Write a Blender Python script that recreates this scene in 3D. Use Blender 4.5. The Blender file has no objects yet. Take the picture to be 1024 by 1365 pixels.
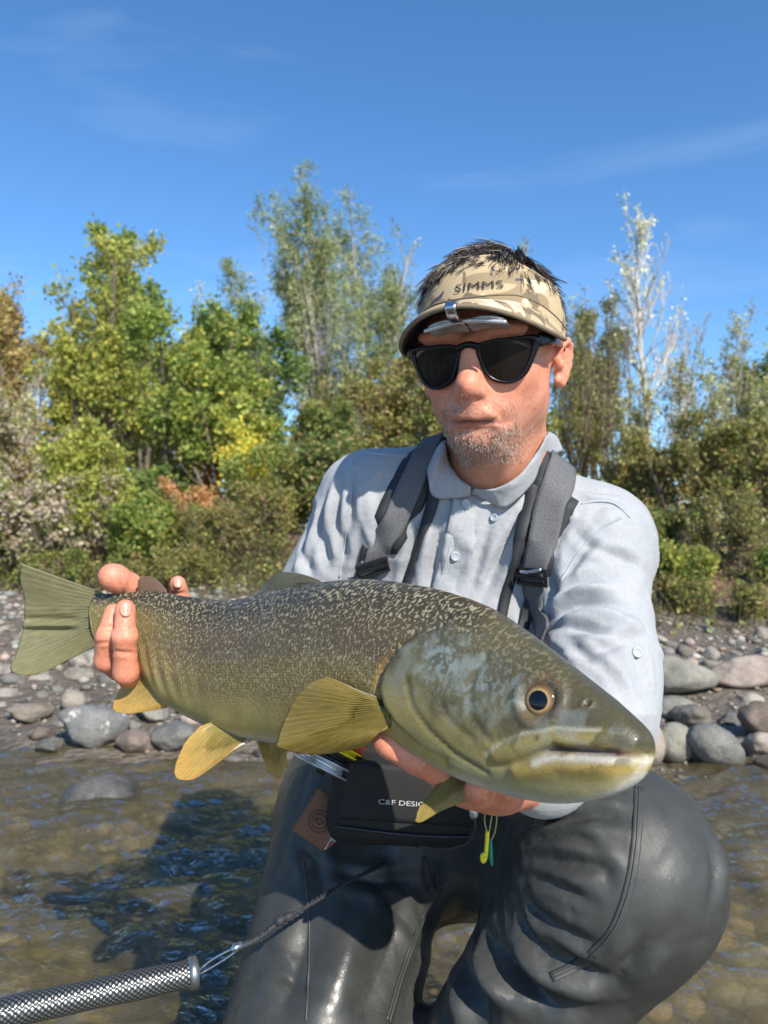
import bpy, bmesh, math, random
import numpy as np
from mathutils import Vector, Matrix, Euler
from mathutils.bvhtree import BVHTree

R = math.radians
scene = bpy.context.scene
COL = scene.collection

# ---------------------------------------------------------------- camera
FPX = 1024.0                       # focal length in photo pixels (1024 x 1365)
CAM_Z = 0.65                       # metres above the water
PITCH = math.atan((720 - 682.5) / FPX)
cam_d = bpy.data.cameras.new('camera')
cam = bpy.data.objects.new('camera', cam_d)
COL.objects.link(cam)
cam.location = (0, 0, CAM_Z)
cam.rotation_euler = (R(90) + PITCH, 0, 0)
cam_d.sensor_fit = 'VERTICAL'
cam_d.sensor_height = 36.0
cam_d.sensor_width = 27.0
cam_d.lens = 36.0 * FPX / 1365.0
cam_d.clip_start = 0.02
cam_d.clip_end = 4000
cam_d.dof.use_dof = True
cam_d.dof.focus_distance = 0.66
cam_d.dof.aperture_fstop = 9.5
scene.camera = cam

# ---------------------------------------------------------------- sky and sun
SUN_AZ = R(27)      # to the right of straight behind the camera
SUN_EL = R(37)
SUN_DIR = Vector((math.cos(SUN_EL) * math.sin(SUN_AZ), -math.cos(SUN_EL) * math.cos(SUN_AZ), math.sin(SUN_EL)))
world = bpy.data.worlds.new('World')
scene.world = world
world.use_nodes = True
wn, wl = world.node_tree.nodes, world.node_tree.links
wn.clear()
w_out = wn.new('ShaderNodeOutputWorld')
w_bg = wn.new('ShaderNodeBackground')
w_bg.inputs['Strength'].default_value = 0.146
w_sky = wn.new('ShaderNodeTexSky')
w_sky.sky_type = 'NISHITA'
w_sky.sun_disc = False
w_sky.sun_elevation = SUN_EL
w_sky.sun_rotation = math.atan2(SUN_DIR.x, SUN_DIR.y)
w_sky.altitude = 300
w_sky.air_density = 1.0
w_sky.dust_density = 0.0
w_sky.ozone_density = 4.5
# faint high cirrus streaks
w_tc = wn.new('ShaderNodeTexCoord')
w_map = wn.new('ShaderNodeMapping')
w_map.inputs['Rotation'].default_value = (0.2, R(-38), 0.1)
w_map.inputs['Scale'].default_value = (1.1, 1.6, 7.0)
w_noise = wn.new('ShaderNodeTexNoise')
w_noise.inputs['Scale'].default_value = 1.7
w_noise.inputs['Detail'].default_value = 6
w_noise.inputs['Distortion'].default_value = 0.6
w_ramp = wn.new('ShaderNodeValToRGB')
w_ramp.color_ramp.elements[0].position = 0.56
w_ramp.color_ramp.elements[0].color = (0, 0, 0, 1)
w_ramp.color_ramp.elements[1].position = 0.85
w_ramp.color_ramp.elements[1].color = (0.16, 0.16, 0.16, 1)
w_mix = wn.new('ShaderNodeMix')
w_mix.data_type = 'RGBA'
w_mix.inputs['B'].default_value = (5.2, 6.0, 7.2, 1)
wl.new(w_tc.outputs['Generated'], w_map.inputs['Vector'])
wl.new(w_map.outputs['Vector'], w_noise.inputs['Vector'])
wl.new(w_noise.outputs['Fac'], w_ramp.inputs['Fac'])
wl.new(w_ramp.outputs['Color'], w_mix.inputs['Factor'])
wl.new(w_sky.outputs['Color'], w_mix.inputs['A'])
w_hs = wn.new('ShaderNodeHueSaturation')
w_hs.inputs['Saturation'].default_value = 1.15
wl.new(w_mix.outputs['Result'], w_hs.inputs['Color'])
wl.new(w_hs.outputs['Color'], w_bg.inputs['Color'])
wl.new(w_bg.outputs['Background'], w_out.inputs['Surface'])

sun_d = bpy.data.lights.new('sun', 'SUN')
sun_d.energy = 5.0
sun_d.angle = R(0.53)
sun_d.color = (1.0, 0.93, 0.82)
sun = bpy.data.objects.new('sun', sun_d)
COL.objects.link(sun)
sun.rotation_euler = (-SUN_DIR).to_track_quat('-Z', 'Y').to_euler()
sun.location = SUN_DIR * 50

scene.view_settings.view_transform = 'Standard'
scene.view_settings.look = 'None'
scene.view_settings.gamma = 1.0
scene.view_settings.exposure = 0.52
scene.cycles.max_bounces = 8
scene.cycles.transparent_max_bounces = 24
scene.cycles.use_denoising = True

# ---------------------------------------------------------------- helpers
CP, SP = math.cos(PITCH), math.sin(PITCH)


def P(px, py, d):
    """World point of a photo pixel at a chosen distance d in front of the camera."""
    x = (px - 512.0) / FPX * d
    u = -(py - 682.5) / FPX * d
    return np.array((x, d * CP - u * SP, CAM_Z + d * SP + u * CP))


def PP(*pts):
    return np.array([P(*p) for p in pts])


def link(o, parent=None):
    COL.objects.link(o)
    if parent is not None:
        o.parent = parent
    return o


def tag(o, label=None, cat=None, group=None, kind=None):
    if label: o['label'] = label
    if cat: o['category'] = cat
    if group: o['group'] = group
    if kind: o['kind'] = kind
    return o


def empty(name, loc=(0, 0, 0)):
    o = bpy.data.objects.new(name, None)
    o.location = loc
    o.empty_display_size = 0.05
    COL.objects.link(o)
    return o


def make_mesh(name, V, F, smooth=True):
    """V (N,3); F one array (M,k) or a list of such arrays."""
    V = np.ascontiguousarray(V, dtype=np.float32)
    if not isinstance(F, (list, tuple)): F = [F]
    F = [np.asarray(f, dtype=np.int32) for f in F if len(f)]
    me = bpy.data.meshes.new(name)
    me.vertices.add(len(V))
    me.vertices.foreach_set('co', V.ravel())
    idx = np.concatenate([f.ravel() for f in F])
    cnt = np.concatenate([np.full(len(f), f.shape[1], np.int32) for f in F])
    st = np.concatenate([[0], np.cumsum(cnt)[:-1]]).astype(np.int32)
    me.loops.add(len(idx))
    me.loops.foreach_set('vertex_index', idx)
    me.polygons.add(len(cnt))
    me.polygons.foreach_set('loop_start', st)
    me.update(calc_edges=True)
    me.validate()
    if smooth:
        me.polygons.foreach_set('use_smooth', np.ones(len(me.polygons), bool))
    return me


def add_col(me, name, arr):
    a = me.attributes.new(name, 'FLOAT_COLOR', 'POINT')
    c = np.ones((len(me.vertices), 4), np.float32)
    arr = np.asarray(arr, np.float32)
    c[:, :arr.shape[1]] = arr
    a.data.foreach_set('color', c.ravel())


def add_float(me, name, arr):
    a = me.attributes.new(name, 'FLOAT', 'POINT')
    a.data.foreach_set('value', np.asarray(arr, np.float32).ravel())


def add_vec(me, name, arr):
    a = me.attributes.new(name, 'FLOAT_VECTOR', 'POINT')
    a.data.foreach_set('vector', np.asarray(arr, np.float32).ravel())


def obj(name, me, mat=None, parent=None, loc=None):
    o = bpy.data.objects.new(name, me)
    if mat is not None:
        me.materials.clear()
        me.materials.append(mat)
    if loc is not None: o.location = loc
    return link(o, parent)


# numpy value noise --------------------------------------------------
def _hash(ix, iy, iz, seed):
    h = (ix.astype(np.int64) * 374761393 + iy.astype(np.int64) * 668265263 + iz.astype(np.int64) * 2147483647 + seed * 1274126177) & 0xFFFFFFFF
    h = ((h ^ (h >> 13)) * 1274126177) & 0xFFFFFFFF
    h = ((h ^ (h >> 16)) * 2246822519) & 0xFFFFFFFF
    h ^= h >> 15
    return (h & 0xFFFFFF).astype(np.float32) / 16777215.0


def vnoise(p, seed=0):
    p = np.asarray(p, np.float64)
    i = np.floor(p).astype(np.int64)
    f = p - i
    f = f * f * f * (f * (f * 6 - 15) + 10)
    x, y, z = i[..., 0], i[..., 1], i[..., 2]
    fx, fy, fz = f[..., 0], f[..., 1], f[..., 2]
    r = 0
    for dx in (0, 1):
        for dy in (0, 1):
            for dz in (0, 1):
                w = (fx if dx else 1 - fx) * (fy if dy else 1 - fy) * (fz if dz else 1 - fz)
                r = r + w * _hash(x + dx, y + dy, z + dz, seed)
    return r * 2 - 1


def fbm(p, octv=4, seed=0, gain=0.5):
    p = np.asarray(p, np.float64)
    a, s, r = 1.0, 0.0, 0
    for k in range(octv):
        r = r + a * vnoise(p, seed + k * 17)
        s += a
        a *= gain
        p = p * 2.03 + 3.7
    return r / s


def sstep(a, b, x):
    t = np.clip((np.asarray(x, float) - a) / (b - a), 0, 1)
    return t * t * (3 - 2 * t)


def norm(v):
    v = np.asarray(v, float)
    return v / np.maximum(np.linalg.norm(v, axis=-1, keepdims=True), 1e-9)


def catmull(pts, n, closed=False):
    """n samples of a Catmull-Rom curve through pts (any dimension), evenly by parameter."""
    p = np.asarray(pts, float)
    m = len(p)
    if closed:
        t = np.linspace(0, m, n, endpoint=False)
        idx = lambda k: p[np.mod(k, m)]
    else:
        t = np.linspace(0, m - 1, n)
        ext = np.vstack([2 * p[0] - p[1], p, 2 * p[-1] - p[-2]])
        idx = lambda k: ext[np.clip(k + 1, 0, m + 1)]
    i = np.floor(t).astype(int)
    if not closed: i = np.minimum(i, m - 2)
    f = (t - i)[:, None]
    a, b, c, d = idx(i - 1), idx(i), idx(i + 1), idx(i + 2)
    return 0.5 * ((2 * b) + (-a + c) * f + (2 * a - 5 * b + 4 * c - d) * f ** 2 + (-a + 3 * b - 3 * c + d) * f ** 3)


def tubes(PL, RAD, S, cap=False):
    """PL (N,K,3) polylines, RAD (N,K) radii -> V, F quads."""
    PL = np.asarray(PL, float)
    N, K, _ = PL.shape
    T = np.gradient(PL, axis=1)
    T = norm(T)
    ref = np.where(np.abs(T[:, :1, 2:3]) > 0.9, np.array([1.0, 0, 0]), np.array([0, 0, 1.0]))
    ref = np.broadcast_to(ref, T.shape)
    A = norm(np.cross(T, ref))
    B = np.cross(T, A)
    ang = np.arange(S) * 2 * np.pi / S
    V = PL[:, :, None, :] + RAD[:, :, None, None] * (A[:, :, None, :] * np.cos(ang)[None, None, :, None] + B[:, :, None, :] * np.sin(ang)[None, None, :, None])
    base = (np.arange(N)[:, None, None] * K + np.arange(K - 1)[None, :, None]) * S
    s = np.arange(S)[None, None, :]
    s2 = (s + 1) % S
    F = np.stack([base + s, base + s2, base + S + s2, base + S + s], -1).reshape(-1, 4)
    return V.reshape(-1, 3), F


def tube_mesh(name, pts, rad, S=10, n=None, closed=False):
    """one smooth tube with closed ends along pts."""
    pts = np.asarray(pts, float)
    if n: pts = catmull(pts, n, closed)
    if closed: pts = np.vstack([pts, pts[:1]])
    K = len(pts)
    r = np.full(K, rad, float) if np.isscalar(rad) else np.interp(np.linspace(0, 1, K), np.linspace(0, 1, len(rad)), rad)
    # parallel transport frame
    T = norm(np.gradient(pts, axis=0))
    a = np.cross(T[0], (0, 0, 1.0))
    if np.linalg.norm(a) < 1e-3: a = np.cross(T[0], (1.0, 0, 0))
    A = [norm(a)]
    for i in range(1, K):
        v = A[-1] - T[i] * np.dot(A[-1], T[i])
        A.append(norm(v))
    A = np.array(A)
    B = np.cross(T, A)
    ang = np.arange(S) * 2 * np.pi / S
    V = pts[:, None] + r[:, None, None] * (A[:, None] * np.cos(ang)[None, :, None] + B[:, None] * np.sin(ang)[None, :, None])
    V = V.reshape(-1, 3)
    i = (np.arange(K - 1) * S)[:, None]
    s = np.arange(S)[None]
    s2 = (s + 1) % S
    F = np.stack([i + s, i + s2, i + S + s2, i + S + s], -1).reshape(-1, 4)
    if closed:
        return make_mesh(name, V, F)
    n0 = len(V)
    V = np.vstack([V, pts[0], pts[-1]])
    s = np.arange(S); s2 = (s + 1) % S
    C1 = np.stack([np.full(S, n0), s2, s], -1)
    C2 = np.stack([np.full(S, n0 + 1), (K - 1) * S + s, (K - 1) * S + s2], -1)
    return make_mesh(name, V, [F, C1, C2])


def grid_faces(nu, nv, wrap_v=False, off=0):
    i = np.arange(nu - 1)[:, None]
    if wrap_v:
        j = np.arange(nv)[None]; j2 = (j + 1) % nv
    else:
        j = np.arange(nv - 1)[None]; j2 = j + 1
    return (np.stack(np.broadcast_arrays(i * nv + j, i * nv + j2, (i + 1) * nv + j2, (i + 1) * nv + j), -1).reshape(-1, 4) + off)


def slab(name, G, thick, nrm=None, smooth=True):
    """closed slab from a point grid G (nu,nv,3), thickness along its normal (centred)."""
    nu, nv, _ = G.shape
    du = np.gradient(G, axis=0); dv = np.gradient(G, axis=1)
    N = norm(np.cross(du, dv)) if nrm is None else np.broadcast_to(np.asarray(nrm, float), G.shape)
    th = thick if np.isscalar(thick) else np.asarray(thick)[..., None]
    A = (G + N * th * 0.5).reshape(-1, 3); B = (G - N * th * 0.5).reshape(-1, 3)
    V = np.vstack([A, B]); n = nu * nv
    F1 = grid_faces(nu, nv); F2 = grid_faces(nu, nv)[:, ::-1] + n
    rim = np.concatenate([np.arange(nv), np.arange(1, nu) * nv + nv - 1, (nu - 1) * nv + np.arange(nv - 2, -1, -1), np.arange(nu - 2, 0, -1) * nv])
    r2 = np.roll(rim, -1)
    F3 = np.stack([rim, rim + n, r2 + n, r2], -1)
    return make_mesh(name, V, [F1, F2, F3], smooth)


# signed-distance sculpting -------------------------------------------
class Field:
    def __init__(s, lo, hi, h):
        s.lo = np.array(lo, float); s.h = h
        s.n = np.ceil((np.array(hi) - s.lo) / h).astype(int) + 1
        s.a = np.full(s.n, 0.5, np.float32)

    def _box(s, lo, hi):
        i0 = np.maximum(np.floor((lo - s.lo) / s.h).astype(int), 0)
        i1 = np.minimum(np.ceil((hi - s.lo) / s.h).astype(int) + 1, s.n)
        if (i1 <= i0).any(): return None
        sl = tuple(slice(a, b) for a, b in zip(i0, i1))
        ax = [(s.lo[k] + np.arange(i0[k], i1[k]) * s.h).astype(np.float32) for k in range(3)]
        X = ax[0][:, None, None]; Y = ax[1][None, :, None]; Z = ax[2][None, None, :]
        return sl, X, Y, Z

    def _mix(s, sl, d, k, sub):
        a = s.a[sl]
        if sub:
            if k > 0:
                hh = np.maximum(k - np.abs(a + d), 0) / k
                s.a[sl] = np.maximum(a, -d) + hh * hh * k * 0.25
            else: s.a[sl] = np.maximum(a, -d)
        else:
            if k > 0:
                hh = np.maximum(k - np.abs(a - d), 0) / k
                s.a[sl] = np.minimum(a, d) - hh * hh * k * 0.25
            else: s.a[sl] = np.minimum(a, d)

    def ell(s, c, r, k=0.01, rot=None, sub=False):
        c = np.array(c, float); r = np.array(r, float)
        m = r.max() + k + 4 * s.h
        b = s._box(c - m, c + m)
        if b is None: return
        sl, X, Y, Z = b
        x, y, z = X - c[0], Y - c[1], Z - c[2]
        if rot is not None:
            M = np.array(rot)
            x, y, z = (M[0, 0] * x + M[1, 0] * y + M[2, 0] * z, M[0, 1] * x + M[1, 1] * y + M[2, 1] * z, M[0, 2] * x + M[1, 2] * y + M[2, 2] * z)
        k0 = np.sqrt((x / r[0]) ** 2 + (y / r[1]) ** 2 + (z / r[2]) ** 2)
        k1 = np.sqrt((x / r[0] ** 2) ** 2 + (y / r[1] ** 2) ** 2 + (z / r[2] ** 2) ** 2)
        d = k0 * (k0 - 1) / np.maximum(k1, 1e-6)
        s._mix(sl, d.astype(np.float32), k, sub)

    def cone(s, a, b, ra, rb, k=0.01, sub=False, flat=None):
        """round cone a->b; flat=(axis, factor) squashes the section along an axis."""
        a = np.array(a, float); b = np.array(b, float)
        m = max(ra, rb) * (1 if flat is None else max(1, flat[1])) + k + 4 * s.h
        bx = s._box(np.minimum(a, b) - m, np.maximum(a, b) + m)
        if bx is None: return
        sl, X, Y, Z = bx
        u = b - a; L2 = max(u @ u, 1e-12)
        x, y, z = X - a[0], Y - a[1], Z - a[2]
        t = np.clip((x * u[0] + y * u[1] + z * u[2]) / L2, 0, 1)
        qx, qy, qz = x - t * u[0], y - t * u[1], z - t * u[2]
        if flat is not None:
            n = norm(flat[0]); f = flat[1]
            dn = qx * n[0] + qy * n[1] + qz * n[2]
            g = (1 / f - 1) * dn
            qx, qy, qz = qx + g * n[0], qy + g * n[1], qz + g * n[2]
        d = np.sqrt(qx * qx + qy * qy + qz * qz) - (ra + (rb - ra) * t)
        if flat is not None: d = d * min(1.0, flat[1])
        s._mix(sl, d.astype(np.float32), k, sub)

    def chain(s, pts, rads, k=0.004, sub=False, flat=None):
        for i in range(len(pts) - 1):
            s.cone(pts[i], pts[i + 1], rads[i], rads[i + 1], k, sub, flat)

    def mesh(s, smooth_it=0):
        A = s.a; n = s.n
        ins = A < 0
        c = np.zeros(n - 1, np.uint8)
        for dx in (0, 1):
            for dy in (0, 1):
                for dz in (0, 1):
                    c += ins[dx:n[0] - 1 + dx, dy:n[1] - 1 + dy, dz:n[2] - 1 + dz]
        act = np.argwhere((c > 0) & (c < 8))
        vid = np.full(n - 1, -1, np.int32)
        vid[act[:, 0], act[:, 1], act[:, 2]] = np.arange(len(act))
        S = np.zeros((len(act), 3)); W = np.zeros(len(act))
        corner = [(0, 0, 0), (1, 0, 0), (0, 1, 0), (1, 1, 0), (0, 0, 1), (1, 0, 1), (0, 1, 1), (1, 1, 1)]
        val = [A[act[:, 0] + o[0], act[:, 1] + o[1], act[:, 2] + o[2]] for o in corner]
        for i in range(8):
            for ax in range(3):
                j = i + (1 << ax)
                if (i >> ax) & 1: continue
                va, vb = val[i], val[j]
                cr = (va < 0) != (vb < 0)
                t = np.where(cr, va / np.where(cr, va - vb, 1), 0)
                o = np.array(corner[i], float)
                p = np.broadcast_to(o, (len(act), 3)).copy()
                p[:, ax] += t
                S[cr] += p[cr]; W[cr] += 1
        V = s.lo + (act + S / W[:, None]) * s.h
        Fs = []
        for ax in range(3):
            b, d = [(1, 2), (2, 0), (0, 1)][ax]
            sl0 = [slice(1, -1)] * 3; sl1 = [slice(1, -1)] * 3
            sl0[ax] = slice(0, -1); sl1[ax] = slice(1, None)
            i0 = ins[tuple(sl0)]; i1 = ins[tuple(sl1)]
            off = np.ones(3, int); off[ax] = 0
            e = np.argwhere(i0 != i1)
            flip = i0[e[:, 0], e[:, 1], e[:, 2]]
            e = e + off
            q = []
            for ob, od in ((0, 0), (-1, 0), (-1, -1), (0, -1)):
                g = e.copy(); g[:, b] += ob; g[:, d] += od
                q.append(vid[g[:, 0], g[:, 1], g[:, 2]])
            q = np.stack(q, 1)
            q[~flip] = q[~flip][:, ::-1]
            Fs.append(q)
        F = np.concatenate(Fs)
        F = F[(F >= 0).all(1)]
        for _ in range(smooth_it):
            acc = np.zeros_like(V); cnt = np.zeros(len(V))
            for a_, b_ in ((0, 1), (1, 2), (2, 3), (3, 0)):
                np.add.at(acc, F[:, a_], V[F[:, b_]]); np.add.at(cnt, F[:, a_], 1)
            V = V * 0.4 + 0.6 * acc / np.maximum(cnt, 1)[:, None]
        return V, F


def vnormals(V, F):
    n = np.cross(V[F[:, 2]] - V[F[:, 0]], V[F[:, 3]] - V[F[:, 1]])
    N = np.zeros_like(V)
    for k in range(4): np.add.at(N, F[:, k], n)
    return norm(N)


def seg_dist(V, pts):
    """distance to a polyline and parameter along it (0..1)."""
    pts = np.asarray(pts, float)
    best = np.full(len(V), 1e9); bt = np.zeros(len(V))
    m = len(pts) - 1
    for i in range(m):
        a, b = pts[i], pts[i + 1]
        u = b - a
        t = np.clip(((V - a) @ u) / max(u @ u, 1e-12), 0, 1)
        d = np.linalg.norm(V - a - t[:, None] * u, axis=1)
        w = d < best
        best[w] = d[w]; bt[w] = ((i + t) / m)[w]
    return best, bt


# node materials ------------------------------------------------------
class NT:
    """tiny wrapper to write node graphs compactly."""
    def __init__(s, name):
        s.m = bpy.data.materials.new(name)
        s.m.use_nodes = True
        s.n = s.m.node_tree.nodes; s.l = s.m.node_tree.links
        s.n.clear()
        s.out = s.n.new('ShaderNodeOutputMaterial')

    def node(s, typ, props=None, **inp):
        nd = s.n.new(typ)
        for k, v in (props or {}).items(): setattr(nd, k, v)
        for k, v in inp.items():
            key = k.replace('_', ' ')
            if key not in nd.inputs: key = k
            sock = nd.inputs[key]
            s.put(sock, v)
        return nd

    def put(s, sock, v):
        if isinstance(v, bpy.types.NodeSocket): s.l.new(v, sock)
        elif isinstance(v, bpy.types.Node): s.l.new(v.outputs[0], sock)
        else:
            if sock.type == 'RGBA' and len(v) == 3: v = (*v, 1)
            sock.default_value = v

    def coord(s, which='Object'):
        return s.node('ShaderNodeTexCoord').outputs[which]

    def attr(s, name, out='Fac'):
        return s.node('ShaderNodeAttribute', {'attribute_name': name}).outputs[out]

    def mapping(s, vec, scale=(1, 1, 1), rot=(0, 0, 0), loc=(0, 0, 0)):
        nd = s.n.new('ShaderNodeMapping')
        s.l.new(vec, nd.inputs['Vector'])
        nd.inputs['Scale'].default_value = scale
        nd.inputs['Rotation'].default_value = rot
        nd.inputs['Location'].default_value = loc
        return nd.outputs[0]

    def noise(s, vec, scale, detail=3, rough=0.5, dist=0.0, out='Fac'):
        nd = s.n.new('ShaderNodeTexNoise')
        if vec is not None: s.l.new(vec, nd.inputs['Vector'])
        nd.inputs['Scale'].default_value = scale
        nd.inputs['Detail'].default_value = detail
        nd.inputs['Roughness'].default_value = rough
        nd.inputs['Distortion'].default_value = dist
        return nd.outputs[out]

    def voro(s, vec, scale, feature='F1', out='Distance', rnd=1.0, metric=None):
        nd = s.n.new('ShaderNodeTexVoronoi')
        nd.feature = feature
        s.l.new(vec, nd.inputs['Vector'])
        nd.inputs['Scale'].default_value = scale
        nd.inputs['Randomness'].default_value = rnd
        return nd.outputs[out]

    def wave(s, vec, scale, dist=0, detail=2, dscale=1, direction='X', wtype='BANDS'):
        nd = s.n.new('ShaderNodeTexWave')
        nd.wave_type = wtype
        if wtype == 'BANDS': nd.bands_direction = direction
        s.l.new(vec, nd.inputs['Vector'])
        nd.inputs['Scale'].default_value = scale
        nd.inputs['Distortion'].default_value = dist
        nd.inputs['Detail'].default_value = detail
        nd.inputs['Detail Scale'].default_value = dscale
        return nd.outputs['Fac']

    def ramp(s, fac, stops, interp='LINEAR'):
        nd = s.n.new('ShaderNodeValToRGB')
        cr = nd.color_ramp
        cr.interpolation = interp
        while len(cr.elements) < len(stops): cr.elements.new(0.5)
        for e, (p, c) in zip(cr.elements, stops):
            e.position = p
            e.color = (c, c, c, 1) if np.isscalar(c) else (*c, 1)[:4]
        s.put(nd.inputs['Fac'], fac)
        return nd.outputs['Color']

    def mix(s, fac, a, b, mode='MIX'):
        nd = s.n.new('ShaderNodeMix')
        nd.data_type = 'RGBA'
        nd.blend_type = mode
        s.put(nd.inputs['Factor'], fac)
        s.put(nd.inputs['A'], a)
        s.put(nd.inputs['B'], b)
        return nd.outputs['Result']

    def math(s, op, a, b=0.0, c=None, clamp=False):
        nd = s.n.new('ShaderNodeMath')
        nd.operation = op
        nd.use_clamp = clamp
        s.put(nd.inputs[0], a); s.put(nd.inputs[1], b)
        if c is not None: s.put(nd.inputs[2], c)
        return nd.outputs[0]

    def bump(s, height, strength=0.3, dist=0.01, normal=None):
        nd = s.n.new('ShaderNodeBump')
        s.put(nd.inputs['Height'], height)
        nd.inputs['Strength'].default_value = strength
        nd.inputs['Distance'].default_value = dist
        if normal is not None: s.l.new(normal, nd.inputs['Normal'])
        return nd.outputs[0]

    def bsdf(s, color, rough=0.5, normal=None, spec=0.5, metal=0.0, **kw):
        nd = s.n.new('ShaderNodeBsdfPrincipled')
        s.put(nd.inputs['Base Color'], color)
        s.put(nd.inputs['Roughness'], rough)
        s.put(nd.inputs['Specular IOR Level'], spec)
        s.put(nd.inputs['Metallic'], metal)
        if normal is not None: s.l.new(normal, nd.inputs['Normal'])
        for k, v in kw.items():
            s.put(nd.inputs[k.replace('_', ' ')], v)
        return nd.outputs[0]

    def done(s, shader, disp=None):
        s.l.new(shader, s.out.inputs['Surface'])
        return s.m


def simple_mat(name, color, rough=0.5, metal=0.0, spec=0.5, var=0.15, scale=30, bump=0.1, bscale=400, bdist=0.0005, **kw):
    t = NT(name)
    c = t.coord('Object')
    n = t.noise(c, scale, 4)
    dark = tuple(v * (1 - var) for v in color); lite = tuple(min(1, v * (1 + var)) for v in color)
    col = t.ramp(n, [(0.3, dark), (0.7, lite)])
    b = t.bump(t.noise(c, bscale, 3), bump, bdist)
    return t.done(t.bsdf(col, rough, b, spec, metal, **kw))

# =====================================================================
# SETTING: ground, water, stones
# =====================================================================
def shore_y(x):
    x = np.asarray(x, float)
    return 2.30 - 0.17 * np.clip(x, -4, 4) + 0.07 * np.sin(x * 3.1 + 0.6) + 0.04 * np.sin(x * 7.7)


def bank_y(x):
    x = np.asarray(x, float)
    return 7.6 + (4.75 - 7.6) * sstep(-1.5, 1.6, x) + 0.18 * np.sin(x * 1.3)


def ground_z(x, y):
    x = np.asarray(x, float); y = np.asarray(y, float)
    t = y - shore_y(x)
    under = np.maximum(t * 0.16, -0.17)
    over = 0.022 * np.minimum(t, 6) + 0.012
    z = np.where(t < 0, under + 0.012, over)
    b = y - bank_y(x)
    z = z + 0.42 * sstep(0, 1.8, b) + 0.25 * sstep(1.5, 9, b)
    p = np.stack([x * 2.2, y * 2.2, 0 * x], -1)
    amp = np.where(t < 0, 0.018, 0.03) + 0.05 * sstep(0, 2, b)
    z = z + amp * fbm(p, 3, 5)
    far = np.hypot(x, y)
    z = z + 0.8 * sstep(12, 40, -y) + 1.2 * sstep(20, 80, far)
    return z


def axis(lo, hi, step, far, n=26):
    core = np.arange(lo, hi + 1e-6, step)
    g = np.geomspace(step * 1.5, far, n)
    return np.concatenate([lo - np.cumsum(g)[::-1] * (far / g.sum()), core, hi + np.cumsum(g) * (far / g.sum())])


gx = axis(-5.0, 4.5, 0.06, 900)
gy = axis(0.0, 9.5, 0.06, 900)
GX, GY = np.meshgrid(gx, gy, indexing='ij')
GZ = ground_z(GX, GY)
fine = fbm(np.stack([GX * 14, GY * 14, 0 * GX], -1), 3, 9)
GZ = GZ + np.where((np.abs(GX) < 6) & (GY < 11) & (GY > 0), 0.008 * fine, 0)
V = np.stack([GX, GY, GZ], -1).reshape(-1, 3)
me = make_mesh('ground', V, grid_faces(len(gx), len(gy))[:, ::-1])

t = NT('river_ground')
c = t.coord('Object')
n1 = t.noise(c, 1.6, 5, 0.6)
n2 = t.noise(c, 14, 5, 0.65)
vor = t.ramp(t.node('ShaderNodeSeparateColor', Color=t.voro(c, 28, 'F1', 'Color')).outputs[0], [(0.0, 0.25), (1.0, 0.75)])
earth = t.ramp(n2, [(0.25, (0.085, 0.065, 0.046)), (0.5, (0.15, 0.122, 0.092)), (0.75, (0.225, 0.19, 0.15))])
dry = t.ramp(n2, [(0.3, (0.11, 0.080, 0.050)), (0.7, (0.21, 0.16, 0.10))])
sep = t.node('ShaderNodeSeparateXYZ', Vector=c)
hgt = t.math('MULTIPLY_ADD', sep.outputs['Z'], 3.2, -0.55, clamp=True)
base = t.mix(hgt, earth, dry)
red = t.math('MULTIPLY', t.ramp(t.noise(c, 0.9, 3), [(0.50, 0), (0.60, 1)]), hgt)
base = t.mix(red, base, (0.20, 0.10, 0.055))
peb = t.mix(0.22, base, vor, 'OVERLAY')
wet = t.math('MULTIPLY_ADD', sep.outputs['Z'], -9.0, 0.75, clamp=True)
base = t.mix(t.math('MULTIPLY', wet, 0.22), peb, (0.055, 0.048, 0.034))
rough = t.math('MULTIPLY_ADD', wet, -0.45, 0.92)
bm_ = t.bump(t.math('ADD', n2, t.math('MULTIPLY', t.voro(c, 34), 0.9)), 0.7, 0.02)
m_ground = t.done(t.bsdf(base, rough, bm_, 0.4))
ground = tag(obj('ground', me, m_ground), kind='structure', label='muddy gravel river bank and stony river bed')

# ---- water: rippled sheet over the bed
wx = axis(-3.0, 3.0, 0.018, 260, 16)
wy = np.concatenate([-np.geomspace(0.05, 14, 20)[::-1] + 0.3, np.arange(0.32, 3.2, 0.014)])
WX, WY = np.meshgrid(wx, wy, indexing='ij')


def ripples(x, y):
    q = np.stack([x * 1.9 + 0.35 * y, y * 4.4 - 0.4 * x, 0 * x], -1)
    warp = fbm(q * 0.6, 2, 31)[..., None] * 0.8
    q = q + warp
    big = fbm(q, 3, 11)
    q2 = np.stack([x * 8.0 + 2.5 * y, y * 20 - 3.0 * x, 0 * x + 3.0], -1) + warp * 3.0
    mid = 1 - np.abs(vnoise(q2, 21)) * 2
    q3 = np.stack([x * 25 + 9 * y, y * 46 - 8 * x, 0 * x + 7.0], -1) + warp * 6.0
    sml = vnoise(q3, 41)
    return 0.020 * big + 0.0130 * mid + 0.0056 * sml


WZ = ripples(WX, WY)
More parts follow.
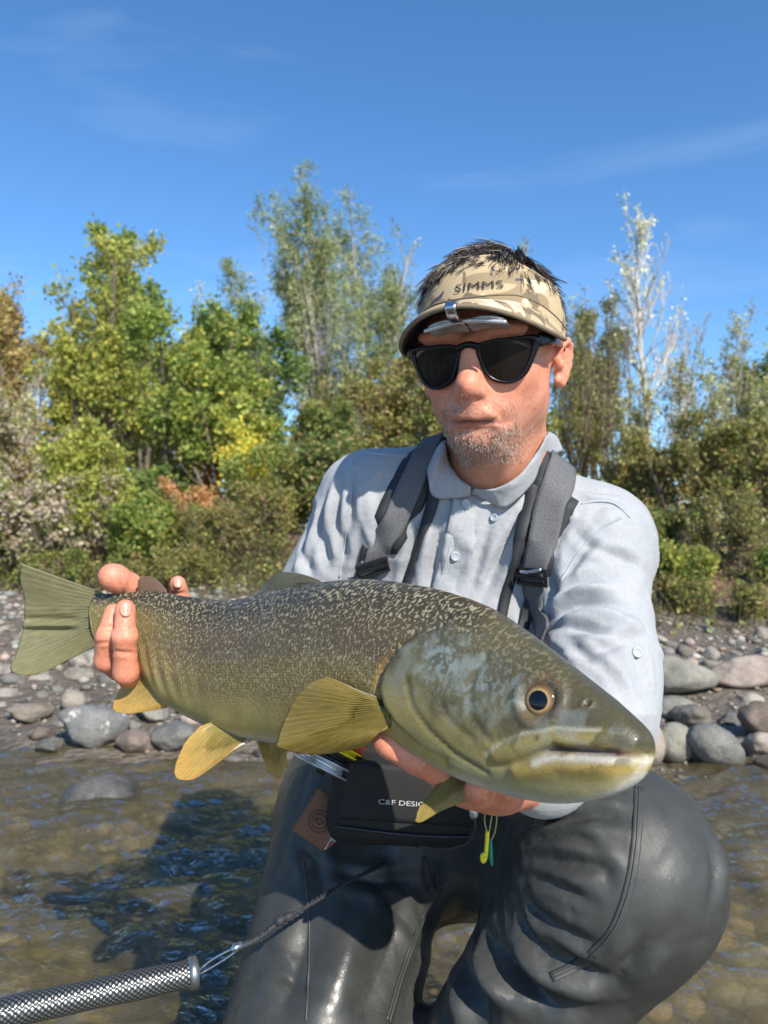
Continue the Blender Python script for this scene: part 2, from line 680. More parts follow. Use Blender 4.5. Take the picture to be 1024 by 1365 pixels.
# the current humps over the sunken boulder
WZ = WZ + 0.012 * np.exp(-(((WX + 0.68) / 0.12) ** 2 + ((WY - 1.85) / 0.09) ** 2))
V = np.stack([WX, WY, WZ], -1).reshape(-1, 3)
me = make_mesh('river_water', V, grid_faces(len(wx), len(wy))[:, ::-1])
t = NT('river_water')
c = t.coord('Object')
mp = t.mapping(c, (60, 120, 60), (0, 0, R(8)))
nb = t.noise(mp, 1.0, 4, 0.6, 0.8)
mp2 = t.mapping(c, (20, 44, 20), (0, 0, R(-10)))
nb2 = t.noise(mp2, 1.0, 3, 0.5, 1.0)
bp = t.bump(t.math('ADD', t.math('MULTIPLY', nb, 0.5), nb2), 0.9, 0.014)
fres = t.node('ShaderNodeFresnel', IOR=1.33)
t.l.new(bp, fres.inputs['Normal'])
gl = t.node('ShaderNodeBsdfGlossy', Color=(1, 1, 1), Roughness=0.03)
t.l.new(bp, gl.inputs['Normal'])
murk = t.node('ShaderNodeBsdfDiffuse', Color=(0.20, 0.165, 0.085))
tr = t.node('ShaderNodeBsdfTransparent', Color=(0.86, 0.84, 0.70))
rf = t.node('ShaderNodeBsdfRefraction', Color=(0.86, 0.84, 0.70), Roughness=0.0, IOR=1.33)
t.l.new(bp, rf.inputs['Normal'])
see = t.node('ShaderNodeMixShader', Fac=0.35)
t.l.new(tr.outputs[0], see.inputs[1]); t.l.new(rf.outputs[0], see.inputs[2])
body = t.node('ShaderNodeMixShader', Fac=0.25)
t.l.new(see.outputs[0], body.inputs[1]); t.l.new(murk.outputs[0], body.inputs[2])
surf = t.node('ShaderNodeMixShader')
t.l.new(fres.outputs[0], surf.inputs[0]); t.l.new(body.outputs[0], surf.inputs[1]); t.l.new(gl.outputs[0], surf.inputs[2])
m_water = t.done(surf.outputs[0])
water = tag(obj('river_water', me, m_water), kind='structure', label='shallow rippling olive brown river water')


# ---- stones
def rock_mesh(name, seed, sub=3, facet=0.0, lump=0.22, sharp=0):
    rng = np.random.default_rng(seed)
    bm = bmesh.new()
    bmesh.ops.create_icosphere(bm, subdivisions=sub, radius=1.0)
    V = np.array([v.co[:] for v in bm.verts])
    F = np.array([[v.index for v in f.verts] for f in bm.faces])
    bm.free()
    d = norm(V)
    rad = np.ones(len(V))
    if facet:
        for _ in range(sharp):
            n = norm(rng.normal(size=3)); h = rng.uniform(0.55, 0.85)
            dn = d @ n
            rad = np.minimum(rad, np.where(dn > 0.05, h / np.maximum(dn, 0.05), 9))
        rad = rad * facet + (1 - facet)
    rad = rad * (1 + lump * fbm(d * 1.3 + seed * 7.1, 3, seed) + 0.05 * fbm(d * 5 + seed, 3, seed + 3))
    return make_mesh(name, d * rad[:, None], F)


def rock_material(name, cols, speck=0.5, wetline=True, lichen=0.0, scale=1.0):
    t = NT(name)
    oi = t.node('ShaderNodeObjectInfo')
    geo = t.node('ShaderNodeNewGeometry')
    off = t.node('ShaderNodeVectorMath', {'operation': 'MULTIPLY_ADD'})
    t.l.new(oi.outputs['Random'], off.inputs[0]); off.inputs[1].default_value = (37, 19, 53)
    t.l.new(geo.outputs['Position'], off.inputs[2])
    p = off.outputs[0]
    n = t.noise(p, 22 * scale, 6, 0.65, 0.4)
    base = t.ramp(t.math('ADD', t.math('MULTIPLY', oi.outputs['Random'], 0.6), t.math('MULTIPLY', t.noise(p, 5, 3), 0.5)),
                  [(i / (len(cols) - 1) * 0.8 + 0.12, cc) for i, cc in enumerate(cols)])
    col = t.mix(0.55, base, t.ramp(n, [(0.3, 0.25), (0.7, 0.75)]), 'OVERLAY')
    sp = t.ramp(t.noise(p, 190 * scale, 2), [(0.55, 0), (0.68, 1)])
    col = t.mix(t.math('MULTIPLY', sp, 0.28 * speck), col, (0.45, 0.42, 0.37))
    sp2 = t.ramp(t.noise(p, 120 * scale, 2, 0.5, 0.2), [(0.33, 1), (0.42, 0)])
    col = t.mix(t.math('MULTIPLY', sp2, 0.45 * speck), col, (0.03, 0.028, 0.026))
    if lichen:
        li = t.ramp(t.noise(p, 11, 5, 0.7, 0.6), [(0.56, 0), (0.62, 1)])
        col = t.mix(t.math('MULTIPLY', li, lichen), col, (0.50, 0.49, 0.46))
    sep = t.node('ShaderNodeSeparateXYZ', Vector=geo.outputs['Position'])
    wz = t.math('ADD', sep.outputs['Z'], t.math('MULTIPLY', t.noise(geo.outputs['Position'], 9, 3), 0.04))
    wet = t.math('MULTIPLY_ADD', wz, -26.0, 1.7, clamp=True)
    col = t.mix(t.math('MULTIPLY', wet, 0.62), col, t.mix(1.0, col, (0.16, 0.14, 0.11), 'MULTIPLY'))
    rough = t.math('MULTIPLY_ADD', wet, -0.5, 0.85)
    b = t.bump(t.math('ADD', n, t.math('MULTIPLY', t.noise(p, 150, 3), 0.25)), 0.55, 0.012)
    return t.done(t.bsdf(col, rough, b, 0.45))


m_stone = rock_material('stone_grey_brown', [(0.085, 0.072, 0.056), (0.14, 0.122, 0.10), (0.20, 0.178, 0.148), (0.17, 0.14, 0.105), (0.27, 0.25, 0.21)])
m_stone_pale = rock_material('stone_pale', [(0.26, 0.235, 0.19), (0.33, 0.30, 0.25), (0.24, 0.20, 0.16), (0.38, 0.35, 0.30)])
m_stone_slate = rock_material('stone_slate', [(0.085, 0.082, 0.074), (0.13, 0.127, 0.115), (0.175, 0.168, 0.15)], 0.7)
m_stone_red = rock_material('stone_reddish', [(0.085, 0.062, 0.050), (0.13, 0.098, 0.078), (0.18, 0.14, 0.112)])
m_stone_pink = rock_material('stone_pink', [(0.25, 0.20, 0.165), (0.32, 0.265, 0.22), (0.28, 0.235, 0.20)], 0.6)
m_stone_green = rock_material('stone_greenish', [(0.15, 0.145, 0.115), (0.225, 0.215, 0.175), (0.18, 0.178, 0.148)], 0.7)
m_stone_lichen = rock_material('stone_dark_lichen', [(0.12, 0.12, 0.115), (0.17, 0.17, 0.16)], 0.8, lichen=0.8)

rock_protos = [rock_mesh('stone_shape', 100 + i, 3, 0.5 if i % 4 == 0 else 0.97, 0.34, 8) for i in range(12)]
PLACED = []   # (x, y, r) of stones already set down


def place_rock(name, me, mat, px, py_base, wpx, hpx, depth_scale=0.8, rot=(0, 0, 0), sink=0.25, y=None, label=None, cat='stone', group=None):
    """a stone whose visible foot stands at photo row py_base; sizes from its real distance."""
    # distance where the ground meets that view ray
    d = 2.4
    for _ in range(30):
        p = P(px, py_base, d)
        g = max(float(ground_z(p[0], p[1])), -0.02)
        d = d * 0.5 + 0.5 * d * (CAM_Z - g) / max(CAM_Z - p[2], 0.02)
    p = P(px, py_base, d)
    w = wpx / FPX * d / 2; h = hpx / FPX * d / 2
    o = bpy.data.objects.new(name, me.copy() if mat is not None and len(me.materials) and me.materials[0] != mat else me)
    if not o.data.materials: o.data.materials.append(mat)
    o.data.materials[0] = mat
    o.scale = (w, w * depth_scale, h * 1.12)
    o.rotation_euler = rot
    o.location = (p[0], p[1] + w * depth_scale * 0.55, p[2] + h * (1 - sink))
    COL.objects.link(o)
    tag(o, label, cat, group)
    PLACED.append((o.location.x, o.location.y, w))
    return o


big_angular = rock_mesh('boulder_shape', 501, 4, 1.0, 0.07, 6)
big_slab = rock_mesh('boulder_shape', 507, 4, 1.0, 0.07, 7)
ovoid = rock_mesh('boulder_shape', 511, 4, 0.0, 0.10)
ovoid2 = rock_mesh('boulder_shape', 516, 4, 0.15, 0.12, 5)
lumpy = rock_mesh('boulder_shape', 523, 4, 0.5, 0.24, 9)
lumpy2 = rock_mesh('boulder_shape', 533, 4, 0.6, 0.2, 8)

place_rock('boulder', big_angular, m_stone_green, 912, 926, 122, 50, 0.8, (0.05, 0.1, 0.5), 0.05, label='angular grey green boulder with a bright flat face on the gravel bank', cat='boulder')
place_rock('boulder', big_slab, m_stone_pink, 1004, 918, 104, 40, 0.7, (0.0, -0.05, 0.2), 0.05, label='flat pinkish slab boulder on the gravel bank', cat='boulder')
place_rock('river_cobble', ovoid.copy(), m_stone_green, 906, 1018, 62, 50, 0.8, (0, 0.2, 0.4), 0.1, label='rounded olive grey cobble at the waterline', cat='stone')
place_rock('river_cobble', ovoid2, m_stone_slate, 964, 1026, 92, 52, 0.75, (0, 0.62, 0.3), 0.1, label='long leaning slate grey cobble beside the rounded one at the waterline', cat='stone')
place_rock('river_cobble', lumpy.copy(), m_stone_red, 1016, 984, 54, 46, 0.9, (0, 0.3, 1.0), 0.1, label='dark brown domed stone behind the leaning cobble', cat='stone')
place_rock('river_cobble', ovoid2.copy(), m_stone_green, 908, 962, 66, 30, 0.9, (0.1, 0.1, 0.2), 0.15, label='flat greenish stone lying in the mud between boulder and waterline', cat='stone')
place_rock('river_cobble', lumpy2.copy(), m_stone, 926, 972, 60, 34, 0.9, (0.2, 0.1, 1.2), 0.15, label='brown grey stone leaning against the flat greenish stone', cat='stone')
place_rock('river_cobble', ovoid.copy(), m_stone_pink, 872, 1022, 40, 56, 0.9, (0, 0.1, 0.9), 0.1, label='tan upright cobble at the edge of the river beside the sleeve', cat='stone')
place_rock('river_cobble', lumpy2.copy(), m_stone_pale, 1016, 1010, 46, 34, 0.9, (0, 0.1, 0.9), 0.1, label='cream angular stone at the waterline by the leaning cobble', cat='stone')
place_rock('boulder', lumpy2.copy(), m_stone_lichen, 118, 996, 92, 58, 0.8, (0.1, 0.1, 0.3), 0.1, label='dark grey boulder with pale lichen patches at the waterline', cat='boulder')
place_rock('river_cobble', ovoid.copy(), m_stone_pale, 94, 948, 34, 26, 0.9, (0, 0.2, 0.3), 0.1, label='small pale rounded stone on the mud by the lichen boulder', cat='stone')
place_rock('boulder', lumpy.copy(), m_stone_red, 178, 1006, 54, 32, 0.9, (0.0, 0.2, 0.3), 0.15, label='wet dark red stone with a yellow leaf on its edge', cat='boulder')
place_rock('boulder', lumpy2.copy(), m_stone_slate, 226, 1004, 74, 40, 0.8, (0.1, 0.0, 2.3), 0.1, label='wet dark slate boulder in the shallows under the tail of the fish', cat='boulder')
place_rock('boulder', big_slab.copy(), m_stone_green, 200, 962, 60, 24, 0.9, (0.1, 0.0, 2.0), 0.1, label='low greenish rock on the mud above the dark slate boulder', cat='boulder')
place_rock('boulder', lumpy.copy(), m_stone_slate, 128, 1078, 118, 50, 0.8, (0.0, 0.0, 1.1), 0.62, label='dark sunken boulder with the river flowing over it', cat='boulder')
place_rock('boulder', lumpy2.copy(), m_stone, 35, 962, 60, 26, 0.8, (0.0, 0.0, 0.4), 0.2, label='flat brown rock half buried in the mud at the waterline', cat='boulder')
place_rock('river_cobble', lumpy.copy(), m_stone_slate, 62, 1004, 44, 22, 0.8, (0.0, 0.1, 2.4), 0.4, label='small wet dark stone awash beside the lichen boulder', cat='stone')

# scattered countable stones: the largest three hundred in view are objects of their own
rng = np.random.default_rng(4)
mats = [m_stone, m_stone, m_stone_pale, m_stone_slate, m_stone_red, m_stone_green, m_stone_pink]
proto_m = {}
cand = []
cells = {}


def clear_spot(x, y, r, f=0.95):
    cx, cy = int(x // 0.2), int(y // 0.2)
    for i in (-1, 0, 1):
        for j in (-1, 0, 1):
            for (qx, qy, qr) in cells.get((cx + i, cy + j), ()):
                if (qx - x) ** 2 + (qy - y) ** 2 < (f * (qr + r)) ** 2: return False
    return True


def occupy(x, y, r):
    cells.setdefault((int(x // 0.2), int(y // 0.2)), []).append((x, y, r))


for q in PLACED: occupy(*q)
TN = 6500
ty = np.where(rng.random(TN) < 0.5, rng.uniform(1.95, 8.5, TN), rng.uniform(1.95, 4.2, TN))
tx = rng.uniform(-0.60, 0.60, TN) * ty
tsz = 0.007 + 0.048 * rng.random(TN) ** 5.0 + np.where(ty > 3.4, 0.030 * rng.random(TN) ** 3, 0)
order = np.argsort(-tsz)
tsh, tbk = shore_y(tx), bank_y(tx)
patch = fbm(np.stack([tx * 1.4, ty * 1.4, 0 * tx], -1), 3, 77)
for i in order:
    x, y, sz = float(tx[i]), float(ty[i]), float(tsz[i])
    if y < tsh[i] - 0.10 or y > tbk[i] + 0.3: continue
    if y < tsh[i] + 0.05 and sz < 0.02: continue
    if patch[i] < -0.05 and y < 4.0 and sz < 0.05 and rng.random() < 0.75: continue
    if not clear_spot(x, y, sz): continue
    occupy(x, y, sz)
    cand.append((x, y, sz))
cand.sort(key=lambda q: -q[2] / q[1])
STONE_LABEL = 'small weathered river stone lying on the muddy gravel bank'
for i, (x, y, s) in enumerate(cand[:290]):
    k = int(rng.integers(len(rock_protos))); mi = int(rng.integers(len(mats)))
    if y > 3.6 and x < 0 and rng.random() < 0.6: mi = 2
    key = (k, mi)
    if key not in proto_m:
        mm = rock_protos[k].copy(); mm.name = 'stone_shape'; mm.materials.append(mats[mi]); proto_m[key] = mm
    o = bpy.data.objects.new('river_stone', proto_m[key])
    fl = rng.uniform(0.35, 0.75)
    o.scale = (s * rng.uniform(0.9, 1.25), s * rng.uniform(0.8, 1.1), s * fl)
    o.rotation_euler = (rng.uniform(-0.3, 0.3), rng.uniform(-0.3, 0.3), rng.uniform(0, 6.28))
    o.location = (x, y, max(float(ground_z(x, y)), -0.05) + s * fl * rng.uniform(-0.15, 0.35))
    COL.objects.link(o)
    tone = ['brown grey', 'brown grey', 'pale cream', 'slate grey', 'dull reddish', 'greenish grey', 'pinkish tan'][mi]
    size_w = 'fist sized' if s > 0.04 else ('small' if s > 0.02 else 'tiny')
    where = 'on the gravel bank beyond the tail of the fish' if x < -0.13 * y else ('on the stony bank beside the sleeve with the button' if x > 0.3 * y else 'on the bank behind the kneeling man')
    if y < float(shore_y(x)) + 0.12: where = where.replace('on the gravel bank', 'at the waterline').replace('on the stony bank', 'at the waterline').replace('on the bank', 'at the waterline')
    tag(o, f'{size_w} {tone} river stone {where}', 'stone', 'stones scattered over the river bank')


def scatter_stones(name, items, seed, mat, label, sub=1, sinkf=0.35):
    """many small stones joined into one uncountable mass."""
    r = np.random.default_rng(seed)
    shp = []
    for k in range(6):
        m_ = rock_mesh('tmp', 900 + seed * 10 + k, sub, 0.4, 0.25, 6)
        vv = np.empty(len(m_.vertices) * 3, np.float32); m_.vertices.foreach_get('co', vv)
        ff = np.array([p.vertices[:] for p in m_.polygons])
        shp.append((vv.reshape(-1, 3), ff)); bpy.data.meshes.remove(m_)
    Vs, Fs, Cs, o_ = [], [], [], 0
    pal = np.array([(0.13, 0.115, 0.095), (0.21, 0.19, 0.16), (0.30, 0.275, 0.235), (0.24, 0.19, 0.15), (0.38, 0.35, 0.30), (0.17, 0.17, 0.165), (0.33, 0.26, 0.21), (0.20, 0.21, 0.17)])
    zs = ground_z(np.array([q[0] for q in items]), np.array([q[1] for q in items]))
    for (x, y, s), gz_ in zip(items, zs):
        vv, ff = shp[r.integers(6)]
        a = r.uniform(0, 6.28); ca, sa = math.cos(a), math.sin(a)
        v = vv * np.array([s * r.uniform(0.9, 1.3), s * r.uniform(0.75, 1.05), s * r.uniform(0.45, 0.75)])
        v = v @ np.array([[ca, sa, 0], [-sa, ca, 0], [0, 0, 1]])
        v = v + np.array([x, y, float(gz_) + s * sinkf])
        Vs.append(v); Fs.append(ff + o_); o_ += len(v)
        Cs.append(np.broadcast_to(pal[r.integers(len(pal))] * r.uniform(0.75, 1.25), (len(v), 3)))
    me = make_mesh(name, np.vstack(Vs), np.vstack(Fs))
    add_col(me, 'stonecol', np.vstack(Cs))
    return tag(obj(name, me, mat), label=label, cat='gravel', kind='stuff')


t = NT('gravel')
c = t.coord('Object')
col = t.mix(0.5, t.attr('stonecol', 'Color'), t.ramp(t.noise(c, 60, 5, 0.65), [(0.3, 0.25), (0.7, 0.75)]), 'OVERLAY')
sep = t.node('ShaderNodeSeparateXYZ', Vector=c)
wet = t.math('MULTIPLY_ADD', sep.outputs['Z'], -30.0, 1.4, clamp=True)
col = t.mix(t.math('MULTIPLY', wet, 0.5), col, t.mix(1.0, col, (0.3, 0.27, 0.2), 'MULTIPLY'))
m_gravel = t.done(t.bsdf(col, t.math('MULTIPLY_ADD', wet, -0.4, 0.85), t.bump(t.noise(c, 160, 4), 0.4, 0.006), 0.4))
items = [q for q in cand[290:]]
ty = rng.uniform(2.0, 7.0, 5000); tx = rng.uniform(-0.6, 0.6, 5000) * ty
ok = (ty > shore_y(tx) - 0.05) & (ty < bank_y(tx) + 0.2)
items += [(float(x), float(y), 0.005 + 0.012 * float(rng.random()) ** 2) for x, y in zip(tx[ok], ty[ok])]
scatter_stones('bank_gravel', items, 1, m_gravel, 'small pebbles and gravel covering the river bank')
items = []
ty = rng.uniform(0.6, 2.5, 2200); tx = rng.uniform(-0.8, 0.8, 2200) * np.maximum(ty, 1.0)
ok = ty < shore_y(tx) - 0.30
items = [(float(x), float(y), 0.010 + 0.05 * float(rng.random()) ** 3) for x, y in zip(tx[ok], ty[ok])]
t = NT('bed_stone')
c = t.coord('Object')
col = t.mix(0.6, t.attr('stonecol', 'Color'), t.ramp(t.noise(c, 40, 5, 0.7), [(0.3, 0.25), (0.7, 0.8)]), 'OVERLAY')
alg_caustic = t.ramp(t.noise(t.mapping(c, (1, 2.2, 1)), 6, 4, 0.6, 0.6), [(0.45, 0), (0.62, 0.75)])  # yellow algae streaks, also painting caustic light into the bed colour
col = t.mix(alg_caustic, t.mix(1.0, col, (1.5, 1.4, 1.2), 'MULTIPLY'), (0.30, 0.22, 0.06))
m_bed = t.done(t.bsdf(col, 0.7, t.bump(t.noise(c, 120, 4), 0.4, 0.006), 0.3))
scatter_stones('bed_cobbles', items, 2, m_bed, 'cobbles on the river bed under the water', 1, 0.3)

# =====================================================================
# VEGETATION
# =====================================================================
def leaf_material(name, trans=0.35):
    t = NT(name)
    c = t.attr('leafcol', 'Color')
    n = t.noise(t.coord('Object'), 3.0, 3)
    col = t.mix(0.35, c, t.ramp(n, [(0.3, 0.3), (0.7, 0.7)]), 'OVERLAY')
    b = t.bsdf(col, 0.5, None, 0.3)
    tl = t.node('ShaderNodeBsdfTranslucent')
    t.l.new(col, tl.inputs['Color'])
    mx = t.node('ShaderNodeMixShader', Fac=trans)
    t.l.new(b, mx.inputs[1]); t.l.new(tl.outputs[0], mx.inputs[2])
    return t.done(mx.outputs[0])


def bark_material(name, dark, lite, scale=14):
    t = NT(name)
    c = t.coord('Object')
    n = t.noise(t.mapping(c, (1, 1, 0.35)), scale, 5, 0.65)
    col = t.ramp(n, [(0.3, dark), (0.65, lite)])
    return t.done(t.bsdf(col, 0.9, t.bump(n, 0.6, 0.02), 0.2))


m_leaf = leaf_material('foliage', 0.45)
m_bark = bark_material('bark_grey_brown', (0.07, 0.055, 0.042), (0.17, 0.14, 0.115))
m_bark_pale = bark_material('bark_pale', (0.22, 0.20, 0.17), (0.46, 0.43, 0.38))
m_bark_white = bark_material('bark_white', (0.34, 0.31, 0.27), (0.66, 0.63, 0.58))
m_bark_twig = bark_material('bark_twig', (0.11, 0.085, 0.062), (0.24, 0.19, 0.14))


def rand_perp(rng, D):
    r = norm(rng.normal(size=D.shape))
    return norm(r - D * (r * D).sum(-1, keepdims=True))


def polylines(rng, S, D, L, K, wob, trop):
    N = len(S)
    pts = np.empty((N, K, 3)); pts[:, 0] = S
    d = D.copy()
    for k in range(1, K):
        d = norm(d + rng.normal(size=(N, 3)) * wob + np.array([0, 0, trop]))
        pts[:, k] = pts[:, k - 1] + d * (L / (K - 1))[:, None]
    return pts


def leaves(rng, pos, direc, size, aspect, cols, droop=0.3, flat=0.5):
    """pos (N,3): one two-triangle folded leaf each."""
    N = len(pos)
    d = norm(direc + rng.normal(size=(N, 3)) * 0.75 + np.array([0, 0, -droop]))
    n = norm(rng.normal(size=(N, 3)) + np.array([0, 0, flat]))
    w = norm(np.cross(d, n))
    n = np.cross(w, d)
    s = size * rng.uniform(0.45, 1.5, N)[:, None]
    a = pos
    tip = pos + d * s
    l = pos + d * s * 0.45 + w * s * aspect + n * s * 0.12
    r_ = pos + d * s * 0.45 - w * s * aspect + n * s * 0.12
    V = np.stack([a, l, tip, r_], 1).reshape(-1, 3)
    i = np.arange(N) * 4
    F = np.concatenate([np.stack([i, i + 2, i + 1], 1), np.stack([i, i + 3, i + 2], 1)])
    C = np.repeat(cols, 4, axis=0)
    return V, F, C


def pick_cols(rng, n, pal, pos=None, jit=0.22):
    cols = np.array([p[0] for p in pal]); w = np.array([p[1] for p in pal], float)
    cw = np.cumsum(w / w.sum())
    u = rng.random(n)
    if pos is not None:
        u = np.clip(u * 0.55 + 0.45 * (0.5 + 0.75 * fbm(pos * 1.1, 2, int(rng.integers(1000)))), 0, 0.999)
    c = cols[np.minimum(np.searchsorted(cw, u), len(cols) - 1)]
    return LEAF_B * c * rng.uniform(1 - jit, 1 + jit, (n, 1)) * rng.uniform(0.93, 1.07, (n, 3))


LEAF_N, LEAF_S, LEAF_B = 1.3, 0.66, 2.45


def plant(name, label, px, d, top, seed, bark, pal, stems=1, spread=0.25, lean=(0, 0), nb=(12, 6, 5), ang=(0.8, 0.7, 0.7), lr=(0.42, 0.42, 0.4),
          t0=(0.25, 0.2, 0.15), leaf=0.07, aspect=0.28, nleaf=8, droop=0.3, trop=(0.08, 0.10, 0.05), rad=0.05, wob=(0.06, 0.12, 0.2), base_h=None, cat='tree', group='trees on the far bank', leafy=1.0, foot=None, clus=1.0, seedheads=None, rmin=0.0018):
    rng = np.random.default_rng(seed)
    leaf = leaf * LEAF_S; nleaf = int(round(nleaf * LEAF_N))
    x = (px - 512) / FPX * d
    y = d
    gz = float(ground_z(x, y)) - 0.05
    H = CAM_Z + (720 - top) / FPX * d - gz
    S = np.zeros((stems, 3)); S[:, :2] = rng.normal(size=(stems, 2)) * spread * 0.25
    D = norm(np.stack([rng.normal(size=stems) * spread + lean[0], rng.normal(size=stems) * spread + lean[1], np.ones(stems)], 1))
    L = H * rng.uniform(0.82, 1.04, stems); L[0] = H * 1.04
    if stems == 1: D[0] = norm(np.array([lean[0], lean[1], 1.0]))
    Ra = rad * rng.uniform(0.7, 1.1, stems)
    VT, FT, o_ = [], [], 0
    VL, FL, CL, lo = [], [], [], 0
    levels = len(nb)
    for lev in range(levels + 1):
        K = [9, 5, 4, 3][lev] if levels == 3 else [9, 5, 4][lev]
        pts = polylines(rng, S, D, L, K, wob[min(lev, len(wob) - 1)], trop[min(lev, len(trop) - 1)])
        tt = np.linspace(0, 1, K)
        rr = Ra[:, None] * (1 - tt[None] * (0.80 if lev == 0 else 0.75))
        sides = [8, 4, 3, 3][lev]
        if lev == levels and lev == 3:      # keep every other of the finest twigs as wood, leaves stay
            kp = np.arange(len(pts)) % (1 if leafy < 1 or nleaf < 5 else 3) == 0
            v, f = tubes(pts[kp][:, ::2], np.maximum(rr[kp][:, ::2], rmin), sides)
        else:
            v, f = tubes(pts, np.maximum(rr, rmin), sides)
        VT.append(v); FT.append(f + o_); o_ += len(v)
        if lev >= levels - 1:
            n = nleaf if lev == levels else max(1, nleaf // 3)
            N = len(pts)
            ti = rng.random((N, n)) ** 0.7 * (K - 1) * 0.999
            i0 = ti.astype(int); fr = (ti - i0)[..., None]
            ar = np.arange(N)[:, None]
            pos = pts[ar, i0] * (1 - fr) + pts[ar, i0 + 1] * fr
            dr = pts[ar, i0 + 1] - pts[ar, i0]
            pos = pos.reshape(-1, 3); dr = norm(dr.reshape(-1, 3))
            keep = rng.random(len(pos)) < leafy * sstep(-0.42, 0.10, fbm(pos * (2.6 / max(H, 1.5) + 0.55), 3, seed))
            pos, dr = pos[keep], dr[keep]
            pos = pos + rng.normal(size=pos.shape) * leaf * 0.9 * clus
            if len(pos):
                v, f, cc = leaves(rng, pos, dr, leaf, aspect, pick_cols(rng, len(pos), pal, pos + np.array([x, y, 0])), droop)
                VL.append(v); FL.append(f + lo); CL.append(cc); lo += len(v)
            if seedheads and lev == levels:
                tips = pts[rng.random(N) < seedheads[0], -1]
                tips = tips[tips[:, 2] > H * 0.25]
                m = 20
                sp = np.repeat(tips, m, 0) + rng.normal(size=(len(tips) * m, 3)) * np.array([0.07, 0.07, 0.022])
                cc = np.array(seedheads[1]) * rng.uniform(0.75, 1.15, (len(sp), 1))
                v, f, cc = leaves(rng, sp, norm(rng.normal(size=sp.shape)), 0.044, 0.4, cc, 0.0)
                VL.append(v); FL.append(f + lo); CL.append(cc); lo += len(v)
        if lev == levels: break
        n = nb[lev]; N = len(pts)
        tb = t0[lev]
        ti = (tb + (1 - tb) * ((np.arange(n)[None] + rng.random((N, n))) / n)) * (K - 1) * 0.999
        i0 = ti.astype(int); fr = (ti - i0)[..., None]
        ar = np.arange(N)[:, None]
        S2 = (pts[ar, i0] * (1 - fr) + pts[ar, i0 + 1] * fr).reshape(-1, 3)
        D2 = norm((pts[ar, i0 + 1] - pts[ar, i0]).reshape(-1, 3))
        a = ang[lev] * rng.uniform(0.6, 1.3, len(S2))[:, None]
        D2 = norm(D2 * np.cos(a) + rand_perp(rng, D2) * np.sin(a))
        fall = (1.15 - 0.75 * (ti / (K - 1))).reshape(-1)
        L2 = np.repeat(L, n) * lr[lev] * fall * rng.uniform(0.65, 1.2, len(S2))
        R2 = np.repeat(Ra, n) * 0.42 * np.clip(fall, 0.4, 1)
        S, D, L, Ra = S2, D2, L2, R2
    root = empty(name, (x, y, gz))
    me = make_mesh('trunk', np.vstack(VT), np.vstack(FT)); obj('trunk' if cat == 'tree' else 'stem', me, bark, root)
    if lo:
        me = make_mesh('crown', np.vstack(VL), np.vstack(FL), smooth=False); add_col(me, 'leafcol', np.vstack(CL)); obj('crown', me, m_leaf, root)
    tag(root, label, cat, group)
    return root


YG = [((0.185, 0.185, 0.040), 3), ((0.14, 0.155, 0.035), 3), ((0.23, 0.22, 0.05), 2), ((0.30, 0.25, 0.07), 0.8), ((0.30, 0.22, 0.10), 0.5)]
GRN = [((0.105, 0.142, 0.032), 3), ((0.14, 0.168, 0.040), 3), ((0.075, 0.108, 0.028), 2), ((0.20, 0.19, 0.05), 1.5)]
DGR = [((0.060, 0.090, 0.026), 3), ((0.085, 0.118, 0.032), 2), ((0.12, 0.135, 0.036), 1)]
WIL = [((0.145, 0.165, 0.065), 3), ((0.11, 0.135, 0.055), 2), ((0.21, 0.21, 0.10), 2), ((0.27, 0.26, 0.17), 1)]
BRN = [((0.16, 0.125, 0.050), 3), ((0.21, 0.165, 0.070), 3), ((0.13, 0.115, 0.04), 2), ((0.26, 0.19, 0.08), 1)]
OLV = [((0.10, 0.105, 0.03), 3), ((0.14, 0.14, 0.04), 2), ((0.17, 0.13, 0.055), 2), ((0.075, 0.09, 0.028), 2)]
ORG = [((0.42, 0.20, 0.03), 2), ((0.36, 0.15, 0.03), 2), ((0.30, 0.24, 0.05), 1), ((0.20, 0.18, 0.04), 1)]
YEL = [((0.36, 0.31, 0.05), 3), ((0.25, 0.25, 0.05), 3), ((0.17, 0.20, 0.04), 2)]
SPR = [((0.30, 0.31, 0.13), 2), ((0.40, 0.38, 0.22), 2), ((0.20, 0.22, 0.08), 2)]

# back row, left
plant('willow_tree', 'tall grey green willow with pale slender trunks and feathery crown', 432, 18.0, 292, 1, m_bark_pale, WIL, stems=5, spread=0.11, nb=(24, 8, 4), ang=(0.52, 0.6, 0.7), lr=(0.30, 0.38, 0.4), t0=(0.22, 0.1, 0.1), leaf=0.15, aspect=0.16, nleaf=7, droop=0.9, trop=(0.06, 0.12, -0.05), rad=0.085)
plant('willow_tree', 'second tall willow, crown leaning beside the man in the visor', 500, 18.6, 300, 2, m_bark_pale, WIL, stems=4, spread=0.11, lean=(0.04, 0), nb=(22, 8, 4), ang=(0.52, 0.6, 0.7), lr=(0.30, 0.38, 0.4), t0=(0.25, 0.1, 0.1), leaf=0.15, aspect=0.16, nleaf=7, droop=0.9, trop=(0.06, 0.12, -0.05), rad=0.08)
plant('willow_tree', 'shorter thin willow at the side of the tall willows', 352, 17.5, 378, 3, m_bark_pale, WIL, stems=2, spread=0.07, nb=(20, 6, 4), ang=(0.4, 0.6, 0.7), lr=(0.22, 0.36, 0.4), t0=(0.3, 0.1, 0.1), leaf=0.13, aspect=0.17, nleaf=6, droop=0.8, rad=0.055)
plant('alder_tree', 'dark green leafy alder at the foot of the tall willows', 342, 14.5, 455, 4, m_bark, DGR, stems=3, spread=0.18, nb=(12, 7, 5), leaf=0.13, aspect=0.36, nleaf=8, rad=0.06)
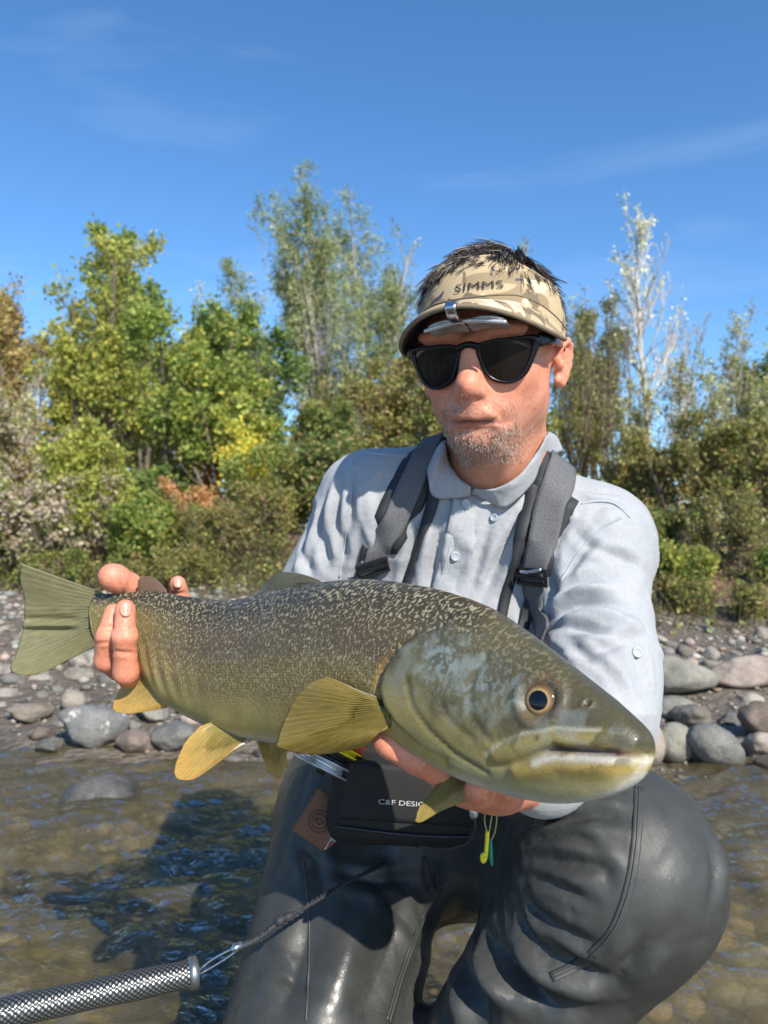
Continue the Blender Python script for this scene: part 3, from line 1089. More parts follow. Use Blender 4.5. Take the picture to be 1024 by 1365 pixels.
plant('poplar_tree', 'dark green poplar rising behind the yellow green tree', 196, 14.0, 345, 5, m_bark, GRN, stems=2, spread=0.06, nb=(16, 6, 5), ang=(0.55, 0.7, 0.7), lr=(0.24, 0.4, 0.4), leaf=0.12, aspect=0.36, nleaf=9, rad=0.07)
plant('ash_tree', 'tall yellow green broadleaf tree at the forest edge with open crown', 112, 11.5, 338, 6, m_bark, YG, stems=3, spread=0.20, nb=(14, 7, 5), ang=(0.7, 0.7, 0.7), lr=(0.33, 0.42, 0.4), leaf=0.11, aspect=0.30, nleaf=9, rad=0.065)
plant('hazel_tree', 'rusty brown leaved tree beside the yellow green tree', 14, 11.0, 400, 7, m_bark_twig, BRN, stems=5, spread=0.20, nb=(14, 6, 5), ang=(0.55, 0.6, 0.7), lr=(0.32, 0.4, 0.4), leaf=0.10, aspect=0.28, nleaf=9, rad=0.04)
plant('maple_tree', 'mid green bushy tree with dense rounded crown', 232, 10.5, 425, 8, m_bark, GRN, stems=4, spread=0.24, nb=(12, 7, 5), lr=(0.36, 0.42, 0.4), leaf=0.10, aspect=0.34, nleaf=10, rad=0.05)
plant('maple_tree', 'light green bushy tree in front of the tall willows', 300, 10.0, 470, 9, m_bark, YG[:3] + GRN[:2], stems=4, spread=0.24, nb=(12, 7, 5), lr=(0.36, 0.42, 0.4), leaf=0.095, aspect=0.34, nleaf=10, rad=0.045)
plant('poplar_tree', 'thin leafless-topped poplar between the green trees', 282, 15.0, 405, 10, m_bark_pale, SPR, stems=1, nb=(16, 5, 4), ang=(0.5, 0.6, 0.7), lr=(0.2, 0.4, 0.4), leaf=0.09, aspect=0.3, nleaf=2, rad=0.05)
plant('alder_tree', 'olive green tree behind the collar of the man in the visor', 545, 15.0, 480, 11, m_bark, OLV, stems=4, spread=0.22, nb=(12, 7, 5), leaf=0.12, aspect=0.32, nleaf=9, rad=0.05)
plant('alder_tree', 'low dark tree filling the gap under the tall willows', 440, 13.0, 560, 12, m_bark, DGR + OLV, stems=5, spread=0.3, nb=(11, 6, 5), leaf=0.12, aspect=0.32, nleaf=8, rad=0.045)
plant('maple_tree', 'yellowing small tree with golden leaves at the forest edge', 318, 9.6, 590, 13, m_bark_twig, YEL, stems=4, spread=0.3, nb=(11, 6, 4), leaf=0.075, aspect=0.34, nleaf=8, rad=0.03)
plant('maple_tree', 'small orange autumn tree glowing among the green', 272, 11.5, 590, 14, m_bark_twig, ORG, stems=3, spread=0.12, nb=(10, 6, 4), lr=(0.25, 0.4, 0.4), leaf=0.085, aspect=0.34, nleaf=8, rad=0.03)
plant('ash_tree', 'tall pale green tree in the second row behind the rusty one', 60, 15.5, 420, 60, m_bark, YG + WIL[:1], stems=4, spread=0.25, nb=(13, 7, 5), ang=(0.7, 0.7, 0.7), lr=(0.36, 0.42, 0.4), leaf=0.13, aspect=0.30, nleaf=7, rad=0.06)
plant('maple_tree', 'broad olive tree in the second row between ash and willows', 255, 15.5, 470, 61, m_bark, OLV + YG[:2], stems=5, spread=0.32, nb=(12, 7, 5), lr=(0.38, 0.42, 0.4), leaf=0.13, aspect=0.32, nleaf=7, rad=0.05)
plant('maple_tree', 'hazy green tree low behind the yellow green ash', 150, 17.0, 480, 62, m_bark, GRN + WIL[:1], stems=6, spread=0.4, nb=(12, 7, 5), lr=(0.4, 0.42, 0.4), leaf=0.14, aspect=0.32, nleaf=7, rad=0.05)
plant('alder_tree', 'brownish small tree at the foot of the second willow', 505, 14.0, 500, 63, m_bark, OLV + BRN[:2], stems=5, spread=0.3, nb=(12, 6, 5), leaf=0.12, aspect=0.3, nleaf=7, rad=0.045)
plant('bare_tree', 'slim grey twigged tree rising over the dark shrubs by the bank', 20, 9.8, 500, 64, m_bark_pale, SPR + BRN[:2], stems=5, spread=0.18, nb=(13, 6, 4), ang=(0.5, 0.6, 0.6), lr=(0.3, 0.4, 0.4), leaf=0.06, aspect=0.3, nleaf=3, rad=0.025)
# understory, left
GU = 'shrubs along the far bank'
plant('flowering_shrub', 'tall shrub with cream seed heads at the forest edge', 42, 8.8, 560, 20, m_bark_twig, OLV + GRN[:1], stems=10, spread=0.26, nb=(9, 5, 3), ang=(0.5, 0.6, 0.7), leaf=0.075, aspect=0.24, nleaf=7, rad=0.014, cat='shrub', group=GU, seedheads=(0.42, (0.60, 0.50, 0.38)))
plant('flowering_shrub', 'lower shrub with cream seed heads close to the tail fin', 74, 8.1, 640, 21, m_bark_twig, GRN + OLV[:1], stems=9, spread=0.4, nb=(8, 5, 3), ang=(0.5, 0.6, 0.7), leaf=0.07, aspect=0.24, nleaf=7, rad=0.012, cat='shrub', group=GU, seedheads=(0.50, (0.62, 0.52, 0.40)))
plant('flowering_shrub', 'broad shrub with cream seed heads beside the stony bank', -10, 8.2, 640, 22, m_bark_twig, GRN + OLV[:1], stems=9, spread=0.45, nb=(8, 5, 3), ang=(0.5, 0.6, 0.7), leaf=0.07, aspect=0.24, nleaf=7, rad=0.012, cat='shrub', group=GU, seedheads=(0.50, (0.62, 0.52, 0.40)))
plant('leafy_shrub', 'bright yellow green shrub beside the cream seed heads', 122, 8.5, 590, 23, m_bark_twig, YG, stems=7, spread=0.2, nb=(9, 6, 4), leaf=0.075, aspect=0.34, nleaf=8, rad=0.016, cat='shrub', group=GU)
plant('leafy_shrub', 'round bright green shrub at the foot of the trees', 205, 8.4, 668, 24, m_bark_twig, GRN + YG[:1], stems=8, spread=0.5, nb=(8, 6, 4), leaf=0.07, aspect=0.34, nleaf=8, rad=0.014, cat='shrub', group=GU)
plant('leafy_shrub', 'dark green shrub in the shade behind the right hand', 165, 9.2, 640, 25, m_bark_twig, DGR, stems=8, spread=0.4, nb=(9, 6, 4), leaf=0.08, aspect=0.34, nleaf=8, rad=0.016, cat='shrub', group=GU)
plant('brush', 'tangle of dry brown twigs at the foot of the golden tree', 300, 8.3, 668, 26, m_bark_twig, OLV + BRN[:2], stems=16, spread=0.55, nb=(8, 5, 4), ang=(0.6, 0.7, 0.8), leaf=0.05, aspect=0.3, nleaf=3, rad=0.010, cat='shrub', group=GU)
plant('brush', 'dry olive thicket between the fish and the tall willows', 362, 8.6, 650, 27, m_bark_twig, OLV, stems=16, spread=0.5, nb=(8, 5, 4), ang=(0.6, 0.7, 0.8), leaf=0.055, aspect=0.3, nleaf=5, rad=0.010, cat='shrub', group=GU)
plant('leafy_shrub', 'low green shrub behind the fish dorsal fin', 372, 9.0, 610, 28, m_bark_twig, GRN + OLV, stems=7, spread=0.35, nb=(9, 6, 4), leaf=0.075, aspect=0.3, nleaf=8, rad=0.014, cat='shrub', group=GU)
plant('leafy_shrub', 'reddish brown shrub between green bushes', 255, 9.0, 655, 29, m_bark_twig, [((0.24, 0.12, 0.055), 3), ((0.30, 0.17, 0.08), 2), ((0.15, 0.13, 0.04), 2)], stems=8, spread=0.3, nb=(8, 5, 4), leaf=0.06, aspect=0.3, nleaf=6, rad=0.012, cat='shrub', group=GU)
plant('leafy_shrub', 'olive bush hidden behind the shirt shoulder', 450, 8.8, 600, 30, m_bark_twig, OLV + DGR, stems=9, spread=0.4, nb=(9, 6, 4), leaf=0.075, aspect=0.3, nleaf=8, rad=0.014, cat='shrub', group=GU)
plant('brush', 'low brown brush along the edge of the stony bank', 235, 7.9, 730, 31, m_bark_twig, OLV, stems=18, spread=0.9, nb=(6, 5, 4), ang=(0.6, 0.7, 0.8), leaf=0.045, aspect=0.3, nleaf=4, rad=0.007, cat='shrub', group=GU)
plant('brush', 'low shaded brush under the cream seed heads', 95, 7.9, 735, 32, m_bark_twig, DGR + OLV, stems=18, spread=0.9, nb=(6, 5, 4), ang=(0.6, 0.7, 0.8), leaf=0.05, aspect=0.3, nleaf=5, rad=0.007, cat='shrub', group=GU)
# right side
plant('bare_tree', 'fine reddish twigged tree between ear and birch', 770, 10.5, 470, 65, m_bark_twig, OLV + BRN[:2], stems=7, spread=0.14, nb=(14, 6, 4), ang=(0.4, 0.5, 0.6), lr=(0.28, 0.4, 0.4), leaf=0.055, aspect=0.3, nleaf=3, trop=(0.04, 0.1, 0.05), rad=0.022, leafy=0.9)
plant('bare_tree', 'pale leafless tree with upright branches past the birch', 905, 12.5, 420, 66, m_bark_pale, SPR, stems=4, spread=0.12, nb=(15, 6, 4), ang=(0.45, 0.5, 0.6), lr=(0.28, 0.38, 0.4), leaf=0.055, aspect=0.3, nleaf=2, trop=(0.05, 0.12, 0.08), rad=0.028, leafy=0.6, rmin=0.004)
plant('bare_tree', 'thin brown saplings close to the white birch trunk', 848, 9.5, 520, 67, m_bark_twig, OLV + SPR, stems=9, spread=0.16, nb=(12, 5, 4), ang=(0.4, 0.5, 0.6), lr=(0.26, 0.4, 0.4), leaf=0.05, aspect=0.3, nleaf=3, rad=0.016, leafy=0.8)
plant('bare_tree', 'grey twig thicket between spreading tree and leafy alder', 985, 8.4, 500, 68, m_bark_pale, SPR + OLV, stems=8, spread=0.28, nb=(12, 6, 4), ang=(0.5, 0.6, 0.6), lr=(0.3, 0.4, 0.4), leaf=0.045, aspect=0.3, nleaf=4, rad=0.016, leafy=0.9)
plant('birch_tree', 'sparse white barked birch with nearly bare upswept branches', 874, 11.5, 318, 40, m_bark_white, SPR, stems=1, lean=(0.01, 0), nb=(30, 7, 3), ang=(0.60, 0.5, 0.6), lr=(0.34, 0.36, 0.4), t0=(0.40, 0.1, 0.1), leaf=0.075, aspect=0.34, nleaf=2, trop=(0.05, 0.17, 0.14), rad=0.060, leafy=0.5, wob=(0.04, 0.08, 0.12), rmin=0.0055)
plant('birch_tree', 'thin bare sapling topped with a few leaves behind the ear', 745, 12.5, 312, 41, m_bark_pale, [((0.16, 0.2, 0.06), 2), ((0.28, 0.29, 0.12), 1)], stems=4, spread=0.09, nb=(9, 4), ang=(0.35, 0.5), lr=(0.2, 0.35), t0=(0.3, 0.1), leaf=0.10, aspect=0.4, nleaf=2, trop=(0.04, 0.1), rad=0.028, leafy=0.6, rmin=0.004)
plant('willow_tree', 'olive feathery tree close behind the ear', 775, 12.0, 425, 42, m_bark_twig, OLV + WIL[:1], stems=5, spread=0.10, nb=(14, 6, 4), ang=(0.4, 0.5, 0.6), lr=(0.26, 0.4, 0.4), leaf=0.09, aspect=0.2, nleaf=6, droop=0.5, rad=0.035)
plant('alder_tree', 'small dark green crown between the ear and the white birch', 802, 13.5, 478, 43, m_bark, DGR, stems=3, spread=0.12, nb=(10, 6, 4), lr=(0.25, 0.4, 0.4), t0=(0.6, 0.1, 0.1), leaf=0.10, aspect=0.32, nleaf=7, rad=0.045)
plant('bare_tree', 'bare brown trunked tree with fine grey twigs by the birch', 815, 11.0, 440, 44, m_bark_twig, SPR + OLV, stems=6, spread=0.10, nb=(13, 6, 4), ang=(0.38, 0.5, 0.6), lr=(0.26, 0.4, 0.4), leaf=0.05, aspect=0.3, nleaf=2, trop=(0.04, 0.1, 0.05), rad=0.035, leafy=0.6, rmin=0.004)
plant('bare_tree', 'spreading grey twiggy tree leaning away from the birch', 950, 9.5, 455, 45, m_bark_pale, SPR + OLV, stems=5, spread=0.22, lean=(0.08, 0), nb=(13, 6, 4), ang=(0.6, 0.6, 0.6), lr=(0.34, 0.4, 0.4), leaf=0.06, aspect=0.3, nleaf=3, trop=(0.03, 0.08, 0.05), rad=0.03, leafy=0.8, rmin=0.0035)
plant('alder_tree', 'green leafy tree past the grey twiggy tree', 1030, 9.5, 462, 46, m_bark, GRN + DGR, stems=4, spread=0.2, nb=(12, 6, 5), leaf=0.085, aspect=0.34, nleaf=8, rad=0.04)
plant('leafy_tree', 'broad olive tree forming the dense mass behind the sleeve', 930, 7.8, 580, 47, m_bark_twig, OLV + BRN[2:3] + YG[:1], stems=8, spread=0.4, nb=(11, 7, 5), lr=(0.42, 0.42, 0.4), leaf=0.06, aspect=0.3, nleaf=7, rad=0.02, leafy=0.75)
plant('leafy_tree', 'dark olive tree past the broad olive one', 1020, 7.4, 575, 48, m_bark_twig, OLV + GRN[:1], stems=8, spread=0.35, nb=(11, 7, 5), lr=(0.42, 0.42, 0.4), leaf=0.06, aspect=0.3, nleaf=7, rad=0.02, leafy=0.75)
plant('leafy_tree', 'olive thicket at the foot of the birch', 850, 8.2, 610, 49, m_bark_twig, OLV, stems=8, spread=0.35, nb=(11, 6, 5), leaf=0.06, aspect=0.3, nleaf=6, rad=0.018, leafy=0.75)
plant('brush', 'tall tangle of bare brown twigs above the reddish bank', 985, 5.9, 670, 50, m_bark_twig, OLV + BRN[:1], stems=22, spread=0.5, nb=(9, 6, 4), ang=(0.6, 0.7, 0.8), leaf=0.035, aspect=0.3, nleaf=2, rad=0.008, cat='shrub', group=GU)
plant('leafy_shrub', 'bright green shrub right beside the sleeve', 900, 5.7, 730, 51, m_bark_twig, GRN + YG[:2], stems=9, spread=0.35, nb=(9, 6, 4), leaf=0.05, aspect=0.3, nleaf=8, rad=0.009, cat='shrub', group=GU)
plant('leafy_shrub', 'low olive shrub above the angular boulder', 930, 5.3, 780, 52, m_bark_twig, OLV + GRN[:1], stems=12, spread=0.6, nb=(7, 5, 4), leaf=0.04, aspect=0.3, nleaf=6, rad=0.006, cat='shrub', group=GU)
plant('leafy_shrub', 'green shrub overhanging the pinkish slab', 1040, 5.6, 735, 53, m_bark_twig, GRN + OLV, stems=10, spread=0.4, nb=(8, 6, 4), leaf=0.045, aspect=0.3, nleaf=7, rad=0.008, cat='shrub', group=GU)
plant('brush', 'dry brown brush behind the bright green shrub', 880, 6.3, 690, 54, m_bark_twig, OLV + DGR, stems=18, spread=0.5, nb=(9, 6, 4), ang=(0.6, 0.7, 0.8), leaf=0.045, aspect=0.3, nleaf=5, rad=0.008, cat='shrub', group=GU)
plant('brush', 'olive thicket hidden behind the shoulders', 640, 9.0, 640, 55, m_bark_twig, OLV + DGR, stems=14, spread=0.8, nb=(9, 6, 4), leaf=0.08, aspect=0.3, nleaf=8, rad=0.012, cat='shrub', group=GU)
plant('leafy_tree', 'olive tree hidden behind the head of the man', 650, 13.0, 500, 56, m_bark, OLV, stems=5, spread=0.3, nb=(11, 6, 5), leaf=0.12, aspect=0.3, nleaf=8, rad=0.04)

#tot = sum(len(o.data.loop_triangles) or sum(len(p.vertices) - 2 for p in o.data.polygons) for o in scene.objects if o.type == 'MESH' and o.data.users == 1)

# tangled undergrowth of stems, grass and small leaves at the foot of the trees
rng = np.random.default_rng(88)
N = 4200
ux = np.concatenate([rng.uniform(-5.2, -0.6, N * 3 // 4), rng.uniform(1.2, 4.2, N // 7)])
uy = bank_y(ux) + rng.normal(size=len(ux)) * 0.35 + 0.35 + 0.5 * rng.random(len(ux))
us = np.stack([ux, uy, ground_z(ux, uy) - 0.02], 1)
ud = norm(np.stack([rng.normal(size=len(ux)) * 0.55, rng.normal(size=len(ux)) * 0.45 - 0.1, np.ones(len(ux))], 1))
ul = rng.uniform(0.12, 0.55, len(ux)) * (0.6 + 0.8 * sstep(-0.3, 0.4, fbm(np.stack([ux * 1.3, uy * 1.3, 0 * ux], -1), 2, 6)))
pts = polylines(rng, us, ud, ul, 5, 0.22, -0.03)
v1, f1 = tubes(pts, np.broadcast_to(np.linspace(0.0032, 0.0012, 5)[None], (len(ux), 5)), 3)
cst = np.array([(0.20, 0.15, 0.085), (0.13, 0.10, 0.065), (0.28, 0.22, 0.12), (0.17, 0.17, 0.06)])[rng.integers(4, size=len(ux))] * rng.uniform(0.7, 1.3, (len(ux), 1))
c1 = np.repeat(cst, 15, axis=0)
kk = 4
lp_ = (pts[:, 1:, :].reshape(-1, 3))[rng.random(len(ux) * 4) < 0.45]
lp_ = lp_ + rng.normal(size=lp_.shape) * 0.02
cl1 = pick_cols(rng, len(lp_), OLV + GRN + BRN[:2], lp_)
v2, f2, c2 = leaves(rng, lp_, norm(rng.normal(size=lp_.shape)), 0.038, 0.3, cl1, 0.2)
me = make_mesh('undergrowth', np.vstack([v1, v2]), [f1, f2 + len(v1)], smooth=False)
add_col(me, 'leafcol', np.vstack([c1, c2]))
tag(obj('undergrowth', me, m_leaf), 'tangled dry grass stems and small leaves along the bank', 'undergrowth', kind='stuff')

# more trees in the gap behind the man
plant('leafy_tree', 'olive green tree straight behind the visor', 600, 11.5, 520, 70, m_bark, OLV + GRN[:1], stems=5, spread=0.3, nb=(10, 6, 4), leaf=0.11, aspect=0.3, nleaf=8, rad=0.04)
plant('leafy_tree', 'light green tree behind the collar', 690, 10.5, 540, 71, m_bark, YG + OLV, stems=5, spread=0.3, nb=(10, 6, 4), leaf=0.10, aspect=0.3, nleaf=8, rad=0.04)
plant('leafy_shrub', 'olive shrub behind the shoulder straps', 560, 8.6, 640, 72, m_bark_twig, OLV + DGR, stems=8, spread=0.5, nb=(8, 5, 4), leaf=0.08, aspect=0.3, nleaf=8, rad=0.012, cat='shrub', group=GU)
plant('leafy_shrub', 'green shrub behind the left shoulder of the man', 740, 7.4, 640, 73, m_bark_twig, GRN + OLV, stems=8, spread=0.5, nb=(8, 5, 4), leaf=0.075, aspect=0.3, nleaf=8, rad=0.012, cat='shrub', group=GU)
# the wood goes on up and down the river as one mass
rng = np.random.default_rng(321)
Vs, Fs, Cs, lo = [], [], [], 0
VT, FT, to = [], [], 0
for k in range(64):
    side = -1 if k % 2 else 1
    x = (11.0 + 32 * rng.random() ** 1.3) * (-1 if k % 2 else 0.9)
    y = 8.5 + rng.uniform(0, 7) + 0.10 * abs(x) if x < 0 else 6.5 + rng.uniform(0, 7) + 0.12 * abs(x)
    h = rng.uniform(3.0, 7.0); g = float(ground_z(x, y)) - 0.05
    n = 620
    cl_ = norm(rng.normal(size=(26, 3))) * rng.random((26, 1)) ** 0.4 * np.array((h * 0.30, h * 0.30, h * 0.42)) + np.array((x, y, g + h * 0.55))
    p_ = cl_[rng.integers(26, size=n)] + rng.normal(size=(n, 3)) * h * 0.075
    v, f, cc = leaves(rng, p_, norm(rng.normal(size=p_.shape)), 0.26, 0.34, pick_cols(rng, n, [YG, GRN, OLV, WIL][k % 4], p_), 0.2)
    Vs.append(v); Fs.append(f + lo); Cs.append(cc); lo += len(v)
    pl = polylines(rng, np.tile(np.array((x, y, g)), (3, 1)), norm(rng.normal(size=(3, 3)) * 0.18 + np.array((0, 0, 1))), np.full(3, h * 0.8), 5, 0.08, 0.0)
    v, f = tubes(pl, np.broadcast_to(np.linspace(0.06, 0.02, 5)[None], (3, 5)), 5)
    VT.append(v); FT.append(f + to); to += len(v)
V_ = np.vstack(VT + Vs)
me = make_mesh('wood', V_, [np.vstack(FT), np.vstack(Fs) + to], smooth=False)
add_col(me, 'leafcol', np.vstack([np.tile(np.array((0.12, 0.10, 0.08)), (to, 1)), np.vstack(Cs)]))
tag(obj('wood', me, m_leaf), 'mixed autumn wood continuing along the river bank', 'wood', kind='stuff')

# =====================================================================
# FISH
# =====================================================================
FST = [  # top x,y / bottom x,y / distance / half width
    (124, 793, 128, 851, 0.800, 0.0075), (165, 790, 160, 866, 0.790, 0.0115), (205, 788, 190, 896, 0.778, 0.0175),
    (255, 796, 225, 938, 0.760, 0.024), (310, 800, 275, 966, 0.735, 0.0305), (370, 786, 330, 984, 0.700, 0.036),
    (430, 776, 390, 992, 0.662, 0.0395), (490, 772, 450, 992, 0.628, 0.041), (550, 779, 505, 987, 0.597, 0.0405),
    (600, 790, 545, 1000, 0.572, 0.0395), (650, 809, 600, 1030, 0.548, 0.0375), (700, 841, 655, 1052, 0.525, 0.034),
    (745, 876, 710, 1066, 0.504, 0.0295), (790, 912, 760, 1070, 0.485, 0.0255), (824, 939, 800, 1065, 0.471, 0.0215),
    (849, 962, 834, 1052, 0.460, 0.0170), (861, 980, 853, 1033, 0.4535, 0.0110), (863.6, 1002, 862.6, 1006, 0.4508, 0.0009)]
FST = np.array(FST, float)
FU, FV = 420, 150
sp_ = catmull(FST, FU)
FT = np.array([P(a[0], a[1], a[4]) for a in sp_]); FB = np.array([P(a[2], a[3], a[4]) for a in sp_])
FC = (FT + FB) / 2
FH = np.linalg.norm(FT - FB, axis=1) / 2
FW = np.maximum(sp_[:, 5], 0.001)
F_up = norm(FT - FB)
F_tan = norm(np.gradient(FC, axis=0))
F_side = norm(np.cross(F_up, F_tan))          # towards the camera side
F_side = np.where((F_side[:, 1] > 0)[:, None], -F_side, F_side)
F_A = np.concatenate([[0], np.cumsum(np.linalg.norm(np.diff(FC, axis=0), axis=1))])
phi = np.linspace(0, 2 * np.pi, FV, endpoint=False)
cph, sph = np.cos(phi), np.sin(phi)
headness = sstep(9.0, 14.0, np.linspace(0, 17, FU))
ex = 1.0 - 0.0 * headness
cs = np.sign(cph)[None] * np.abs(cph)[None] ** (0.92 - 0.12 * headness[:, None])
ss = np.sign(sph)[None] * np.abs(sph)[None] ** (1.0)
# bodies are a little narrower towards the back ridge and the belly keel
narrow = 1 - 0.10 * np.maximum(ss, 0) ** 2 - 0.05 * np.maximum(-ss, 0) ** 2
X_side = cs * FW[:, None] * narrow
X_up = ss * FH[:, None]
FVtx = FC[:, None] + F_side[:, None] * X_side[..., None] + F_up[:, None] * X_up[..., None]
AA = np.broadcast_to(F_A[:, None], X_up.shape).copy()
HH = X_up
near = cph[None] > 0


def project(Vw):
    r = Vw - np.array([0, 0, CAM_Z])
    dd = r[..., 1] * CP + r[..., 2] * SP
    u = -r[..., 1] * SP + r[..., 2] * CP
    return 512 + r[..., 0] / dd * FPX, 682.5 - u / dd * FPX, dd


fpx, fpy, _ = project(FVtx)
_nm = np.where(np.broadcast_to(near, fpx.shape).ravel())[0]
_pf = np.stack([fpx.ravel()[_nm], fpy.ravel()[_nm]], 1)


def to_fish(pts):
    """photo points on the near flank -> (length along fish, height) in metres; used for both flanks."""
    out = []
    for p in pts:
        i = _nm[np.argmin(((_pf - np.array(p)) ** 2).sum(1))]
        out.append((AA.ravel()[i], HH.ravel()[i]))
    return np.array(out)


def near_pt(px, py, lift=0.0):
    i = _nm[np.argmin(((_pf - np.array((px, py))) ** 2).sum(1))]
    iu = i // FV
    return FVtx.reshape(-1, 3)[i] + F_side[iu] * lift, iu


AH = np.stack([AA.ravel(), HH.ravel()], 1)
disp = np.zeros(len(AH))
lin = F_A[-1]
# gill cover edge
ge = to_fish([(592, 838), (560, 846), (534, 864), (516, 888), (509, 914), (515, 940), (530, 964), (556, 988), (596, 1012)])
gd_, gt_ = seg_dist(AH, ge)
edgeA = np.interp(AH[:, 1], ge[::-1, 1], ge[::-1, 0])
sd = AH[:, 0] - edgeA
win = sstep(ge[-1, 1] - 0.012, ge[-1, 1] + 0.012, AH[:, 1]) * (1 - sstep(ge[0, 1] - 0.004, ge[0, 1] + 0.012, AH[:, 1]))
disp += win * (0.0034 * sstep(-0.0014, 0.0018, sd) * np.exp(-np.maximum(sd, 0) / 0.055) - 0.0022 * np.exp(-((sd + 0.0025) / 0.0028) ** 2))
# second ridge (branchiostegal rim) under the cover
g2 = to_fish([(545, 905), (552, 940), (572, 972), (606, 1004), (650, 1030)])
d2, _ = seg_dist(AH, g2)
disp -= 0.0011 * np.exp(-(d2 / 0.0020) ** 2)
g3 = to_fish([(652, 872), (634, 900), (627, 930), (634, 960), (652, 984)])
d3, _ = seg_dist(AH, g3)
disp -= 0.0010 * np.exp(-(d3 / 0.0030) ** 2)
g4 = to_fish([(596, 905), (588, 935), (600, 962), (630, 985)])
d4, _ = seg_dist(AH, g4)
disp -= 0.0007 * np.exp(-(d4 / 0.0025) ** 2)
# mouth
mo = to_fish([(652, 1020), (672, 1020), (697, 1014), (722, 1004), (744, 998), (780, 1000), (812, 1002), (838, 1004), (857, 1004)])
dm, tm = seg_dist(AH, mo)
deep = np.interp(tm, [0, 0.35, 0.5, 0.8, 0.93, 1], [0.0010, 0.002, 0.0055, 0.0055, 0.0030, 0.0003])
disp -= deep * np.exp(-(dm / 0.0019) ** 2)
# upper jaw plate
mx = to_fish([(648, 1004), (668, 990), (697, 976), (746, 970), (800, 974)])
dx_, tx_ = seg_dist(AH, mx)
disp -= 0.0012 * np.exp(-(dx_ / 0.0016) ** 2)
mxc = to_fish([(660, 1007), (690, 995), (735, 985), (800, 986)])
dxc, _ = seg_dist(AH, mxc)
disp += 0.0020 * np.exp(-(dxc / 0.0060) ** 2)
lj = to_fish([(690, 1030), (740, 1018), (800, 1022), (840, 1020)])
dl, _ = seg_dist(AH, lj)
disp += 0.0022 * np.exp(-(dl / 0.0055) ** 2)
# eye socket
ey = to_fish([(718, 932)])[0]
de = np.linalg.norm(AH - ey, axis=1)
disp += 0.0020 * np.exp(-((de - 0.0145) / 0.0035) ** 2) - 0.0035 * np.exp(-(de / 0.0095) ** 4)
no = to_fish([(784, 938)])[0]
dn_ = np.linalg.norm(AH - no, axis=1)
disp -= 0.0012 * np.exp(-(dn_ / 0.0013) ** 2)
disp += 0.0007 * np.exp(-((dn_ - 0.0028) / 0.0013) ** 2)
# soft flesh unevenness
disp += 0.0010 * fbm(np.stack([AH[:, 0] * 22, AH[:, 1] * 30, np.sign(np.broadcast_to(cph[None], HH.shape).ravel())], -1), 3, 3)
# folds of skin along the lower belly and at the tail hold
bel = np.exp(-((AH[:, 0] - 0.10) / 0.05) ** 2)
disp += bel * 0.0008 * np.sin(AH[:, 0] * 300 + AH[:, 1] * 160) * np.exp(-((AH[:, 1] + 0.02) / 0.02) ** 2)
disp *= 1 - sstep(0.965, 0.992, AH[:, 0] / lin)
sidefac = np.abs(cs).ravel()
Nrm = norm(F_side[:, None] * (cs / np.maximum(FW, 0.004)[:, None])[..., None] + F_up[:, None] * (ss / np.maximum(FH, 0.004)[:, None])[..., None]).reshape(-1, 3)
FVd = FVtx.reshape(-1, 3) + Nrm * (disp * sstep(0.05, 0.45, sidefac))[:, None]
ends = np.vstack([FC[0], FC[-1]])
Vall = np.vstack([FVd, ends])
Fq = grid_faces(FU, FV, True)
j = np.arange(FV); j2 = (j + 1) % FV
n0 = FU * FV
cap0 = np.stack([np.full(FV, n0), j, j2], 1); cap1 = np.stack([np.full(FV, n0 + 1), (FU - 1) * FV + j2, (FU - 1) * FV + j], 1)
# pigment by region of the body
v = (HH / FH[:, None]).ravel()                      # -1 belly .. 1 back
a = (AA / lin).ravel()                              # 0 tail .. 1 snout
def lay(c0, c1, w): return c0 * (1 - w[:, None]) + np.array(c1) * w[:, None]
colr = np.tile(np.array((0.040, 0.034, 0.020)), (len(v), 1))                      # back
colr = lay(colr, (0.084, 0.061, 0.030), 1 - sstep(0.35, 0.80, v))                  # flank brown
colr = lay(colr, (0.170, 0.128, 0.048), 1 - sstep(-0.30, 0.25, v))               # lower flank olive
colr = lay(colr, (0.36, 0.290, 0.105), 1 - sstep(-0.75, -0.28, v))               # yellow belly side
colr = lay(colr, (0.40, 0.39, 0.31), 1 - sstep(-1.0, -0.82, v))                   # keel
tailw = 1 - sstep(0.05, 0.26, a)
colr = lay(colr, (0.235, 0.19, 0.065), tailw * 0.7 * (1 - sstep(0.3, 0.9, v)))
hd = win * sstep(-0.002, 0.002, sd)
hd = np.maximum(hd, sstep(0.76, 0.80, a) * (AH[:, 0] > edgeA))
hc = np.tile(np.array((0.062, 0.054, 0.026)), (len(v), 1))
hc = lay(hc, (0.108, 0.094, 0.042), 1 - sstep(0.10, 0.62, v))
hc = lay(hc, (0.245, 0.205, 0.080), 1 - sstep(-0.50, 0.05, v))
hc = lay(hc, (0.34, 0.31, 0.17), 1 - sstep(-0.85, -0.45, v))
hc = lay(hc, (0.50, 0.49, 0.44), 1 - sstep(-1.0, -0.78, v))
colr = colr * (1 - hd[:, None]) + hc * hd[:, None]


def blob(px, py, rad):
    q = to_fish([(px, py)])[0]
    return np.exp(-(np.linalg.norm(AH - q, axis=1) / rad) ** 2)


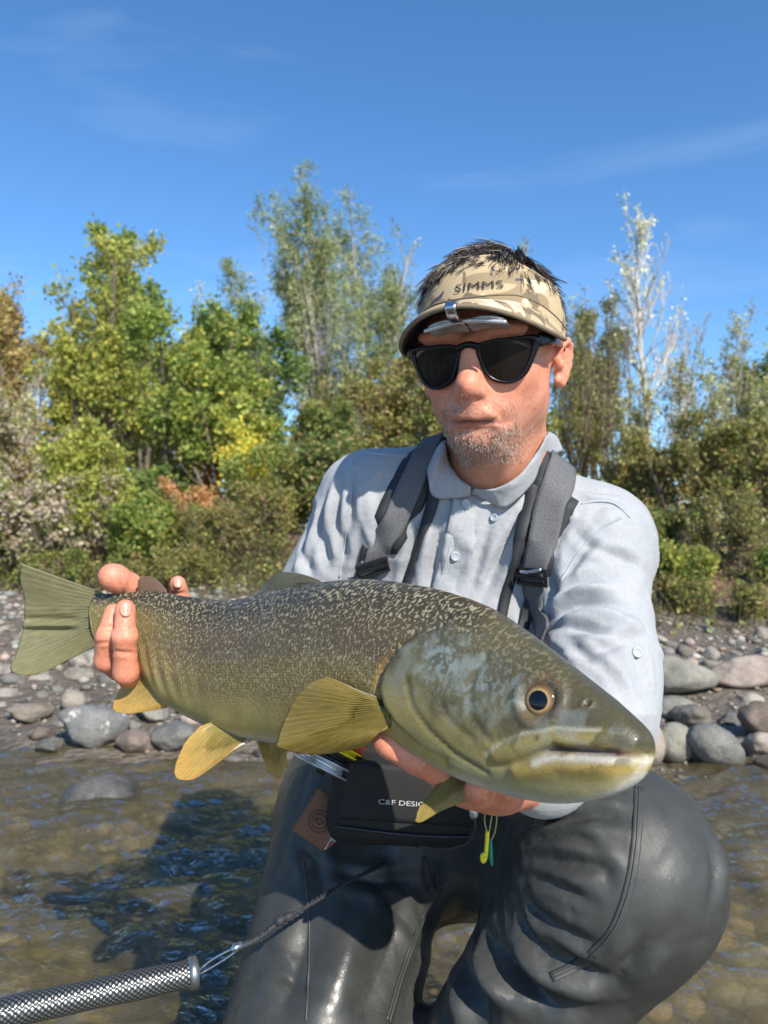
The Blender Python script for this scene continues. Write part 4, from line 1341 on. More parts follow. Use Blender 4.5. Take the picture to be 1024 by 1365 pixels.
blue = 0.75 * blob(575, 878, 0.017) + 0.6 * blob(600, 880, 0.012) + 0.55 * blob(688, 930, 0.011) + 0.5 * blob(735, 962, 0.008) + 0.45 * blob(650, 905, 0.012) + 0.35 * blob(640, 930, 0.02) + 0.3 * blob(605, 925, 0.02)
brk = 0.55 + 0.9 * fbm(np.stack([AH[:, 0] * 150, AH[:, 1] * 150, 0 * v], -1), 3, 51)
bluem = np.clip(blue, 0, 1)
colr = lay(colr, (0.34, 0.19, 0.06), 0.65 * win * np.exp(-((sd + 0.004) / 0.004) ** 2) * (1 - sstep(-0.2, 0.3, v)))
colr = lay(colr, (0.035, 0.028, 0.016), 0.8 * win * np.exp(-((sd + 0.0012) / 0.0022) ** 2))
colr = lay(colr, (0.06, 0.052, 0.028), 0.65 * np.exp(-(d2 / 0.0016) ** 2))
colr = lay(colr, (0.06, 0.052, 0.028), 0.5 * np.exp(-(d3 / 0.002) ** 2))
# jaw: yellow plates, white lip, dark gap
jw = np.exp(-(dxc / 0.0055) ** 2) * (AH[:, 0] > lin * 0.80)
colr = lay(colr, (0.30, 0.235, 0.075), 0.7 * jw)
lip = np.exp(-((dm - 0.0042) / 0.0026) ** 2) * ((tm > 0.30) & (AH[:, 1] < np.interp(AH[:, 0], mo[:, 0], mo[:, 1])))
colr = lay(colr, (0.62, 0.56, 0.48), 0.7 * lip)
ljw = np.exp(-(dl / 0.005) ** 2) * (AH[:, 0] > lin * 0.80) * (1 - lip)
colr = lay(colr, (0.40, 0.285, 0.075), 0.75 * ljw)
colr = lay(colr, (0.45, 0.42, 0.30), 0.6 * np.exp(-(dx_ / 0.0013) ** 2))
colr = lay(colr, (0.10, 0.028, 0.022), np.exp(-(dm / 0.0016) ** 2) * sstep(0.40, 0.50, tm) * (1 - sstep(0.82, 0.92, tm)))
colr = lay(colr, (0.10, 0.060, 0.030), 0.75 * np.exp(-((de - 0.0128) / 0.0030) ** 2))
colr = lay(colr, (0.02, 0.018, 0.012), 0.9 * np.exp(-(dn_ / 0.0012) ** 2))
# grey blue blotches over the cheek and gill cover
mot = fbm(np.stack([AH[:, 0] * 130, AH[:, 1] * 110, 0 * v + 2], -1), 3, 91)
colr = lay(colr, (0.21, 0.25, 0.25), hd * sstep(0.08, 0.30, mot) * 0.30 * sstep(-0.45, 0.0, v) * (1 - sstep(0.55, 0.85, v)))
colr = lay(colr, (0.060, 0.054, 0.030), hd * sstep(0.02, 0.30, -mot) * 0.70 * sstep(-0.6, 0.0, v))
marb = sstep(-0.85, -0.2, v) * (1 - 0.0 * hd)
marb = marb * (1 - hd) + hd * 0.34 * sstep(0.30, 0.75, v) * (1 - sstep(0.86, 0.95, a))
me = make_mesh('body', Vall, [Fq, cap0, cap1])
ext = lambda q: np.concatenate([q, q[[0]], q[[-1]]], 0)
add_col(me, 'pigment', ext(colr))
add_float(me, 'marbling', ext(marb))
arcB = np.broadcast_to(phi[None] * 1.0, HH.shape) * np.maximum(FH, 0.01)[:, None] * 0.95
side_id = np.broadcast_to(np.where(cph > 0, 0.0, 5.0)[None], HH.shape)
add_vec(me, 'skin_uv', ext(np.stack([AA.ravel(), HH.ravel() + 0 * arcB.ravel(), side_id.ravel()], 1)))
add_float(me, 'height', ext(v))
add_float(me, 'bluespot', ext(bluem))

t = NT('trout_skin')
uv = t.attr('skin_uv', 'Vector')
pig = t.attr('pigment', 'Color')
mb = t.attr('marbling', 'Fac')
hv = t.attr('height', 'Fac')
wp = t.noise(uv, 120, 3, 0.6, 0, 'Color')
wpv = t.node('ShaderNodeVectorMath', {'operation': 'MULTIPLY_ADD'})
t.l.new(wp, wpv.inputs[0]); wpv.inputs[1].default_value = (0.006, 0.006, 0); t.l.new(uv, wpv.inputs[2])
# worm like marbling on the back, short upright dashes lower down
w1 = t.noise(t.mapping(wpv.outputs[0], (430, 360, 1)), 1.0, 1.5, 0.45, 0.4)
w2 = t.noise(t.mapping(wpv.outputs[0], (620, 240, 1)), 1.0, 1.5, 0.5, 0.2)
wsel = t.math('MULTIPLY_ADD', hv, 1.6, 0.0, clamp=True)
wn_ = t.mix(wsel, w2, w1)
fleck = t.ramp(wn_, [(0.535, 0), (0.60, 1)])
big = t.noise(uv, 26, 4, 0.6)
pc = t.mix(0.5, pig, t.ramp(big, [(0.3, 0.32), (0.7, 0.68)]), 'OVERLAY')
fine = t.noise(uv, 700, 2, 0.5)
pc = t.mix(0.35, pc, t.ramp(fine, [(0.3, 0.3), (0.7, 0.7)]), 'OVERLAY')
flc = t.mix(t.math('MULTIPLY', t.math('MULTIPLY', fleck, mb), t.math('MULTIPLY_ADD', big, 0.9, 0.15)), pc, (0.36, 0.32, 0.20))
bsp = t.attr('bluespot', 'Fac')
bn = t.ramp(t.noise(t.mapping(wpv.outputs[0], (250, 190, 1)), 1.0, 1.5, 0.45, 0.4), [(0.50, 0), (0.57, 1)])
flc = t.mix(t.math('MULTIPLY', bsp, 0.22), flc, (0.10, 0.135, 0.14))
flc = t.mix(t.math('MULTIPLY', t.math('MULTIPLY', bn, bsp), 0.50), flc, (0.22, 0.27, 0.28))
scl = t.voro(t.mapping(uv, (420, 420, 1)), 1.0, 'F1', 'Distance', 0.6)
bp = t.bump(t.math('ADD', t.math('MULTIPLY', scl, t.math('MULTIPLY_ADD', mb, 0.8, 0.12)), t.math('MULTIPLY', fine, 0.3)), 0.42, 0.0013)
sh = t.bsdf(flc, t.math('MULTIPLY_ADD', fine, 0.25, 0.30), bp, 0.27, 0.0, Coat_Weight=0.18, Coat_Roughness=0.05, Subsurface_Weight=0.06, Subsurface_Radius=(0.004, 0.003, 0.001), Subsurface_Scale=1.0)
m_fish = t.done(sh)
fish = empty('trout', tuple(FB[200]))


def child(name, me, mat, parent):
    """child whose mesh is given in world coordinates."""
    o = obj(name, me, mat, parent)
    o.matrix_parent_inverse = Matrix.Translation(parent.matrix_basis.translation).inverted() if parent.parent is None else Matrix.Identity(4)
    return o


child('body', me, m_fish, fish)
tag(fish, 'large olive marbled trout held out in both hands', 'fish')


def fin_material(name, c_base, c_tip, c_edge, trans=0.3):
    t = NT(name)
    uv = t.attr('fin_uv', 'Vector')
    sep = t.node('ShaderNodeSeparateXYZ', Vector=uv)
    n = t.noise(t.mapping(uv, (2, 5, 1)), 2.2, 5, 0.65)
    n7 = t.noise(t.mapping(uv, (4, 30, 1)), 1.5, 4, 0.6)
    ray = t.wave(t.mapping(uv, (0.05, 1, 0)), 6.0, 1.6, 2, 1.0, 'Y')
    ray2 = t.wave(t.mapping(uv, (0.1, 1, 0)), 23.0, 1.5, 2, 1.0, 'Y')
    col = t.mix(t.math('ADD', sep.outputs['X'], t.math('MULTIPLY_ADD', n, 1.3, -0.65), clamp=True), c_base, c_tip)
    col = t.mix(t.math('MULTIPLY', ray, 0.12), col, tuple(x * 0.45 for x in c_base))
    col = t.mix(t.math('MULTIPLY', ray2, 0.16), col, tuple(min(1, x * 1.7) for x in c_tip))
    col = t.mix(t.ramp(sep.outputs['Z'], [(0.80, 0), (1.0, 0.75)]), col, c_edge)
    col = t.mix(0.55, col, t.ramp(n7, [(0.3, 0.3), (0.7, 0.68)]), 'OVERLAY')
    b = t.bump(t.math('ADD', ray, t.math('MULTIPLY', ray2, 0.6)), 0.22, 0.0008)
    s1 = t.bsdf(col, 0.32, b, 0.5, Coat_Weight=0.2, Coat_Roughness=0.15)
    tl = t.node('ShaderNodeBsdfTranslucent'); t.l.new(col, tl.inputs['Color'])
    mxs = t.node('ShaderNodeMixShader', Fac=trans)
    t.l.new(s1, mxs.inputs[1]); t.l.new(tl.outputs[0], mxs.inputs[2])
    return t.done(mxs.outputs[0])


def fin(name, base, tip, mat, th=0.0022, nr=46, nt=72, ridge=0.00025, rays=24, wave=0.003, bulge=(0, 0, 0), edge_t=None, seed=0):
    B = catmull(PP(*base), nt); T = catmull(PP(*tip), nt)
    r = np.linspace(0, 1, nr)[:, None, None]
    G = B[None] * (1 - r) + T[None] * r
    G = G + np.array(bulge)[None, None] * (np.sin(np.pi * r))
    du = np.gradient(G, axis=0); dv = np.gradient(G, axis=1)
    N = norm(np.cross(du, dv))
    tt = np.linspace(0, 1, nt)[None, :]
    rr = np.linspace(0, 1, nr)[:, None]
    off = ridge * np.sin(tt * rays * 2 * np.pi + 1.5 * rr) * (1 - 0.5 * rr) + wave * rr * np.sin(tt * 5.5 + rr * 2.5 + seed)
    # ragged trailing edge
    rag = (0.003 * np.sin(tt * rays * 2 * np.pi) + 0.022 * vnoise(np.stack([tt * 19 + seed, 0 * tt, 0 * tt], -1), 5) * (np.abs(vnoise(np.stack([tt * 7, 0 * tt, 0 * tt], -1), 6)) > 0.25)) * sstep(0.72, 1, rr)
    G = G + N * off[..., None] + du * (nr * rag)[..., None] * 0.4
    thick = th * (1 - 0.85 * rr) * (0.35 + 0.65 * np.sin(np.pi * np.clip(tt, 0.03, 0.97)) ** 0.5) + 0.0003
    m_ = slab(name, G, thick)
    uvz = np.zeros_like(rr * tt) if edge_t is None else sstep(*edge_t, tt + 0 * rr) * np.ones_like(rr)
    u3 = np.stack([rr + 0 * tt, tt + 0 * rr, uvz], -1).reshape(-1, 3)
    add_vec(m_, 'fin_uv', np.vstack([u3, u3]))
    return child(name, m_, mat, fish)


m_fin_y = fin_material('fin_yellow', (0.24, 0.195, 0.050), (0.44, 0.32, 0.075), (0.75, 0.70, 0.60), 0.5)
m_fin_o = fin_material('fin_orange_yellow', (0.22, 0.20, 0.055), (0.56, 0.34, 0.085), (0.85, 0.80, 0.70), 0.30)
m_fin_g = fin_material('fin_olive', (0.22, 0.205, 0.095), (0.29, 0.265, 0.13), (0.30, 0.24, 0.12), 0.30)
m_fin_d = fin_material('fin_dark_olive', (0.085, 0.080, 0.045), (0.14, 0.13, 0.07), (0.2, 0.18, 0.12), 0.25)
m_fin_b = fin_material('fin_brown', (0.16, 0.10, 0.06), (0.20, 0.12, 0.075), (0.2, 0.12, 0.09), 0.3)

tf = fin('tail_fin', [(142, 792, 0.799), (134, 806, 0.801), (130, 822, 0.802), (134, 838, 0.801), (144, 853, 0.799)],
    [(30, 750, 0.825), (27, 775, 0.83), (31, 800, 0.832), (29, 822, 0.832), (27, 845, 0.83), (20, 872, 0.826), (15, 892, 0.822), (30, 899, 0.82), (56, 897, 0.817)], m_fin_g, 0.004, rays=22, wave=0.003, ridge=0.0003)
# the two pressed folds across the middle of the tail
co = np.empty(len(tf.data.vertices) * 3); tf.data.vertices.foreach_get('co', co); co = co.reshape(-1, 3)
_, cy, _ = project(co)
cx_ = project(co)[0]
fw = sstep(20, 40, cx_) * (1 - sstep(85, 112, cx_))
co[:, 1] += fw * (0.0035 * np.exp(-((cy - 826) / 5) ** 2) + 0.0035 * np.exp(-((cy - 840) / 4.5) ** 2) - 0.0035 * np.exp(-((cy - 833) / 4) ** 2))
tf.data.vertices.foreach_set('co', co.ravel())
fin('pectoral_fin', [(516, 934, 0.553), (520, 948, 0.549), (523, 966, 0.549)],
    [(438, 905, 0.578), (408, 914, 0.586), (386, 936, 0.592), (373, 962, 0.594), (366, 988, 0.594), (372, 996, 0.592), (420, 1000, 0.582), (486, 989, 0.563)], m_fin_y, 0.0034, bulge=(0, -0.008, 0.002), edge_t=(0.02, 0.0), wave=0.004)
fin('pelvic_fin', [(284, 962, 0.708), (308, 975, 0.698), (334, 986, 0.688)],
    [(266, 967, 0.70), (247, 990, 0.695), (236, 1014, 0.69), (232, 1032, 0.688), (240, 1040, 0.686), (262, 1037, 0.684), (298, 1014, 0.682), (322, 996, 0.683)], m_fin_o, 0.004, edge_t=(0.80, 0.98), wave=0.003)
fin('pelvic_fin', [(345, 985, 0.715), (362, 988, 0.71), (382, 990, 0.705)],
    [(346, 1000, 0.715), (353, 1022, 0.712), (366, 1036, 0.708), (376, 1036, 0.706), (383, 1018, 0.704)], m_fin_o, 0.003, wave=0.002, seed=1)
fin('anal_fin', [(182, 888, 0.780), (200, 905, 0.772), (228, 935, 0.757)],
    [(166, 905, 0.778), (153, 930, 0.775), (152, 946, 0.772), (166, 951, 0.768), (192, 949, 0.764), (222, 943, 0.757)], m_fin_o, 0.004, wave=0.003, seed=2)
fin('pectoral_fin', [(600, 1010, 0.572), (618, 1022, 0.566), (640, 1034, 0.56)],
    [(590, 1030, 0.568), (575, 1056, 0.562), (556, 1084, 0.556), (553, 1094, 0.555), (562, 1096, 0.554), (588, 1080, 0.554), (622, 1066, 0.552)], m_fin_y, 0.003, wave=0.002, seed=3)
fin('dorsal_fin', [(432, 780, 0.664), (395, 788, 0.684), (334, 803, 0.722)],
    [(426, 774, 0.67), (404, 766, 0.684), (380, 763, 0.70), (362, 768, 0.712), (350, 780, 0.722), (338, 797, 0.728)], m_fin_d, 0.005, wave=0.002, seed=4)
fin('adipose_fin', [(222, 794, 0.776), (205, 793, 0.781), (186, 792, 0.785)],
    [(222, 786, 0.776), (208, 772, 0.781), (194, 768, 0.785), (185, 773, 0.787), (184, 786, 0.787)], m_fin_b, 0.006, rays=3, wave=0.0, ridge=0.0, nr=20, nt=30)


# eye: ball with iris and pupil, one on each flank
def dome_mesh(name, c, n, r, h, rings=12, seg=40, sink=0.0):
    """shallow dome cap of radius r and height h standing on plane through c with normal n."""
    n = norm(n); a_ = norm(np.cross(n, (0, 0, 1.0))); b_ = np.cross(n, a_)
    V = []; tt = np.linspace(0, np.pi / 2, rings)
    for k in tt[::-1]:
        q = np.arange(seg) * 2 * np.pi / seg
        V.append(c + n * (h * np.cos(k) - sink) + r * np.sin(k) * (a_ * np.cos(q)[:, None] + b_ * np.sin(q)[:, None]))
    V = np.vstack(V)
    F = grid_faces(rings, seg, True)
    return make_mesh(name, V, F)


t = NT('fish_iris')
pos = t.attr('rad')
n = t.noise(t.coord('Object'), 900, 3)
col = t.ramp(pos, [(0.0, (0.004, 0.005, 0.008)), (0.50, (0.004, 0.005, 0.008)), (0.57, (0.38, 0.26, 0.11)), (0.63, (0.22, 0.135, 0.06)), (0.78, (0.10, 0.06, 0.03)), (1.0, (0.06, 0.035, 0.02))])
col = t.mix(0.4, col, t.ramp(n, [(0.3, 0.3), (0.7, 0.7)]), 'OVERLAY')
m_iris = t.done(t.bsdf(col, 0.10, None, 0.25, Coat_Weight=0.25, Coat_Roughness=0.02))
for sgn in (1, -1):
    iu = int(np.argmin(np.abs(F_A - ey[0])))
    ce = FC[iu] + F_up[iu] * ey[1]
    wloc = FW[iu] * math.sqrt(max(0.05, 1 - (ey[1] / FH[iu]) ** 2)) * 0.98
    nn = norm(F_side[iu] * sgn + F_up[iu] * 0.22 + F_tan[iu] * 0.20)
    ce = ce + F_side[iu] * sgn * wloc
    m_ = dome_mesh('eye', ce, nn, 0.0114, 0.0054, 14, 44, 0.0030)
    co = np.empty(len(m_.vertices) * 3); m_.vertices.foreach_get('co', co); co = co.reshape(-1, 3)
    rel = co - ce; rel = rel - (rel @ nn)[:, None] * nn
    add_float(m_, 'rad', np.linalg.norm(rel, axis=1) / 0.0118)
    child('eye', m_, m_iris, fish)

# =====================================================================
# MAN
# =====================================================================
def rot_xyz(ax, ang):
    return np.array(Matrix.Rotation(ang, 3, ax))


H_R = rot_xyz('Y', R(-1.0)) @ rot_xyz('Z', R(-20)) @ rot_xyz('X', R(7))
H_O = P(653, 480, 0.845)


def HL(*p):
    """head-local point (x to his left, y back, z up) -> world."""
    return H_O + H_R @ np.array(p, float)


def HLV(A):
    return H_O + np.asarray(A, float) @ H_R.T


def to_head(Vw):
    return (np.asarray(Vw) - H_O) @ H_R


CR_C, CR_R = np.array((0, 0.014, 0.030)), np.array((0.0735, 0.094, 0.088))

# ---- body: head, neck, arms and hands as one sculpted surface
B = Field((-0.335, 0.46, 0.30), (0.31, 1.10, 1.00), 0.0025)


def hell(c, r, k=0.01, sub=False, rot=None):
    M = H_R if rot is None else H_R @ rot
    B.ell(HL(*c), r, k, M, sub)


def hcone(a, b, ra, rb, k=0.008, sub=False):
    B.cone(HL(*a), HL(*b), ra, rb, k, sub)


hell(CR_C, CR_R)
hell((0, -0.030, -0.028), (0.0540, 0.066, 0.069), 0.03)
hell((0, -0.026, -0.046), (0.0450, 0.062, 0.042), 0.02)
for s in (-1, 1):
    hell((s * 0.0405, -0.008, -0.044), (0.0165, 0.030, 0.024), 0.024)         # jaw angle
    hell((s * 0.0345, -0.058, -0.022), (0.021, 0.025, 0.018), 0.018)         # cheek
    hell((s * 0.031, -0.080, 0.020), (0.026, 0.014, 0.010), 0.014)          # brow
    hell((s * 0.031, -0.102, -0.010), (0.018, 0.016, 0.013), 0.012, sub=True)  # eye socket
    hell((s * 0.031, -0.078, -0.010), (0.015, 0.013, 0.013), 0.006)          # closed lid ball
hell((0, -0.0745, -0.0800), (0.0215, 0.0200, 0.0170), 0.024)                     # chin
hell((0, -0.069, -0.058), (0.031, 0.028, 0.024), 0.018)                     # muzzle
hcone((0, -0.0935, 0.006), (0, -0.1060, -0.030), 0.0076, 0.0100, 0.014)      # nose
hell((0, -0.1078, -0.0360), (0.0098, 0.0115, 0.0098), 0.014)
for s in (-1, 1):
    hell((s * 0.0096, -0.0985, -0.0405), (0.0066, 0.0105, 0.0066), 0.005)   # nostril wing
    hell((s * 0.0060, -0.1060, -0.0480), (0.0038, 0.0050, 0.0032), 0.003, sub=True)
hcone((0, -0.0985, -0.050), (0, -0.0965, -0.058), 0.0040, 0.0050, 0.010)      # philtrum
hell((0, -0.0895, -0.0630), (0.0240, 0.0070, 0.0044), 0.010)
hell((0, -0.0872, -0.0715), (0.0195, 0.0068, 0.0042), 0.012)
for s in (-1, 1):
    hcone((0, -0.1025, -0.0672), (s * 0.0150, -0.0985, -0.0672), 0.0013, 0.0012, 0.002, sub=True)
    hcone((s * 0.0150, -0.0985, -0.0672), (s * 0.0262, -0.0880, -0.0682), 0.0013, 0.0012, 0.003, sub=True)
    hcone((s * 0.026, -0.0955, -0.045), (s * 0.035, -0.084, -0.068), 0.0020, 0.0016, 0.016, sub=True)  # smile fold
hcone((-0.014, -0.0935, -0.0770), (0.014, -0.0935, -0.0770), 0.0020, 0.0020, 0.014, sub=True)            # under lip
for s in (-1, 1):                                                             # ears
    re = rot_xyz('Z', R(-14 * s)) @ rot_xyz('X', R(-8))
    hell((s * 0.0755, 0.011, -0.011), (0.0050, 0.0150, 0.0250), 0.005, rot=re)
    rim = [(0.0775, -0.002, 0.004), (0.0815, 0.002, 0.014), (0.0845, 0.012, 0.0195), (0.0860, 0.023, 0.014), (0.0855, 0.0275, 0.001), (0.0835, 0.0250, -0.014), (0.0800, 0.0165, -0.028), (0.0765, 0.0060, -0.036), (0.0735, -0.0030, -0.033)]
    rim = [(s * (x_ - 0.0015 - (0.006 if s < 0 else 0)), 0.011 + (y_ - 0.012) * 0.86, -0.009 + (z_ + 0.009) * 0.80) for x_, y_, z_ in rim]
    rr_e = [0.0026, 0.0032, 0.0036, 0.0036, 0.0034, 0.0034, 0.0040, 0.0056, 0.0046]
    for q in range(len(rim) - 1): hcone(rim[q], rim[q + 1], rr_e[q], rr_e[q + 1], 0.003)
    anti = [(0.0815, 0.0150, 0.006), (0.0825, 0.0185, -0.004), (0.0805, 0.0145, -0.018)]
    for q in range(2): hcone((s * (anti[q][0] - 0.0015), anti[q][1], anti[q][2] * 0.85 - 0.002), (s * (anti[q + 1][0] - 0.0015), anti[q + 1][1], anti[q + 1][2] * 0.85 - 0.002), 0.0030, 0.0028, 0.003)
    hell((s * 0.0825, 0.0070, -0.010), (0.0060, 0.0065, 0.0095), 0.003, True, re)
    hell((s * 0.0765, -0.0030, -0.012), (0.0050, 0.0042, 0.0065), 0.004, rot=re)
# neck
NB = P(662, 640, 0.915)
B.cone(HL(0, 0.022, -0.055), NB, 0.054, 0.062, 0.022)
B.cone(HL(0, -0.035, -0.078), NB + np.array((0, -0.028, 0)), 0.026, 0.034, 0.030)
B.cone(HL(0, -0.044, -0.095), NB + np.array((0.0, -0.040, 0.006)), 0.013, 0.018, 0.030)
# torso under the clothes
SR, SL = P(494, 672, 0.935), P(797, 724, 0.885)
B.cone(SR + (0.02, 0, -0.01), SL + (-0.02, 0, -0.01), 0.035, 0.035, 0.03)
B.ell(P(640, 810, 0.955), (0.125, 0.07, 0.15), 0.03)
B.ell(P(600, 960, 0.93), (0.12, 0.08, 0.13), 0.03)
ER, WR = P(378, 885, 0.970), P(246, 858, 0.862)
EL, WL = P(798, 950, 0.762), P(716, 1030, 0.642)
B.chain([SR, ER], [0.038, 0.034], 0.02)
B.chain([ER, WR], [0.034, 0.024], 0.02)
B.chain([SL, EL], [0.038, 0.034], 0.02)
B.chain([EL, WL], [0.034, 0.0245], 0.02)
# right hand (at the tail): palm behind and below, two fingers up the near side, thumb over the back
PR = P(200, 868, 0.828)
B.chain([WR, PR], [0.025, 0.026], 0.018)
B.ell(P(186, 872, 0.822), (0.030, 0.020, 0.026), 0.016)
B.chain([P(190, 880, 0.815), P(176, 905, 0.790), P(168, 896, 0.760), P(166, 848, 0.748), P(167, 816, 0.754)], [0.0120, 0.0126, 0.0124, 0.0108, 0.0098], 0.004)
B.ell(P(166, 850, 0.7475), (0.0116, 0.0112, 0.0085), 0.006)
B.ell(P(167, 813, 0.7535), (0.0098, 0.0090, 0.0110), 0.003)
B.chain([P(184, 876, 0.822), P(158, 892, 0.800), P(141, 880, 0.771), P(142, 848, 0.760), P(151, 816, 0.768)], [0.0115, 0.0118, 0.0117, 0.0100, 0.0090], 0.0025)
B.ell(P(142, 850, 0.7600), (0.0106, 0.0104, 0.0080), 0.003)
B.chain([P(206, 880, 0.815), P(196, 906, 0.805), P(186, 904, 0.795)], [0.0115, 0.0112, 0.009], 0.004)
B.chain([P(196, 850, 0.835), P(188, 800, 0.822), P(172, 781, 0.806), P(154, 771, 0.790), P(148, 768, 0.785)], [0.0150, 0.0125, 0.0128, 0.0135, 0.0128], 0.007)
B.chain([P(232, 862, 0.845), P(243, 806, 0.822), P(237, 778, 0.806)], [0.0140, 0.0100, 0.0088], 0.007)
# left hand (under the throat)
PL_ = P(668, 1042, 0.604)
B.chain([WL, PL_], [0.0250, 0.024], 0.018)
B.ell(P(640, 1046, 0.598), (0.034, 0.034, 0.017), 0.016)
B.chain([P(622, 1040, 0.592), P(590, 1029, 0.575), P(556, 1012, 0.566), P(522, 992, 0.566), P(514, 988, 0.568)], [0.0120, 0.0118, 0.0112, 0.0108, 0.0102], 0.004)
B.chain([P(630, 1050, 0.590), P(596, 1040, 0.592), P(565, 1020, 0.604)], [0.0118, 0.0110, 0.0092], 0.003)
B.chain([P(640, 1050, 0.585), P(640, 1056, 0.556), P(638, 1051, 0.541)], [0.0125, 0.0112, 0.0098], 0.004)
B.chain([P(655, 1052, 0.590), P(672, 1060, 0.560), P(676, 1050, 0.545)], [0.012, 0.0108, 0.0090], 0.004)
V, F = B.mesh(2)
Nb = vnormals(V, F)
dB = np.zeros(len(V))
bbvh = BVHTree.FromPolygons([tuple(v) for v in V], [tuple(f) for f in F])


def crease(p0, p1, amp, w, lift=0.35):
    global dB
    q = []
    for k in np.linspace(0, 1, 6):
        px, py = p0[0] + (p1[0] - p0[0]) * k, p0[1] + (p1[1] - p0[1]) * k
        o_ = np.array((0, 0, CAM_Z)); dr = norm(P(px, py, 1.0) - o_)
        h = bbvh.ray_cast(Vector(o_ + dr * 0.3), Vector(dr))
        if h[0] is not None: q.append(np.array(h[0]))
    if len(q) < 2: return
    d_, t_ = seg_dist(V, np.array(q))
    tp = np.sin(np.pi * np.clip(t_, 0.06, 0.94)) ** 0.5
    dB = dB - tp * amp * (np.exp(-d_ / w) - lift * np.exp(-((d_ - 2.6 * w) / (1.4 * w)) ** 2))


for cr in (((152, 840), (180, 836)), ((153, 846), (181, 843)), ((150, 868), (182, 872)), ((128, 858), (148, 856)), ((134, 838), (152, 836)), ((166, 796), (160, 772)), ((172, 796), (170, 776)),
           ((545, 1020), (560, 1000)), ((552, 1024), (566, 1006)), ((530, 1008), (545, 988)), ((230, 792), (250, 790))):
    crease(*cr, 0.0017, 0.0016, 0.5)
mouth_px = [(602, 563.5), (619, 563), (637, 564), (655, 562.5), (673, 562)]
for i_ in range(4): pass
qm = []
for mp_ in catmull(np.array(mouth_px, float), 13):
    o_ = np.array((0, 0, CAM_Z)); dr = norm(P(mp_[0], mp_[1], 1.0) - o_)
    h_ = bbvh.ray_cast(Vector(o_ + dr * 0.3), Vector(dr))
    qm.append(np.array(h_[0]))
d_m, t_m = seg_dist(V, np.array(qm))
up_m = to_head(V)[:, 2] - to_head(np.array(qm))[:, 2].mean()
dB = dB - 0.0034 * np.sin(np.pi * np.clip(t_m, 0.06, 0.94)) ** 0.4 * np.exp(-(d_m / 0.0021) ** 2)
dB = dB + 0.0007 * np.sin(np.pi * np.clip(t_m, 0.05, 0.95)) * (np.exp(-((d_m - 0.0055) / 0.0028) ** 2))
crease((613, 519), (611, 531), 0.0016, 0.0018, 0.3); crease((648, 517), (652, 530), 0.0018, 0.0018, 0.3); crease((608, 536), (600, 566), 0.0022, 0.0032, 0.5); crease((652, 536), (676, 564), 0.0026, 0.0034, 0.5); crease((674, 566), (677, 588), 0.0012, 0.0026); crease((601, 566), (604, 584), 0.0010, 0.0026); crease((622, 586), (656, 585), 0.0016, 0.0034, 0.4)
crease((690, 600), (722, 560), 0.0006, 0.003); crease((716, 470), (730, 468), 0.0008, 0.0014); crease((714, 480), (730, 484), 0.0007, 0.0014)
V = V + Nb * dB[:, None]
me = make_mesh('body', V, F)
L = to_head(V)
lx, ly, lz = np.abs(L[:, 0]), L[:, 1], L[:, 2]
face = (ly < 0.02) & (lz > -0.16) & (lx < 0.09)
lips = np.exp(-(d_m / 0.0062) ** 2) * np.sin(np.pi * np.clip(t_m, 0.05, 0.95)) ** 0.5
mdark = np.exp(-(d_m / 0.0021) ** 2) * np.sin(np.pi * np.clip(t_m, 0.02, 0.98)) ** 0.3
stub = face * sstep(-0.035, -0.055, -(-lz)) if False else face * (1 - sstep(-0.060, -0.030, lz)) * (ly < 0.012) * sstep(-0.150, -0.118, lz)
gote = np.clip(np.exp(-((lx / 0.030) ** 4)) * sstep(-0.064, -0.072, lz) if False else np.exp(-((lx / 0.030) ** 4)) * (lz < -0.070) * (lz > -0.118) * (ly < -0.045), 0, 1)
stub = np.clip(stub * (1 - lips), 0, 1)
red = np.clip(np.exp(-(((L[:, 0]) / 0.016) ** 2 + ((lz + 0.034) / 0.018) ** 2)) * (ly < -0.085) + 0.7 * np.exp(-(((lx - 0.043) / 0.02) ** 2 + ((lz + 0.03) / 0.02) ** 2)) * (ly < 0) + 0.9 * np.exp(-(((lx - 0.083) / 0.01) ** 2)) * (ly > -0.02) * (lz > -0.05) * (lz < 0.05), 0, 1)
hand = (V[:, 2] < 0.62)
qs = (L - CR_C) / CR_R
scalp = (np.linalg.norm(qs, axis=1) < 1.05) * sstep(0.045, 0.065, lz + 0.045 * sstep(-0.02, 0.04, ly))
mdark = np.maximum(mdark, 0.9 * scalp)
mask = np.stack([lips, stub, np.where(hand, 0.65, red), mdark], 1)
add_col(me, 'skinmask', mask)
t = NT('skin')
c = t.coord('Object')
mk = t.node('ShaderNodeSeparateXYZ', Vector=t.attr('skinmask', 'Vector'))
n1 = t.noise(c, 45, 5, 0.6); n2 = t.noise(c, 420, 3, 0.55); n3 = t.noise(c, 1500, 2, 0.5)
col = t.ramp(n1, [(0.30, (0.53, 0.215, 0.130)), (0.50, (0.60, 0.260, 0.160)), (0.70, (0.65, 0.300, 0.195))])
col = t.mix(t.math('MULTIPLY', mk.outputs['Z'], 0.65), col, (0.70, 0.225, 0.135))
col = t.mix(0.4, col, t.ramp(n2, [(0.3, 0.3), (0.7, 0.7)]), 'OVERLAY')
bl = t.ramp(t.noise(c, 95, 4, 0.6, 0.5), [(0.50, 0), (0.66, 0.40)])
col = t.mix(bl, col, (0.50, 0.150, 0.095))
mole = t.ramp(t.noise(c, 260, 1), [(0.74, 0), (0.80, 0.25)])
col = t.mix(mole, col, (0.25, 0.10, 0.06))
col = t.mix(t.math('MULTIPLY', mk.outputs['X'], 0.7), col, (0.36, 0.110, 0.085))
